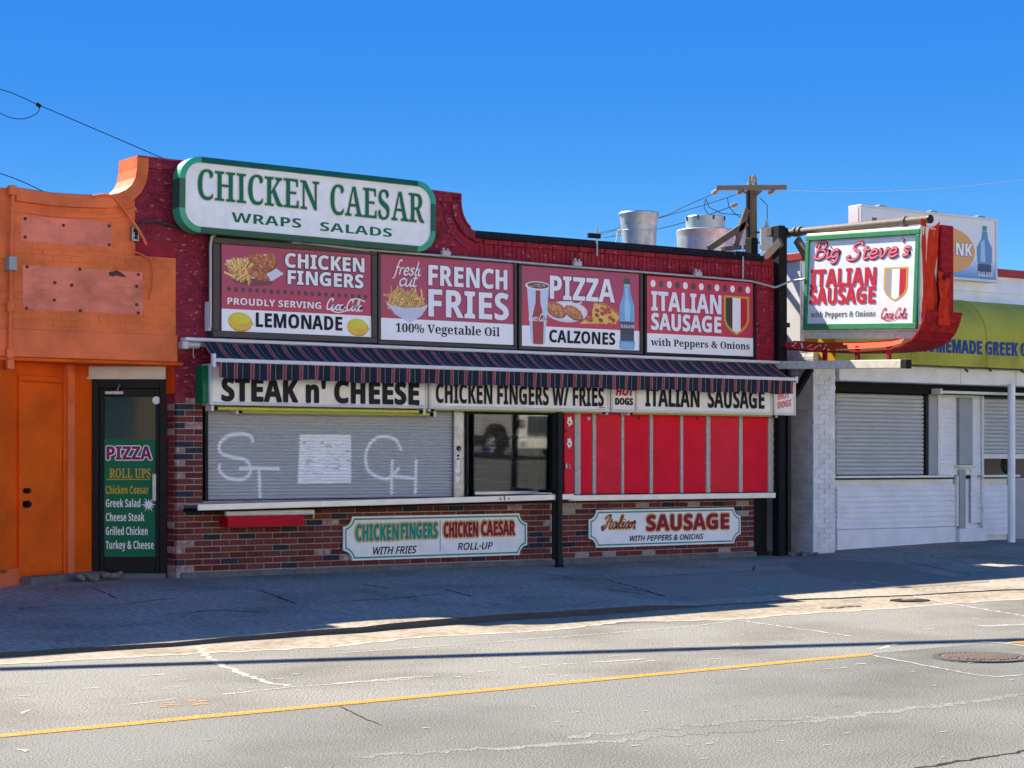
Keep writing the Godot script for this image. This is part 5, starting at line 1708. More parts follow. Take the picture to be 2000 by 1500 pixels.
	mb = MB.new(); panel.call(mb, B, C, 0.03, 0.56, 0.09, 2.09, 0.0, 0.025, 0.004)
	var od := put(mb, "door", M.orange_deep, s)
	for k in [[0.07, 0.96, 0.026], [0.07, 0.82, 0.032]]:
		mb = MB.new()
		var d := (C - B).normalized()
		var nn := Vector3(-d.z, 0, d.x)
		var q := B.lerp(C, k[0]) + Vector3(0, k[1], 0) + nn * 0.025
		mb.tube([q, q + nn * 0.04], k[2], 12)
		mb.tube([q + nn * 0.04, q + nn * 0.07], k[2] * 1.25, 12, k[2] * 0.9)
		put(mb, "knob" if k[1] < 0.9 else "deadbolt", M.black_metal, od)
	mb = MB.new()
	panel.call(mb, B, C, -0.01, 0.025, 0.05, 2.16, 0.0, 0.045, 0.006)
	panel.call(mb, B, C, 0.565, 0.60, 0.05, 2.16, 0.0, 0.045, 0.006)
	panel.call(mb, B, C, 0.025, 0.565, 2.10, 2.16, 0.0, 0.04, 0.006)
	put(mb, "door_frame", M.orange_deep, s)
	mb = MB.new(); panel.call(mb, B, C, 0.605, 0.69, 0.03, 2.3, 0.0, 0.07, 0.008)
	put(mb, "trim_post", M.orange_trim, s)
	# glass door with the painted menu
	mb = MB.new()
	panel.call(mb, C, D, 0.0, 0.085, 0.03, 2.16, -0.06, 0.09, 0.004)
	panel.call(mb, C, D, 0.90, 1.0, 0.03, 2.16, -0.06, 0.09, 0.004)
	panel.call(mb, C, D, 0.085, 0.90, 2.06, 2.16, -0.06, 0.085, 0.004)
	var gdoor := put(mb, "glass_door", M.black_metal, s)
	mb = MB.new()
	panel.call(mb, C, D, 0.09, 0.15, 0.05, 2.055, -0.05, 0.05, 0.004)
	panel.call(mb, C, D, 0.84, 0.895, 0.05, 2.055, -0.05, 0.05, 0.004)
	panel.call(mb, C, D, 0.15, 0.84, 0.05, 0.21, -0.05, 0.048, 0.004)
	panel.call(mb, C, D, 0.15, 0.84, 1.97, 2.055, -0.05, 0.048, 0.004)
	put(mb, "leaf_frame", M.black_metal, gdoor)
	mb = MB.new(); panel.call(mb, C, D, 0.15, 0.84, 0.21, 1.97, -0.03, 0.006, 0.0)
	put(mb, "pane", M.glass_dark, gdoor)
	mb = MB.new(); panel.call(mb, C, D, -0.1, 1.1, 0.0, 2.2, -0.9, 0.05, 0.0)
	put(mb, "inner_wall", M.inside, s)
	mb = MB.new(); panel.call(mb, C, D, -0.04, 0.99, 2.165, 2.295, -0.02, 0.1, 0.006)
	put(mb, "blind_box", M.white_trim, gdoor)
	mb = MB.new(); panel.call(mb, C, D, -0.06, 0.99, 2.155, 2.18, 0.081, 0.03, 0.006)
	put(mb, "blind_bar", M.white_trim, gdoor)
	mb = MB.new(); panel.call(mb, C, D, 0.17, 0.42, 1.99, 2.03, 0.0, 0.05, 0.006)
	mb.tube([C.lerp(D, 0.3) + Vector3(0, 2.03, 0.06), C.lerp(D, 0.32) + Vector3(0, 2.1, 0.08)], 0.012, 8)
	put(mb, "door_closer", M.steel, gdoor)
	mb = MB.new(); panel.call(mb, C, D, 0.80, 0.855, 0.83, 1.13, 0.0, 0.03, 0.004)
	put(mb, "handle", M.steel, gdoor)
	# painted menu: a green field and its lettering, in the plane of the glass
	var d := (D - C).normalized()
	var nn := Vector3(-d.z, 0, d.x)
	var tf := Transform3D(Basis(d, Vector3.UP, nn), C - nn * 0.0235)
	var len := C.distance_to(D)
	var L := func(u: float) -> float: return len * (0.15 + 0.69 * u)
	mb = MB.new()
	mb.quad(tf * Vector3(L.call(0.0), 0.225, 0), tf * Vector3(L.call(1.0), 0.225, 0), tf * Vector3(L.call(1.0), 1.50, 0), tf * Vector3(L.call(0.0), 1.50, 0))
	var gm := put(mb, "painted_menu", M.green_door, gdoor)
	var w1 := MB.new()
	var w2 := MB.new()
	var w3 := MB.new()
	write(w1, "PIZZA", "sans bold", L.call(0.05), L.call(0.92), 1.285, 1.425, 0.002, tf, 0.0, 0.014)
	write(w2, "PIZZA", "sans bold", L.call(0.05), L.call(0.92), 1.285, 1.425, 0.005, tf, 0.0, 0.003)
	write(w3, "ROLL UPS", "serif bold", L.call(0.1), L.call(0.9), 1.085, 1.185, 0.002, tf)
	w3.quad(tf * Vector3(L.call(0.04), 1.063, 0.002), tf * Vector3(L.call(0.9), 1.063, 0.002), tf * Vector3(L.call(0.9), 1.072, 0.002), tf * Vector3(L.call(0.04), 1.072, 0.002))
	write(w3, "Chicken Ceasar", "sans bold", L.call(0.03), L.call(0.86), 0.91, 0.995, 0.002, tf)
	var y := 0.765
	for t in [["Greek Salad", 0.7], ["Cheese Steak", 0.78], ["Grilled Chicken", 0.84], ["Turkey & Cheese", 0.96]]:
		write(w1, t[0], "sans bold", L.call(0.03), L.call(t[1]), y, y + 0.085, 0.002, tf)
		y -= 0.152
	var star := PackedVector2Array()
	for k in 24: star.append(Vector2(L.call(0.86), 0.79) + Vector2(cos(TAU * k / 24), sin(TAU * k / 24)) * ([0.085, 0.035, 0.065, 0.033][k % 4]))
	w1.prism(star, 0.002, 0.002, tf)
	put(w1, "lettering", M.sign_white_plain, gm); put(w2, "lettering", M.plum, gm); put(w3, "lettering", M.letter_gold, gm)
	mb = MB.new()
	mb.lathe(tf * Vector3(L.call(1.0) + 0.01, 1.93, 0.03), [Vector2(0.045, 0), Vector2(0.045, 0.001), Vector2(0, 0.0015)], 8, Basis(d, nn, Vector3.DOWN))
	put(mb, "sticker", M.sign_white_plain, gdoor)
	# step and broken kerb stones at the threshold
	mb = MB.new()
	panel.call(mb, B, C, 0.0, 1.0, -0.08, 0.07, -0.1, 0.3, 0.01)
	panel.call(mb, C, D, 0.0, 1.0, -0.08, 0.05, -0.1, 0.32, 0.01)
	put(mb, "threshold", M.footing, s)
	mb = MB.new()
	for i in 9:
		var q := B.lerp(C, 0.45 + i * 0.06) + Vector3(rng.randf_range(0.1, 0.3), 0.04, rng.randf_range(0.26, 0.42))
		mb.obox(Transform3D(Basis.from_euler(Vector3(rng.randf() - 0.5, rng.randf() * 3, rng.randf() - 0.5)), q), Vector3(rng.randf_range(0.06, 0.16), 0.05, rng.randf_range(0.05, 0.12)), 0.012)
	stuff(put(mb, "rubble", M.stone, s))
	# downpipe with its grey box
	var c := thing("wall_conduit", "orange painted conduit with a grey box running down the orange wall", "conduit", fz(22, 712, 0.08))
	mb = MB.new()
	var pts := []
	for p in [[26, 362], [24, 420], [22, 505], [22, 560], [20, 640], [19, 712]]: pts.append(fz(p[0], p[1], 0.075))
	mb.tube(pts, 0.022, 10)
	put(mb, "pipe", M.orange_trim, c)
	mb = MB.new()
	var q := fz(22, 515, 0.075)
	mb.box(q - Vector3(0.045, 0.075, 0.05), q + Vector3(0.045, 0.075, 0.06), 0.008)
	put(mb, "box", M.transformer, c)
	for p in [[24, 372], [20, 600], [19, 690], [19, 712]]:
		mb = MB.new()
		q = fz(p[0], p[1], 0.075)
		mb.box(q - Vector3(0.04, 0.05, 0.05), q + Vector3(0.04, 0.05, 0.035), 0.008)
		put(mb, "clamp", M.orange_trim, c)
	# meter box and cables beside the red paint
	var e := thing("electrical_box", "small open grey electrical box with cables at the edge of the red wall", "electrical box", fz(264, 470, 0.05))
	q = fz(264.5, 457, 0.05)
	mb = MB.new()
	frame_rect(mb, q.x - 0.04, q.x + 0.04, q.y - 0.075, q.y + 0.075, -0.01, 0.06, 0.012, 0.003)
	mb.box(q + Vector3(-0.035, -0.07, -0.055), q + Vector3(0.035, 0.07, -0.03))
	put(mb, "case", M.steel, e)
	mb = MB.new()
	for k in 4: mb.tube([q + Vector3(-0.02 + k * 0.013, 0.04, 0.0), q + Vector3(0.01 - k * 0.01, 0.0, 0.03), q + Vector3(-0.015 + k * 0.01, -0.045, 0.0)], 0.006, 6)
	put(mb, "wires", M.wire, e)
	mb = MB.new()
	pts = []
	for p in [[268, 443], [280, 434], [300, 431], [325, 437], [350, 446], [385, 448]]: pts.append(fz(p[0], p[1], 0.05))
	mb.tube(pts, 0.015, 8)
	put(mb, "cable", M.frame_grey, e)
	mb = MB.new()
	pts = []
	for p in [[180, 384], [205, 380], [222, 384], [240, 405], [258, 430], [268, 445], [278, 462], [286, 478]]: pts.append(fz(p[0], p[1], 0.06))
	mb.tube(pts, 0.016, 8)
	put(mb, "cable", M.orange_trim, e)
	mb = MB.new()
	pts = []
	for p in [[260, 480], [264, 492], [280, 499], [295, 508], [299, 530], [298, 560], [293, 585]]: pts.append(fz(p[0], p[1], 0.055))
	mb.tube(pts, 0.009, 8)
	put(mb, "cable", M.orange_trim, e)

# ---------------------------------------------------------------- the projecting sign and its frame
func build_blade_sign() -> void:
	var X := 17.78
	var dr := 0.05
	var T := Transform3D(Basis(Vector3(0, -sin(dr), cos(dr)), Vector3(0, cos(dr), sin(dr)), Vector3(-1, 0, 0)), Vector3(X, 2.975, 0.42))
	var inv := T.affine_inverse()
	var lp := func(px: float, py: float) -> Vector2:
		var q := inv * fx(px, py, X)
		return Vector2(q.x, q.y)
	var W := 2.08
	var H := 1.30
	var s := thing("projecting_sign", "battered two-sided sign with green border, tricolour shield and torn red metal trim", "sign", Vector3(X + 0.25, 2.6, 0.4))
	var mb := MB.new()
	mb.obox(Transform3D(T.basis, T * Vector3(W / 2, H / 2, -0.245)), Vector3(W, H, 0.48), 0.01)
	put(mb, "case", M.cream, s)
	mb = MB.new()
	var f0 := 0.03
	for r in [[f0, f0, W - f0, f0 + 0.08], [f0, H - 0.1, W - f0, H - f0], [f0, f0 + 0.08, f0 + 0.07, H - 0.1], [W - f0 - 0.07, f0 + 0.08, W - f0, H - 0.1]]:
		mb.obox(Transform3D(T.basis, T * Vector3((r[0] + r[2]) / 2, (r[1] + r[3]) / 2, 0.012)), Vector3(r[2] - r[0], r[3] - r[1], 0.045), 0.008)
	put(mb, "green_frame", M.green_frame, s)
	mb = MB.new()
	mb.obox(Transform3D(T.basis, T * Vector3(W / 2, H / 2 - 0.01, 0.005)), Vector3(W - 0.2, H - 0.22, 0.008))
	put(mb, "face", M.sign_white, s)
	var tw := func(b: MB, t: String, which: String, xl: float, xr: float, yb: float, yt: float, up: float, fat: float, slant := 0.0) -> void:
		var a: Vector2 = lp.call(xl, yb)
		var c: Vector2 = lp.call(xl, yt)
		var e: Vector2 = lp.call(xr, yb)
		write(b, t, which, a.x, e.x, a.y, c.y, up, T, slant, fat)
	var red := MB.new()
	var grey := MB.new()
	tw.call(grey, "ITALIAN", "sans bold", 1584.5, 1711, 561, 528, 0.011, 0.008)
	tw.call(red, "ITALIAN", "sans bold", 1584.5, 1711, 561, 528, 0.014, 0.006)
	tw.call(grey, "SAUSAGE", "sans bold", 1582.5, 1710, 594, 564, 0.011, 0.008)
	tw.call(red, "SAUSAGE", "sans bold", 1582.5, 1710, 594, 564, 0.014, 0.006)
	var pink := MB.new()
	var b0: Vector2 = lp.call(1588, 506)
	var b1: Vector2 = lp.call(1640, 506)
	script_write(grey, "Big", b0.x + 0.008, b1.x + 0.008, b0.y - 0.008, 0.105, 0.06, 0.010, T, 0.3, 0.2)
	script_write(red, "Big", b0.x, b1.x, b0.y, 0.105, 0.052, 0.014, T, 0.3, 0.25)
	script_write(pink, "Big", b0.x, b1.x, b0.y, 0.105, 0.026, 0.018, T, 0.3, 0.25)
	b0 = lp.call(1655, 508)
	b1 = lp.call(1778, 508)
	script_write(grey, "Steve's", b0.x + 0.008, b1.x + 0.008, b0.y - 0.008, 0.105, 0.06, 0.010, T, 0.3, 0.2, 0.02)
	script_write(red, "Steve's", b0.x, b1.x, b0.y, 0.105, 0.052, 0.014, T, 0.3, 0.25, 0.02)
	script_write(pink, "Steve's", b0.x, b1.x, b0.y, 0.105, 0.026, 0.018, T, 0.3, 0.25, 0.02)
	b0 = lp.call(1720, 622)
	b1 = lp.call(1771, 622)
	script_write(red, "Coca-Cola", b0.x, b1.x, b0.y, 0.062, 0.02, 0.012, T, 0.3, 0.3)
	red.ribbon(smooth([Vector2(b0.x + 0.04, b0.y), Vector2(b0.x + 0.15, b0.y - 0.03), Vector2(b0.x + 0.28, b0.y + 0.0)]), 0.014, T, 0.0135, 0.2)
	put(grey, "lettering_outline", M.shadow_grey, s)
	put(red, "lettering", M.letter_red, s)
	put(pink, "lettering", M.letter_pink, s)
	var ink := MB.new()
	tw.call(ink, "with Peppers & Onions", "serif bold", 1584, 1711, 620, 609.5, 0.011, 0.0)
	put(ink, "lettering", M.letter_slate, s)
	var g := [MB.new(), MB.new(), MB.new(), MB.new()]
	var q0: Vector2 = lp.call(1726, 589)
	var q1: Vector2 = lp.call(1775, 521)
	shield(null, q0.x, q1.x, lp.call(1750, 589).y, q1.y, 0.011, g[0], g[1], g[2], g[3], T)
	put(g[0], "shield", M.letter_gold, s); put(g[1], "shield_stripe", M.shadow_grey, s); put(g[2], "shield_stripe", M.sign_white_plain, s); put(g[3], "shield_stripe", M.letter_red, s)
	# pale strip under the face
	mb = MB.new()
	mb.obox(Transform3D(T.basis, T * Vector3(W / 2 - 0.02, -0.045, -0.02)), Vector3(W - 0.08, 0.085, 0.03), 0.006)
	put(mb, "lower_strip", M.cream, s)
	# end of the sign towards the street: dark red plate and torn sheet
	var z1 := fx(1797, 540, X).z
	mb = MB.new()
	mb.box(Vector3(X + 0.27, 2.98, z1 - 0.3), Vector3(X + 0.50, 4.2, z1 + 0.10), 0.012)
	put(mb, "end_plate", M.dark_red, s)
	var tear := func(x0: float, x1: float, ya: float, yb: float, z: float, amp: float, sd: int) -> MB:
		var b := MB.new()
		var nz := FastNoiseLite.new()
		nz.seed = sd; nz.frequency = 1.7
		var pts := []
		for i in 9:
			var r := []
			for j in 8:
				var v := i / 8.0
				var u := j / 7.0
				var y := lerpf(ya, yb, v)
				var narrow := 1.0 - 0.22 * exp(-pow((v - 0.42) / 0.2, 2.0))
				var x := lerpf(x0, x1, 0.35 + (u - 0.35) * narrow) + nz.get_noise_2d(y * 2.0, 7.0) * 0.03
				var fold: float = [0.0, 0.045, 0.015, 0.05, 0.07, 0.02, 0.055, 0.01][j] * (0.7 + 0.5 * v) + nz.get_noise_3d(x * 5.0, y * 3.0, 0.0) * amp
				if i % 3 == 1: fold += nz.get_noise_2d(float(i) * 3.1, u * 5.0) * amp
				if v > 0.95: y -= 0.17 * maxf(0.0, 1.0 - absf(u - 0.5) * 2.4)
				r.append(Vector3(x, y, z + fold))
			pts.append(r)
		for i in 8:
			for j in 7: b.quad(pts[i][j], pts[i][j + 1], pts[i + 1][j + 1], pts[i + 1][j])
		return b
	put(tear.call(X - 0.01, X + 0.28, 2.93, 4.27, z1 + 0.02, 0.035, 4), "torn_sheet", M.torn_red, s)
	put(tear.call(X + 0.18, X + 0.36, 2.95, 3.62, z1 + 0.13, 0.05, 9), "torn_sheet", M.torn_red, s)
	mb = MB.new()
	mb.box(Vector3(X - 0.02, 2.95, z1 - 0.02), Vector3(X + 0.03, 4.18, z1 + 0.03), 0.01)
	put(mb, "end_edge", M.cream, s)
	# red sheet-metal trough under the sign, sweeping up at its street end
	var prof := []
	for p in [[1522, 667], [1540, 681], [1600, 685], [1680, 684], [1735, 680], [1760, 673], [1780, 662], [1793, 646], [1801, 627], [1806, 606]]: prof.append(fx(p[0], p[1], X - 0.06))
	mb = MB.new()
	for i in prof.size() - 1:
		var a: Vector3 = prof[i]
		var b: Vector3 = prof[i + 1]
		var far := Vector3(0.66, 0.0, 0)
		var nrm := Vector3(0, -(b.z - a.z), b.y - a.y).normalized() * 0.02
		mb.quad(a + nrm, b + nrm, b + far + nrm, a + far + nrm)
		mb.quad(a, a + far, b + far, b)
		mb.quad(a, b, b + nrm, a + nrm)
	put(mb, "trough", M.dark_red, s)
	mb = MB.new()
	for i in range(1, 5):
		var a: Vector3 = prof[i]
		var b: Vector3 = prof[i + 1]
		var up := Vector3(0.09, 0.11, 0)
		mb.quad(a + Vector3(0, 0.02, 0), b + Vector3(0, 0.02, 0), b + up, a + up)
	put(mb, "trough_lip", M.torn_red, s)
	mb = MB.new()
	for i in 8:
		var a: Vector3 = (prof[1] as Vector3).lerp(prof[2], rng.randf_range(0.1, 1.2)) + Vector3(rng.randf_range(0.02, 0.06), 0.05, 0)
		mb.obox(Transform3D(Basis.from_euler(Vector3(rng.randf() * 3, rng.randf() * 3, 0.6)), a), Vector3(0.02, 0.008, 0.09), 0.0)
	stuff(put(mb, "paint_flakes", M.cream, s))
	# frame that carries it
	var fr := thing("sign_frame", "black timber posts with a pipe and a beam carrying the projecting sign", "sign frame", Vector3(17.85, 0, 0))
	for p in [[17.73, 0.02], [17.89, -0.12], [17.80, -0.6]]:
		mb = MB.new()
		mb.box(Vector3(p[0] - 0.06, -0.05, p[1] - 0.07), Vector3(p[0] + 0.06, 4.42 - (0.1 if p[1] < -0.3 else 0.0), p[1] + 0.07), 0.008)
		put(mb, "post", M.black_wood, fr)
	mb = MB.new()
	mb.tube([Vector3(17.90, -0.02, 0.02), Vector3(17.90, 2.5, 0.02)], 0.04, 12)
	put(mb, "downpipe", M.black_metal, fr)
	mb = MB.new()
	mb.tube([fx(1538, 455, X + 0.2), fx(1815, 428, X + 0.2)], 0.05, 14)
	put(mb, "pipe", M.rust_pipe, fr)
	for p in [[1553, 453], [1562, 452], [1767, 433]]:
		mb = MB.new()
		var c := fx(p[0], p[1], X + 0.2)
		mb.tube([c - Vector3(0, 0, 0.02), c + Vector3(0, 0, 0.03)], 0.065, 14)
		put(mb, "collar", M.rust_pipe, fr)
	var e := fx(1815, 428, X + 0.2)
	mb = MB.new()
	mb.tube([e, e + Vector3(0, 0, 0.025)], 0.055, 14)
	put(mb, "pipe_end", M.black_metal, fr)
	mb = MB.new()
	mb.bar(Vector3(17.68, 4.2, 0.12), Vector3(17.68, 3.9, -0.35), 0.05, 0.12, 0.006)
	mb.bar(Vector3(17.98, 4.25, 0.1), Vector3(17.98, 3.85, 0.42), 0.05, 0.12, 0.006)
	mb.bar(Vector3(17.66, 4.35, -0.1), Vector3(18.02, 4.35, -0.1), 0.1, 0.12, 0.006)
	put(mb, "bracket", M.wood_grey, fr)
	mb = MB.new()
	var ba := fx(1535, 712, X - 0.12)
	var bb := fx(1764, 711, X - 0.12)
	mb.bar(ba - Vector3(0, 0, 0.2), bb, 0.09, 0.105, 0.006)
	put(mb, "beam", M.cream, fr)
	mb = MB.new()
	mb.bar(bb + Vector3(0.0, 0, 0.001), bb + Vector3(0.0, -0.004, 0.1), 0.095, 0.11, 0.006)
	put(mb, "beam_end", M.black_wood, fr)
	mb = MB.new()
	mb.bar(fx(1551, 772, 17.95), fx(1583, 719, 17.95), 0.07, 0.09, 0.006)
	put(mb, "brace", M.black_wood, fr)
	for u in [0.3, 0.58, 0.84]:
		mb = MB.new()
		var q := ba.lerp(bb, u) + Vector3(0.1, 0.0, 0)
		mb.box(q - Vector3(0.025, 0, 0.025), q + Vector3(0.025, 0.24, 0.025), 0.003)
		put(mb, "strut", M.dark_red, fr)
	for y in [1.0, 2.1, 3.1]:
		mb = MB.new()
		mb.bar(Vector3(17.68, y, -0.02), Vector3(17.95, y, -0.02), 0.05, 0.06, 0.004)
		put(mb, "rung", M.black_metal, fr)
	put(one_box(Vector3(17.67, -0.1, -1.6), Vector3(18.38, 4.0, -1.5)), "alley_dark_sheet", M.black_wood, fr)  # black sheet across the alley, its colour standing in for the shade there
	mb = MB.new()
	for i in 12:
		var q := Vector3(rng.randf_range(17.65, 18.35), 0.02, rng.randf_range(0.05, 0.3))
		mb.obox(Transform3D(Basis.from_euler(Vector3(rng.randf() * 3, rng.randf() * 3, rng.randf() * 3)), q), Vector3(0.05, 0.03, 0.04) * rng.randf_range(0.6, 1.6), 0.008)
	stuff(put(mb, "litter", M.stone, fr))

# ---------------------------------------------------------------- the white shop
func roller(parent: Node3D, x0: float, x1: float, y0: float, y1: float, z: float, n: int, m: Material) -> void:
	var mb := MB.new()
	mb.box(Vector3(x0, y0, z - 0.05), Vector3(x1, y1, z - 0.03))
	var sh := put(mb, "roller_shutter", m, parent)
	var h := (y1 - y0) / n
	for i in n:
		mb = MB.new()
		var a := y0 + i * h
		var prof := [Vector2(a, 0.0), Vector2(a + h * 0.12, 0.016), Vector2(a + h * 0.5, 0.022), Vector2(a + h * 0.86, 0.016), Vector2(a + h * 0.93, 0.0)]
		for k in prof.size() - 1:
			mb.quad(Vector3(x0, prof[k].x, z - 0.02 + prof[k].y), Vector3(x1, prof[k].x, z - 0.02 + prof[k].y), Vector3(x1, prof[k + 1].x, z - 0.02 + prof[k + 1].y), Vector3(x0, prof[k + 1].x, z - 0.02 + prof[k + 1].y))
		put(mb, "slat", m, sh)
func siding(parent: Node3D, x0: float, x1: float, y0: float, y1: float, z: float, n: int) -> void:
	var h := (y1 - y0) / n
	for i in n:
		var mb := MB.new()
		var a := y0 + i * h + 0.009
		h = (y1 - y0) / n - 0.009
		mb.quad(Vector3(x0, a, z + 0.03), Vector3(x1, a, z + 0.03), Vector3(x1, a + h, z + 0.003), Vector3(x0, a + h, z + 0.003))
		mb.quad(Vector3(x0, a, z), Vector3(x1, a, z), Vector3(x1, a, z + 0.03), Vector3(x0, a, z + 0.03))
		mb.quad(Vector3(x1, a, z), Vector3(x1, a + h, z), Vector3(x1, a + h, z + 0.003), Vector3(x1, a, z + 0.03))
		mb.quad(Vector3(x0, a, z), Vector3(x0, a, z + 0.03), Vector3(x0, a + h, z + 0.003), Vector3(x0, a + h, z))
		put(mb, "siding_board", M.siding, parent)
func build_white_shop() -> void:
	var s := thing("white_shop", "white sided shop with roller shutters and a painted brick pier", "shop", Vector3(21.5, 0, -0.2))
	var zw := -0.42
	var px := func(p: float, z := -0.42) -> float: return fz(p, 900, z).x
	# brick pier at the alley
	var pier := put(one_box(Vector3(18.39, -0.05, -9.0), Vector3(18.80, 2.75, -0.01)), "pier", M.white_paint, s)
	var tint := func(_x: float, _y: float) -> Color:
		var v := rng.randf_range(0.93, 1.0)
		return Color(v, v, v)
	var mb := MB.new()
	brick_field(mb, 18.382, 18.802, 0.01, 2.72, 0.0, tint, [], null, 0.2033, 0.0675, 0.0025)
	var side := MB.new()
	brick_field(side, -1.5, 0.0, 0.01, 2.72, 0.0, func(_x, _y):
		var v := rng.randf_range(0.86, 1.0)
		return Color(v, v * 0.99, v * 0.99), [], null, 0.2033, 0.0675, 0.004)
	for i in side.v.size():
		var p := side.v[i]
		var nn := side.n[i]
		side.v[i] = Vector3(18.382 - p.z, p.y, p.x)
		side.n[i] = Vector3(-nn.z, nn.y, nn.x)
	stuff(put(mb, "painted_bricks", M.white_paint, pier))
	stuff(put(side, "painted_bricks", M.white_paint, pier))
	# walls above
	var uw := put(one_box(Vector3(18.40, 2.6, -0.6), Vector3(29, 4.02, -0.28)), "upper_wall", M.siding, s)
	put(one_box(Vector3(18.385, 2.75, -9.0), Vector3(18.6, 4.02, -0.6)), "side_wall", M.white_paint, s)
	siding(uw, 18.42, 29.0, 3.0, 4.0, -0.28, 5)
	put(one_box(Vector3(18.36, 4.02, -9.0), Vector3(29.2, 4.13, -0.2), 0.008), "roof_trim", mat("trim_red", rgb(170, 62, 62), 0.6, 0, textures["soft"], 0.6), s)
	put(one_box(Vector3(18.6, -0.05, -9.0), Vector3(29, 4.0, -8.8)), "rear_wall", M.siding, s)
	put(one_box(Vector3(18.6, 3.85, -8.8), Vector3(29, 4.0, -0.6)), "roof", M.roof_black, s)
	put(one_box(Vector3(18.81, -0.05, -0.9), Vector3(29, 1.0, -0.44)), "base_wall", M.siding, s)
	put(one_box(Vector3(18.81, 0.9, -1.6), Vector3(29, 2.5, -1.5)), "inner_wall", M.inside, s)
	# header beam
	var hb := put(one_box(Vector3(px.call(1640, 0.04), 2.375, -0.44), Vector3(29, 2.61, 0.04), 0.01), "header", M.siding, s)
	for x in [px.call(1877, 0.05), px.call(1985, 0.05)]:
		put(one_box(Vector3(x, 2.38, 0.038), Vector3(x + 0.006, 2.605, 0.042)), "joint", M.grey_panel, hb)
	for p in [[1886, 722], [1932, 721], [1995, 724]]:
		mb = MB.new()
		var q := fz(p[0], p[1], 0.05)
		mb.tube([q + Vector3(0, 0.03, 0), q, q + Vector3(0.02, -0.03, 0.03)], 0.014, 8)
		put(mb, "hook", M.rust_pipe, hb)
	put(one_box(Vector3(18.81, 2.24, -0.6), Vector3(29, 2.372, -0.25)), "soffit", M.black_wood, s)
	# openings
	roller(s, px.call(1633.5), px.call(1804), 1.07, 2.22, zw, 20, M.shutter_pale)
	put(one_box(Vector3(px.call(1805), 1.04, zw - 0.05), Vector3(px.call(1809.5), 2.24, zw + 0.03), 0.004), "guide_rail", M.black_metal, s)
	put(one_box(Vector3(px.call(1810), 1.06, zw - 0.05), Vector3(px.call(1826), 2.24, zw + 0.045), 0.006), "grey_column", M.grey_panel, s)
	put(one_box(Vector3(px.call(1826.5), 1.06, zw - 0.05), Vector3(px.call(1831), 2.24, zw + 0.06), 0.006), "corner_trim", M.white_trim, s)
	put(one_box(Vector3(px.call(1831.2), 1.06, zw - 0.05), Vector3(px.call(1917), 2.24, zw + 0.01)), "panel_wall", M.siding, s)
	siding(s, px.call(1831.5), px.call(1864), 1.22, 2.2, zw + 0.012, 13)
	put(one_box(Vector3(px.call(1867), 1.21, zw), Vector3(px.call(1893), 2.2, zw + 0.075), 0.01), "grey_box", M.grey_panel, s)
	put(one_box(Vector3(px.call(1862), 1.17, zw), Vector3(px.call(1894), 1.20, zw + 0.13), 0.006), "small_shelf", M.white_trim, s)
	siding(s, px.call(1894), px.call(1912), 0.34, 2.2, zw + 0.012, 22)
	put(one_box(Vector3(px.call(1912.3), 0.3, zw), Vector3(px.call(1916.5), 2.24, zw + 0.06), 0.005), "corner_trim", M.white_trim, s)
	put(one_box(Vector3(px.call(1869), 0.08, zw), Vector3(px.call(1881), 1.14, zw + 0.055), 0.006), "grey_column", M.grey_panel, s)
	put(one_box(Vector3(px.call(1866), 0.05, zw), Vector3(px.call(1918), 0.27, zw + 0.09), 0.006), "plinth", M.siding, s)
	roller(s, px.call(1917.5), px.call(2090), 1.38, 2.2, zw, 14, M.shutter_pale)
	put(one_box(Vector3(px.call(1917.5), 1.30, zw - 0.03), Vector3(px.call(2090), 1.375, zw + 0.01), 0.006), "bottom_bar", M.white_trim, s)
	for i in 8:
		put(one_box(Vector3(px.call(1918), 1.0 + i * 0.036, zw - 0.36), Vector3(px.call(1958), 1.026 + i * 0.036, zw - 0.34), 0.003), "inner_slat", M.pole_wood, s)
	mb = MB.new()
	mb.lathe(fz(1966, 908, zw - 0.2), [Vector2(0.0, -0.03), Vector2(0.1, -0.03), Vector2(0.14, 0.0), Vector2(0.1, 0.03), Vector2(0.0, 0.03)], 20, Basis(Vector3.RIGHT, PI / 2))
	put(mb, "fan_disc", M.black_metal, s)
	# counters
	for c in [[1632.5, 1862], [1917.5, 1991]]:
		put(one_box(Vector3(px.call(c[0], -0.3), 1.025, zw - 0.3), Vector3(px.call(c[1], -0.3), 1.062, -0.28), 0.006), "counter", M.alu, s)
	# boarded base
	siding(s, px.call(1633), px.call(1866), 0.30, 0.98, zw, 8)
	put(one_box(Vector3(px.call(1633), 0.0, zw), Vector3(px.call(1866), 0.30, zw + 0.02), 0.004), "skirting", M.siding, s)
	siding(s, px.call(1918), px.call(1968), 0.15, 0.98, zw, 9)
	put(one_box(Vector3(px.call(1968.5), 0.08, zw - 0.02), Vector3(px.call(2090), 0.99, zw + 0.02), 0.004), "grey_panel", M.grey_panel, s)
	put(one_box(Vector3(px.call(1864), 0.3, zw), Vector3(px.call(1867.8), 1.05, zw + 0.05), 0.004), "corner_trim", M.white_trim, s)
	# post under the header
	var pp := fz(1975.5, 1060, 0.16)
	var po := thing("white_post", "white round post holding up the header of the white shop", "post", Vector3(pp.x, 0.03, 0.16))
	mb = MB.new()
	mb.tube([Vector3(pp.x, 0.0, 0.16), Vector3(pp.x, 2.4, 0.16)], 0.055, 18)
	put(mb, "shaft", M.siding, po)
	mb = MB.new()
	mb.box(Vector3(pp.x - 0.07, 0.0, 0.09), Vector3(pp.x + 0.07, 0.06, 0.23), 0.008)
	put(mb, "base", M.cream, po)
	# white tube lamp
	var ta := fz(1838, 765.5, -0.1)
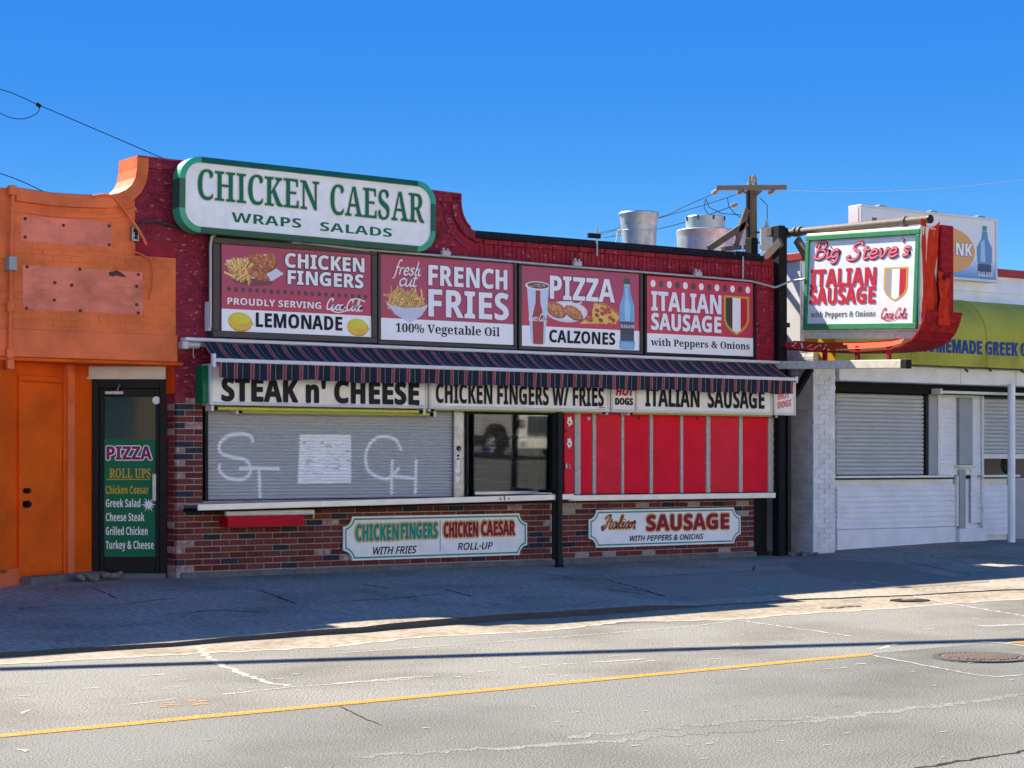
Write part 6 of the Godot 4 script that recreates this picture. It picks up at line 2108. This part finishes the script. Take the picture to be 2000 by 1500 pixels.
	var tl := thing("tube_lamp", "pale fluorescent tube under the header of the white shop", "tube lamp", ta + Vector3(1.2, 0, 0))
	mb = MB.new()
	mb.tube([ta, ta + Vector3(2.6, 0, 0)], 0.022, 12)
	put(mb, "tube", M.tube_white, tl)
	for x in [-0.04, 2.6]:
		mb = MB.new()
		mb.box(ta + Vector3(x, -0.035, -0.15), ta + Vector3(x + 0.04, 0.05, 0.03), 0.005)
		put(mb, "holder", M.white_trim, tl)
	# lime awning with blue lettering
	var aw := thing("lime_awning", "rounded lime green awning with blue lettering over the white shop", "awning", Vector3(23, 2.6, 0.1))
	var x0: float = px.call(1634, 0.34)
	var prof := [Vector2(2.615, 0.33), Vector2(2.8, 0.34), Vector2(3.0, 0.33)]
	for k in range(1, 9): prof.append(Vector2(3.0 + 0.62 * sin(PI / 2 * k / 8.0), -0.26 + 0.59 * cos(PI / 2 * k / 8.0)))
	mb = MB.new()
	var nr := func(i: int) -> Vector3:
		var d: Vector2 = prof[mini(i + 1, prof.size() - 1)] - prof[maxi(i - 1, 0)]
		return Vector3(0, -d.y, d.x).normalized()
	var nx := 24
	for j in nx:
		var xa := lerpf(x0, 29.0, float(j) / nx)
		var xb := lerpf(x0, 29.0, float(j + 1) / nx)
		for i in prof.size() - 1:
			var sa := 0.012 * sin(PI * fmod(xa - x0, 1.5) / 1.5) * 0.0
			mb.quadn(Vector3(xa, prof[i].x, prof[i].y + sa), Vector3(xb, prof[i].x, prof[i].y), Vector3(xb, prof[i + 1].x, prof[i + 1].y), Vector3(xa, prof[i + 1].x, prof[i + 1].y + sa), nr.call(i), nr.call(i), nr.call(i + 1), nr.call(i + 1))
	put(mb, "cloth", M.lime, aw)
	mb = MB.new()
	var end := PackedVector2Array()
	for q in prof: end.append(Vector2(-q.y, q.x))
	end.append(Vector2(0.26, 2.615))
	mb.prism(end, 0.0, 0.01, Transform3D(Basis(Vector3(0, 0, -1), Vector3.UP, Vector3(1, 0, 0)).orthonormalized(), Vector3(x0 - 0.011, 0, 0)))
	put(mb, "end_panel", M.mustard, aw)
	for x in [x0 + 1.45, x0 + 3.0, x0 + 4.6]:   # bows under the cloth
		mb = MB.new()
		var pts := []
		for q in prof: pts.append(Vector3(x, q.x + 0.002, q.y + 0.003))
		mb.tube(pts, 0.008, 6)
		put(mb, "bow", M.lime, aw)
	var l := MB.new()
	var a := fz(1797, 692.5, 0.345)
	write(l, "HOMEMADE GREEK G", "sans bold", a.x, fz(2006, 692.5, 0.345).x, fz(1930, 692.5, 0.345).y, fz(1930, 667, 0.345).y, 0.346, Transform3D.IDENTITY, 0, 0.004)
	put(l, "lettering", M.letter_blue, aw)
	# lightbox on the roof
	var zs := -0.1
	var bl := fz(1682, 398, zs)
	var br := fz(1949, 552, zs)
	var tr := fz(1949, 428, zs)
	var ds := thing("roof_lightbox", "white boxed sign with an orange oval and a tall bottle above the lime awning", "sign", Vector3((bl.x + br.x) / 2, br.y, -0.3))
	var Y1 := (bl.y + tr.y) / 2
	put(one_box(Vector3(bl.x, br.y, -0.36), Vector3(br.x, Y1, zs - 0.03), 0.01), "case", M.white_metal, ds)
	mb = MB.new()
	frame_rect(mb, bl.x, br.x, br.y, Y1, zs - 0.06, zs, 0.035)
	put(mb, "frame", M.white_metal, ds)
	var art := Art.new(720, 340, rgb(222, 224, 226))
	for i in 110: art.rect(0, 230 + i, 720, 1, rgb(222, 224, 226).lerp(rgb(70, 130, 200), i / 120.0))
	var w := br.x - bl.x
	var u := func(p: float) -> float: return (fz(p, 480, zs).x - bl.x) / w * 720
	art.oval(u.call(1850), 190, u.call(1908) - u.call(1850), 130, rgb(226, 158, 92))
	art.rect(u.call(1703), 52, 26, 42, rgb(150, 66, 76))
	var bx: float = u.call(1927)
	art.poly(PackedVector2Array([Vector2(bx - 14, 66), Vector2(bx + 16, 66), Vector2(bx + 20, 110), Vector2(bx + 44, 160), Vector2(bx + 42, 240), Vector2(bx + 36, 250), Vector2(bx + 40, 334), Vector2(bx - 40, 334), Vector2(bx - 36, 250), Vector2(bx - 42, 240), Vector2(bx - 44, 160), Vector2(bx - 18, 110)]), rgb(96, 140, 186))
	art.rect(bx - 12, 36, 26, 28, rgb(70, 140, 96))
	art.poly(PackedVector2Array([Vector2(bx - 20, 130), Vector2(bx, 110), Vector2(bx + 6, 240), Vector2(bx - 22, 240)]), rgb(160, 196, 222))
	art.rect(bx - 38, 252, 77, 60, rgb(50, 74, 110))
	mb = MB.new()
	mb.quad(Vector3(bl.x + 0.03, br.y + 0.03, zs - 0.02), Vector3(br.x - 0.03, br.y + 0.03, zs - 0.02), Vector3(br.x - 0.03, Y1 - 0.03, zs - 0.02), Vector3(bl.x + 0.03, Y1 - 0.03, zs - 0.02))
	put(mb, "print", print_mat("print_drink", art), ds)
	l = MB.new()
	var o := MB.new()
	write_px(o, "NK", "sans bold", 1867, 1898, 498, 474, zs - 0.02, 0, 0.012, 0.001)
	write_px(l, "NK", "sans bold", 1867, 1898, 498, 474, zs - 0.02, 0, 0.004, 0.004)
	put(o, "lettering_outline", M.letter_blue, ds)
	put(l, "lettering", M.sign_white_plain, ds)
	l = MB.new()
	write_px(l, "DASANI", "serif bold", 1910, 1938, 539, 530, zs - 0.02, 0, 0, 0.002)
	put(l, "lettering", M.sign_white_plain, ds)
	for x in [bl.x + 0.35, bl.x + 1.4, bl.x + 2.4]:
		mb = MB.new()
		mb.box(Vector3(x, Y1, zs - 0.12), Vector3(x + 0.14, Y1 + 0.015, zs + 0.01), 0.003)
		put(mb, "hinge", M.steel, ds)

# ---------------------------------------------------------------- roofs, pole and wires
func build_roof_things() -> void:
	var c := fz(1248, 480, -2.6)
	var t := (DIST + 2.6) / (CS - (248.0 / FOC) * SN)
	var m := t / FOC      # metres in a pixel
	var d1 := thing("roof_vent", "tall tapered galvanised exhaust drum on the food stand roof", "roof vent", Vector3(c.x, 3.86, c.z))
	var top := fz(1248, 418, -2.6).y
	var bandy := fz(1248, 452, -2.6).y
	var o := Vector3(c.x, 0, c.z)
	var mb := MB.new()
	mb.lathe(o, [Vector2(31 * m, 3.86), Vector2(33.5 * m, bandy), Vector2(38 * m, top), Vector2(36 * m, top), Vector2(30 * m, 3.9)], 48)
	put(mb, "drum", M.galv, d1)
	mb = MB.new()
	mb.lathe(o, [Vector2(38 * m, top - 0.02), Vector2(39.8 * m, top - 0.02), Vector2(40 * m, top), Vector2(39 * m, top + 0.015), Vector2(36.5 * m, top + 0.01)], 48)
	put(mb, "rim", M.galv, d1)
	mb = MB.new()
	mb.lathe(o, [Vector2(33.4 * m, bandy - 0.012), Vector2(34.6 * m, bandy - 0.006), Vector2(34.8 * m, bandy + 0.006), Vector2(33.9 * m, bandy + 0.012)], 48)
	put(mb, "band", M.galv_green, d1)
	mb = MB.new()
	mb.tube([fz(1212, 451, -2.5), fz(1206, 452, -2.5)], 0.03, 10)
	mb.tube([fz(1207, 452, -2.5), fz(1205, 465, -2.5), fz(1203, 476, -2.5), fz(1203, 490, -2.5)], 0.01, 8)
	put(mb, "cable_box", M.white_trim, d1)
	c = fz(1378, 480, -3.4)
	t = (DIST + 3.4) / (CS - (378.0 / FOC) * SN)
	m = t / FOC
	o = Vector3(c.x, 0, c.z)
	var d2 := thing("roof_vent", "wide two-stage galvanised exhaust fan on the food stand roof", "roof vent", Vector3(c.x, 3.86, c.z))
	var lo := fz(1378, 452, -3.4).y
	var hi := fz(1378, 425, -3.4).y
	mb = MB.new()
	mb.lathe(o, [Vector2(53 * m, 3.86), Vector2(56 * m, lo - 0.1), Vector2(58 * m, lo), Vector2(56 * m, lo + 0.012), Vector2(38 * m, lo + 0.03)], 48)
	put(mb, "lower_drum", M.galv, d2)
	mb = MB.new()
	mb.lathe(o, [Vector2(38 * m, lo - 0.05), Vector2(39 * m, hi), Vector2(38 * m, hi + 0.01), Vector2(34 * m, hi), Vector2(33 * m, lo)], 48)
	put(mb, "upper_drum", M.galv_green, d2)
	for k in 8:
		mb = MB.new()
		var w := TAU * k / 8 + 0.3
		mb.box(o + Vector3(cos(w) * 39.4 * m - 0.012, hi - 0.06, sin(w) * 39.4 * m - 0.012), o + Vector3(cos(w) * 39.4 * m + 0.012, hi + 0.012, sin(w) * 39.4 * m + 0.012), 0.003)
		put(mb, "clip", M.frame_grey, d2)
	var wf := thing("timber_brace", "weathered timber braces standing on the roof beside the sign frame", "brace", Vector3(16.6, 3.86, -1.2))
	for b in [[1384, 486, 1459, 436], [1436, 480, 1459, 408]]:
		mb = MB.new()
		mb.bar(fz(b[0], b[1], -1.2), fz(b[2], b[3], -1.2), 0.05, 0.09, 0.006)
		put(mb, "brace", M.wood_grey, wf)
	mb = MB.new()
	mb.bar(fz(1412, 486, -1.2), fz(1464, 482, -1.2), 0.09, 0.06, 0.006)
	put(mb, "sill_beam", M.wood_grey, wf)
	mb = MB.new()
	mb.bar(Vector3(fz(1461, 480, -1.2).x, 3.86, -1.2), fz(1461, 372, -1.2), 0.045, 0.045, 0.004, Vector3.BACK)
	put(mb, "upright", M.black_wood, wf)

	# utility pole far behind
	var D := 60.0
	var foot := dep(1470, 420, D)
	foot.y = -0.28
	var p := thing("utility_pole", "wooden utility pole with a crossarm and grey transformers behind the roofs", "utility pole", foot)
	mb = MB.new()
	mb.tube([foot, Vector3(foot.x, dep(1470, 366, D).y + 0.35, foot.z)], 0.2, 16, 0.13)
	put(mb, "shaft", M.pole_wood, p)
	mb = MB.new()
	mb.bar(dep(1399, 367, D - 0.3), dep(1536, 366, D - 0.3), 0.12, 0.15, 0.01)
	put(mb, "crossarm", M.wood_grey, p)
	mb = MB.new()
	mb.tube([dep(1467, 361, D), dep(1467, 357, D)], 0.13, 12)
	mb.tube([dep(1472.5, 362, D - 0.2), dep(1472.5, 342, D - 0.2)], 0.05, 8)
	for k in 3: mb.tube([dep(1472.5, 344 + k * 4, D - 0.2), dep(1472.5, 346 + k * 4, D - 0.2)], 0.09, 10)
	put(mb, "top_insulator", M.transformer, p)
	for b in [[1450, 372, 1463, 382], [1488, 372, 1475, 384], [1483, 371, 1474, 381]]:
		mb = MB.new()
		mb.bar(dep(b[0], b[1], D - 0.3), dep(b[2], b[3], D - 0.25), 0.03, 0.05)
		put(mb, "arm_brace", M.frame_grey, p)
	for b in [[1402, 371, 1391, 380], [1450, 374, 1440, 379], [1513, 372, 1500, 379], [1440, 398, 1428, 404]]:
		mb = MB.new()
		mb.tube([dep(b[0], b[1], D - 0.3), dep(b[2], b[3], D - 0.3)], 0.05, 8, 0.035)
		for k in 4: mb.tube([dep(lerpf(b[0], b[2], 0.2 + k * 0.2), lerpf(b[1], b[3], 0.2 + k * 0.2), D - 0.3), dep(lerpf(b[0], b[2], 0.27 + k * 0.2), lerpf(b[1], b[3], 0.27 + k * 0.2), D - 0.3)], 0.085, 10)
		put(mb, "insulator", M.insulator, p)
	for b in [[1448, 449, 484, 0.17], [1496, 446, 492, 0.19]]:
		mb = MB.new()
		var q0 := dep(b[0], b[2], D - 0.4)
		var q1 := dep(b[0], b[1], D - 0.4)
		mb.tube([q0, q1], b[3], 18)
		mb.tube([q1, q1 + Vector3(0, 0.06, 0)], b[3] * 1.05, 18, b[3] * 0.5)
		mb.tube([q1 + Vector3(0.03, 0, 0), q1 + Vector3(0.03, 0.28, 0)], 0.06, 10, 0.045)
		var tr := put(mb, "transformer", M.transformer, p)
		mb = MB.new()
		mb.bar(dep(b[0], b[1] + 8, D - 0.4), dep(1470, b[1] + 8, D), 0.05, 0.06)
		mb.bar(dep(b[0], b[1] + 28, D - 0.4), dep(1470, b[1] + 28, D), 0.05, 0.06)
		put(mb, "mount", M.frame_grey, tr)
	mb = MB.new()
	mb.tube([dep(1461.5, 372, D - 0.25), dep(1461.5, 500, D - 0.25)], 0.045, 8)
	put(mb, "riser", M.black_metal, p)
	var wire := func(called: String, label: String, pts: Array, r: float, m2: Material, grp := "") -> void:
		var w2 := thing(called, label, "wire", pts[0], grp)
		var b := MB.new()
		var cv := []
		for i in pts.size() - 1:
			for k in 6: cv.append((pts[i] as Vector3).cubic_interpolate(pts[i + 1], pts[maxi(i - 1, 0)], pts[mini(i + 2, pts.size() - 1)], k / 6.0))
		cv.append(pts[-1])
		b.tube(cv, r, 6)
		put(b, "strand", m2, w2)
	var g := "wires strung from the utility pole"
	wire.call("power_wire", "uppermost of the thin dark wires sagging from the utility pole behind the drums", [dep(1390, 380, D), dep(1340, 402, D + 2), dep(1290, 424, D + 5), dep(1170, 455, D + 12)], 0.011, M.wire, g)
	wire.call("power_wire", "middle of the thin dark wires sagging from the utility pole behind the drums", [dep(1438, 380, D), dep(1370, 402, D + 2), dep(1290, 425, D + 5), dep(1165, 460, D + 12)], 0.011, M.wire, g)
	wire.call("power_wire", "lowest of the thin dark wires sagging from the utility pole behind the drums", [dep(1427, 404, D), dep(1370, 424, D + 2), dep(1290, 446, D + 5), dep(1180, 464, D + 12)], 0.014, M.wire, g)
	for j in [[[1378, 389], [1375, 405], [1382, 417], [1386, 421]], [[1379, 389], [1385, 405], [1410, 417], [1450, 420], [1455, 440]], [[1421, 387], [1423, 402], [1432, 414], [1448, 427]], [[1484, 387], [1490, 392], [1498, 400], [1499, 428]]]:
		var pts := []
		for q in j: pts.append(dep(q[0], q[1], D - 0.2))
		mb = MB.new()
		mb.tube(pts, 0.012, 6)
		put(mb, "jumper", M.wire, p)
	wire.call("far_wire", "pale thin wire running from the utility pole across the sky over the white sign", [dep(1536, 371, D), dep(1640, 374, D + 3), dep(1780, 371, D + 6), dep(1900, 362, D + 10), dep(2060, 344, D + 14)], 0.008, M.wire_pale)
	wire.call("service_wire", "dark wire slanting down to the top of the red parapet", [dep(-60, 165, 22), dep(10, 177, 22), dep(78, 206, 22), dep(190, 254, 22), dep(325, 312, 22)], 0.0055, M.wire)
	wire.call("service_wire", "loose loop of dark wire hanging under a slanting wire over the orange shop", [dep(78, 207, 22), dep(72, 221, 22), dep(45, 232, 22), dep(10, 226, 22), dep(-30, 200, 22)], 0.005, M.wire)
	wire.call("service_wire", "dark wire coming down behind the orange parapet", [dep(-40, 328, 21.5), dep(10, 342, 21.5), dep(60, 362, 21.5), dep(110, 388, 21.5)], 0.0055, M.wire)
	var ins := thing("wire_clamp", "small dark clamp on the slanting wire above the orange shop", "clamp", dep(76, 206, 22))
	mb = MB.new()
	mb.tube([dep(72, 203, 22), dep(79, 208, 22)], 0.022, 8)
	put(mb, "clamp", M.wire, ins)
	# cables over the street, above the picture; their shadow lies along the road
	var sun := sun_dir()
	var y := 8.4
	var g0 := gy(0, 1305.5, -0.2)
	var g1 := gy(2000, 1248, -0.2)
	var k := (y + 0.2) / -sun.y
	var a := g0 - sun * k
	var b := g1 - sun * k
	var dirn := (b - a)
	var oc := thing("overhead_cable", "thick lashed bundle of black street cables strung high along the road", "cable", a + Vector3(0, -0.3, 0))
	for i in 3:
		mb = MB.new()
		mb.tube([a - dirn * 3.0 + Vector3(0, i * 0.085, 0), a + dirn * 0.5 + Vector3(0, i * 0.085, 0), b + dirn * 3.0 + Vector3(0, i * 0.085, 0)], 0.05, 10)
		put(mb, "strand", M.wire, oc)
	for e in [a - dirn * 3.0, b + dirn * 3.0]:
		var up := thing("street_pole", "wooden pole carrying the street cables beyond the orange shop" if e.x < a.x else "wooden pole carrying the street cables far beyond the white shop", "utility pole", Vector3(e.x, -0.28, e.z), "poles carrying the street cables")
		mb = MB.new()
		mb.tube([Vector3(e.x, -0.28, e.z), Vector3(e.x, 10, e.z)], 0.17, 14, 0.12)
		put(mb, "shaft", M.pole_wood, up)
		mb = MB.new()
		mb.bar(Vector3(e.x - 0.9, 9.4, e.z + 0.2), Vector3(e.x + 0.9, 9.4, e.z + 0.2), 0.1, 0.12)
		put(mb, "crossarm", M.wood_grey, up)

# ---------------------------------------------------------------- the truck across the street, seen in the window
func build_truck() -> void:
	var o := Vector3(34.9, 0.04, 30.6)      # nose at -z, its near side at -x
	var t := thing("parked_truck", "white lorry with a dark grille parked across the street, seen in the window glass", "truck", o)
	var B := func(a: Vector3, b: Vector3, r: float) -> MB: return one_box(o + a, o + b, r)
	var mb := MB.new()
	var hood := PackedVector2Array([Vector2(0.0, 0.75), Vector2(0.0, 1.45), Vector2(0.25, 1.62), Vector2(1.5, 1.8), Vector2(1.5, 1.0), Vector2(1.35, 0.75)])
	mb.prism(hood, 0.0, 2.3, Transform3D(Basis(Vector3.BACK, Vector3.UP, Vector3.LEFT), o + Vector3(2.35, 0, 0)))
	var body := put(mb, "hood", M.truck_white, t)
	mb = MB.new()
	var cab := PackedVector2Array([Vector2(1.5, 0.75), Vector2(1.5, 1.8), Vector2(1.95, 2.7), Vector2(3.2, 2.8), Vector2(3.2, 0.75)])
	mb.prism(cab, 0.0, 2.2, Transform3D(Basis(Vector3.BACK, Vector3.UP, Vector3.LEFT), o + Vector3(2.3, 0, 0)))
	put(mb, "cab", M.truck_white, t)
	mb = MB.new()
	mb.quad(o + Vector3(2.15, 1.86, 1.51), o + Vector3(0.25, 1.86, 1.51), o + Vector3(0.25, 2.6, 1.88), o + Vector3(2.15, 2.6, 1.88))
	put(mb, "windscreen", M.glass_dark, t)
	mb = MB.new()
	mb.quad(o + Vector3(0.095, 1.8, 1.9), o + Vector3(0.095, 1.8, 2.9), o + Vector3(0.095, 2.5, 2.9), o + Vector3(0.095, 2.5, 2.15))
	put(mb, "side_window", M.glass_dark, t)
	put(B.call(Vector3(-0.05, 0.6, 3.4), Vector3(2.4, 3.6, 9.5), 0.02), "cargo_box", M.truck_white, t)
	put(B.call(Vector3(-0.07, 1.3, 3.6), Vector3(-0.052, 1.9, 9.3), 0.0), "red_band", M.truck_red, t)
	put(B.call(Vector3(-0.02, 0.35, -0.18), Vector3(2.42, 0.72, 0.12), 0.06), "bumper", M.truck_white, t)
	put(B.call(Vector3(0.6, 0.82, -0.06), Vector3(1.8, 1.42, 0.0), 0.02), "grille", M.black_metal, t)
	for i in 6:
		put(B.call(Vector3(0.62, 0.86 + i * 0.09, -0.1), Vector3(1.78, 0.9 + i * 0.09, -0.055), 0.01), "grille_bar", M.chrome, t)
	for x in [0.12, 1.86]:
		mb = MB.new()
		mb.obox(Transform3D(Basis.IDENTITY, o + Vector3(x + 0.19, 1.18, -0.01)), Vector3(0.4, 0.26, 0.12), 0.05)
		var hl := put(mb, "headlight", M.black_metal, t)
		mb = MB.new()
		mb.lathe(o + Vector3(x + 0.25, 1.18, -0.08), [Vector2(0.1, 0), Vector2(0.08, 0.03), Vector2(0, 0.04)], 16, Basis(Vector3.RIGHT, -PI / 2))
		put(mb, "lens", M.lens, hl)
		mb = MB.new()
		mb.lathe(o + Vector3(x + 0.2, 0.53, -0.19), [Vector2(0.09, 0), Vector2(0.07, 0.02), Vector2(0, 0.03)], 16, Basis(Vector3.RIGHT, -PI / 2))
		put(mb, "fog_lamp", M.lens, t)
	for w in [[-0.02, 0.95], [2.36, 0.95], [-0.02, 7.6], [2.36, 7.6]]:
		var sg := -1.0 if w[0] < 1 else 1.0
		var c := o + Vector3(w[0], 0.5, w[1])
		mb = MB.new()
		mb.lathe(c, [Vector2(0.3, -0.14), Vector2(0.48, -0.14), Vector2(0.5, -0.1), Vector2(0.5, 0.1), Vector2(0.48, 0.14), Vector2(0.3, 0.14)], 28, Basis(Vector3.BACK, PI / 2 if sg < 0 else -PI / 2))
		var wh := put(mb, "wheel", M.tyre, t)
		mb = MB.new()
		mb.lathe(c, [Vector2(0.31, 0.1), Vector2(0.29, 0.13), Vector2(0.2, 0.06), Vector2(0.12, 0.06), Vector2(0.1, 0.14), Vector2(0, 0.15)], 28, Basis(Vector3.BACK, PI / 2 if sg < 0 else -PI / 2))
		put(mb, "rim", M.chrome, wh)
	mb = MB.new()
	mb.prism(PackedVector2Array([Vector2(0.3, 0.75), Vector2(0.38, 1.0), Vector2(0.65, 1.15), Vector2(1.25, 1.15), Vector2(1.5, 1.0), Vector2(1.58, 0.75)]), 0.0, 0.02, Transform3D(Basis(Vector3.BACK, Vector3.UP, Vector3.LEFT), o + Vector3(0.045, 0, 0)))
	put(mb, "wheel_arch", M.black_metal, t)
	put(B.call(Vector3(0.1, 0.4, 0.3), Vector3(2.3, 0.72, 9.3), 0.02), "chassis", M.black_metal, t)

# ---------------------------------------------------------------- unseen houses added behind the camera to bounce sunlight onto the shaded fronts
func build_fill_houses() -> void:
	mat("stucco_cream", rgb(228, 220, 204), 0.85, 0, textures["soft"], 0.3)
	mat("stucco_white", rgb(230, 230, 228), 0.85, 0, textures["soft"], 0.3)
	mat("stucco_sand", rgb(218, 208, 190), 0.85, 0, textures["soft"], 0.3)
	mat("window_glass", rgb(70, 78, 86), 0.1)
	for h in [[-34.0, -6.0, 12.2, 4, "stucco_sand", "added sand coloured four-storey house out of view, bouncing light towards the orange shop"], [-4.5, 19.0, 12.4, 4, "stucco_white", "added white four-storey house out of view, bouncing light towards the food stand"], [21.0, 62.0, 13.0, 4, "stucco_cream", "added cream four-storey house out of view behind the parked lorry, bouncing light"]]:
		var z := 47.0
		var s := thing("added_fill_house", h[5], "house", Vector3((h[0] + h[1]) / 2, -0.6, z + 5), "added houses that bounce light")
		put(one_box(Vector3(h[0], -0.8, z), Vector3(h[1], h[2], z + 10)), "wall", M[h[4]], s)
		var rf := put(one_box(Vector3(h[0] - 0.3, h[2], z - 0.3), Vector3(h[1] + 0.3, h[2] + 0.3, z + 10.3)), "roof", M.roof_black, s)
		put(one_box(Vector3(h[0] - 0.4, h[2] - 0.35, z - 0.35), Vector3(h[1] + 0.4, h[2] - 0.003, z - 0.003), 0.03), "cornice", M.white_trim, rf)
		for f in h[3]:
			var x: float = h[0] + 1.6
			while x < h[1] - 2.0:
				var y: float = 0.7 + f * 3.0
				var fr := put(one_box(Vector3(x, y, z - 0.06), Vector3(x + 1.1, y + 1.6, z - 0.002), 0.01), "window", M.white_trim, s)
				put(one_box(Vector3(x + 0.08, y + 0.08, z - 0.075), Vector3(x + 1.02, y + 1.52, z - 0.062)), "pane", M.window_glass, fr)
				x += 3.1
		put(one_box(Vector3((h[0] + h[1]) / 2 - 0.25, -0.7, z - 0.08), Vector3((h[0] + h[1]) / 2 + 0.75, 1.6, z - 0.004), 0.01), "door", M.letter_blue, s)

func sun_dir() -> Vector3:   # the way the light travels
	return Vector3(0.27, -1.01, 1.0).normalized()

func _ready() -> void:
	rng.seed = 20240611
	var cam := Camera3D.new()
	cam.name = "camera"
	add_child(cam)
	cam.position = Vector3(0, EYE, DIST)
	cam.rotation = Vector3(0, -TH, 0)
	cam.near = 0.1
	cam.far = 900.0
	cam.set_frustum(0.1 * 1500.0 / FOC, Vector2(0, 0.1 * (HOR - 750.0) / FOC), 0.1, 900.0)
	cam.current = true
	var we := WorldEnvironment.new()
	we.name = "environment"
	var env := Environment.new()
	env.background_mode = Environment.BG_SKY
	var sky := Sky.new()
	var sm := ProceduralSkyMaterial.new()
	sm.sky_top_color = Color(0.0066, 0.059, 0.205).linear_to_srgb()
	sm.sky_horizon_color = Color(0.17, 0.42, 0.45).linear_to_srgb()
	sm.sky_curve = 0.0375
	sm.sky_energy_multiplier = 1.0
	sm.ground_bottom_color = Color(0.2, 0.19, 0.17).linear_to_srgb()
	sm.ground_horizon_color = Color(0.3, 0.3, 0.3).linear_to_srgb()
	sky.sky_material = sm
	env.sky = sky
	env.tonemap_mode = Environment.TONE_MAPPER_LINEAR
	env.tonemap_exposure = 4.2
	env.sdfgi_enabled = true
	env.ssao_enabled = true
	env.ssil_enabled = true
	we.environment = env
	add_child(we)
	var sun := DirectionalLight3D.new()
	sun.name = "sun"
	sun.light_color = Color(1.0, 0.95, 0.87)
	sun.light_energy = 1.15
	sun.light_angular_distance = 0.5
	sun.shadow_enabled = true
	add_child(sun)
	sun.look_at_from_position(Vector3(0, 30, -30), Vector3(0, 30, -30) + sun_dir(), Vector3.UP)
	make_materials()
	build_ground()
	build_stand()
	build_orange()
	build_white_shop()
	build_caesar()
	build_panels()
	build_menu_strip()
	build_awning()
	build_low_boards()
	build_conduits()
	build_blade_sign()
	build_roof_things()
	build_truck()
	build_fill_houses()
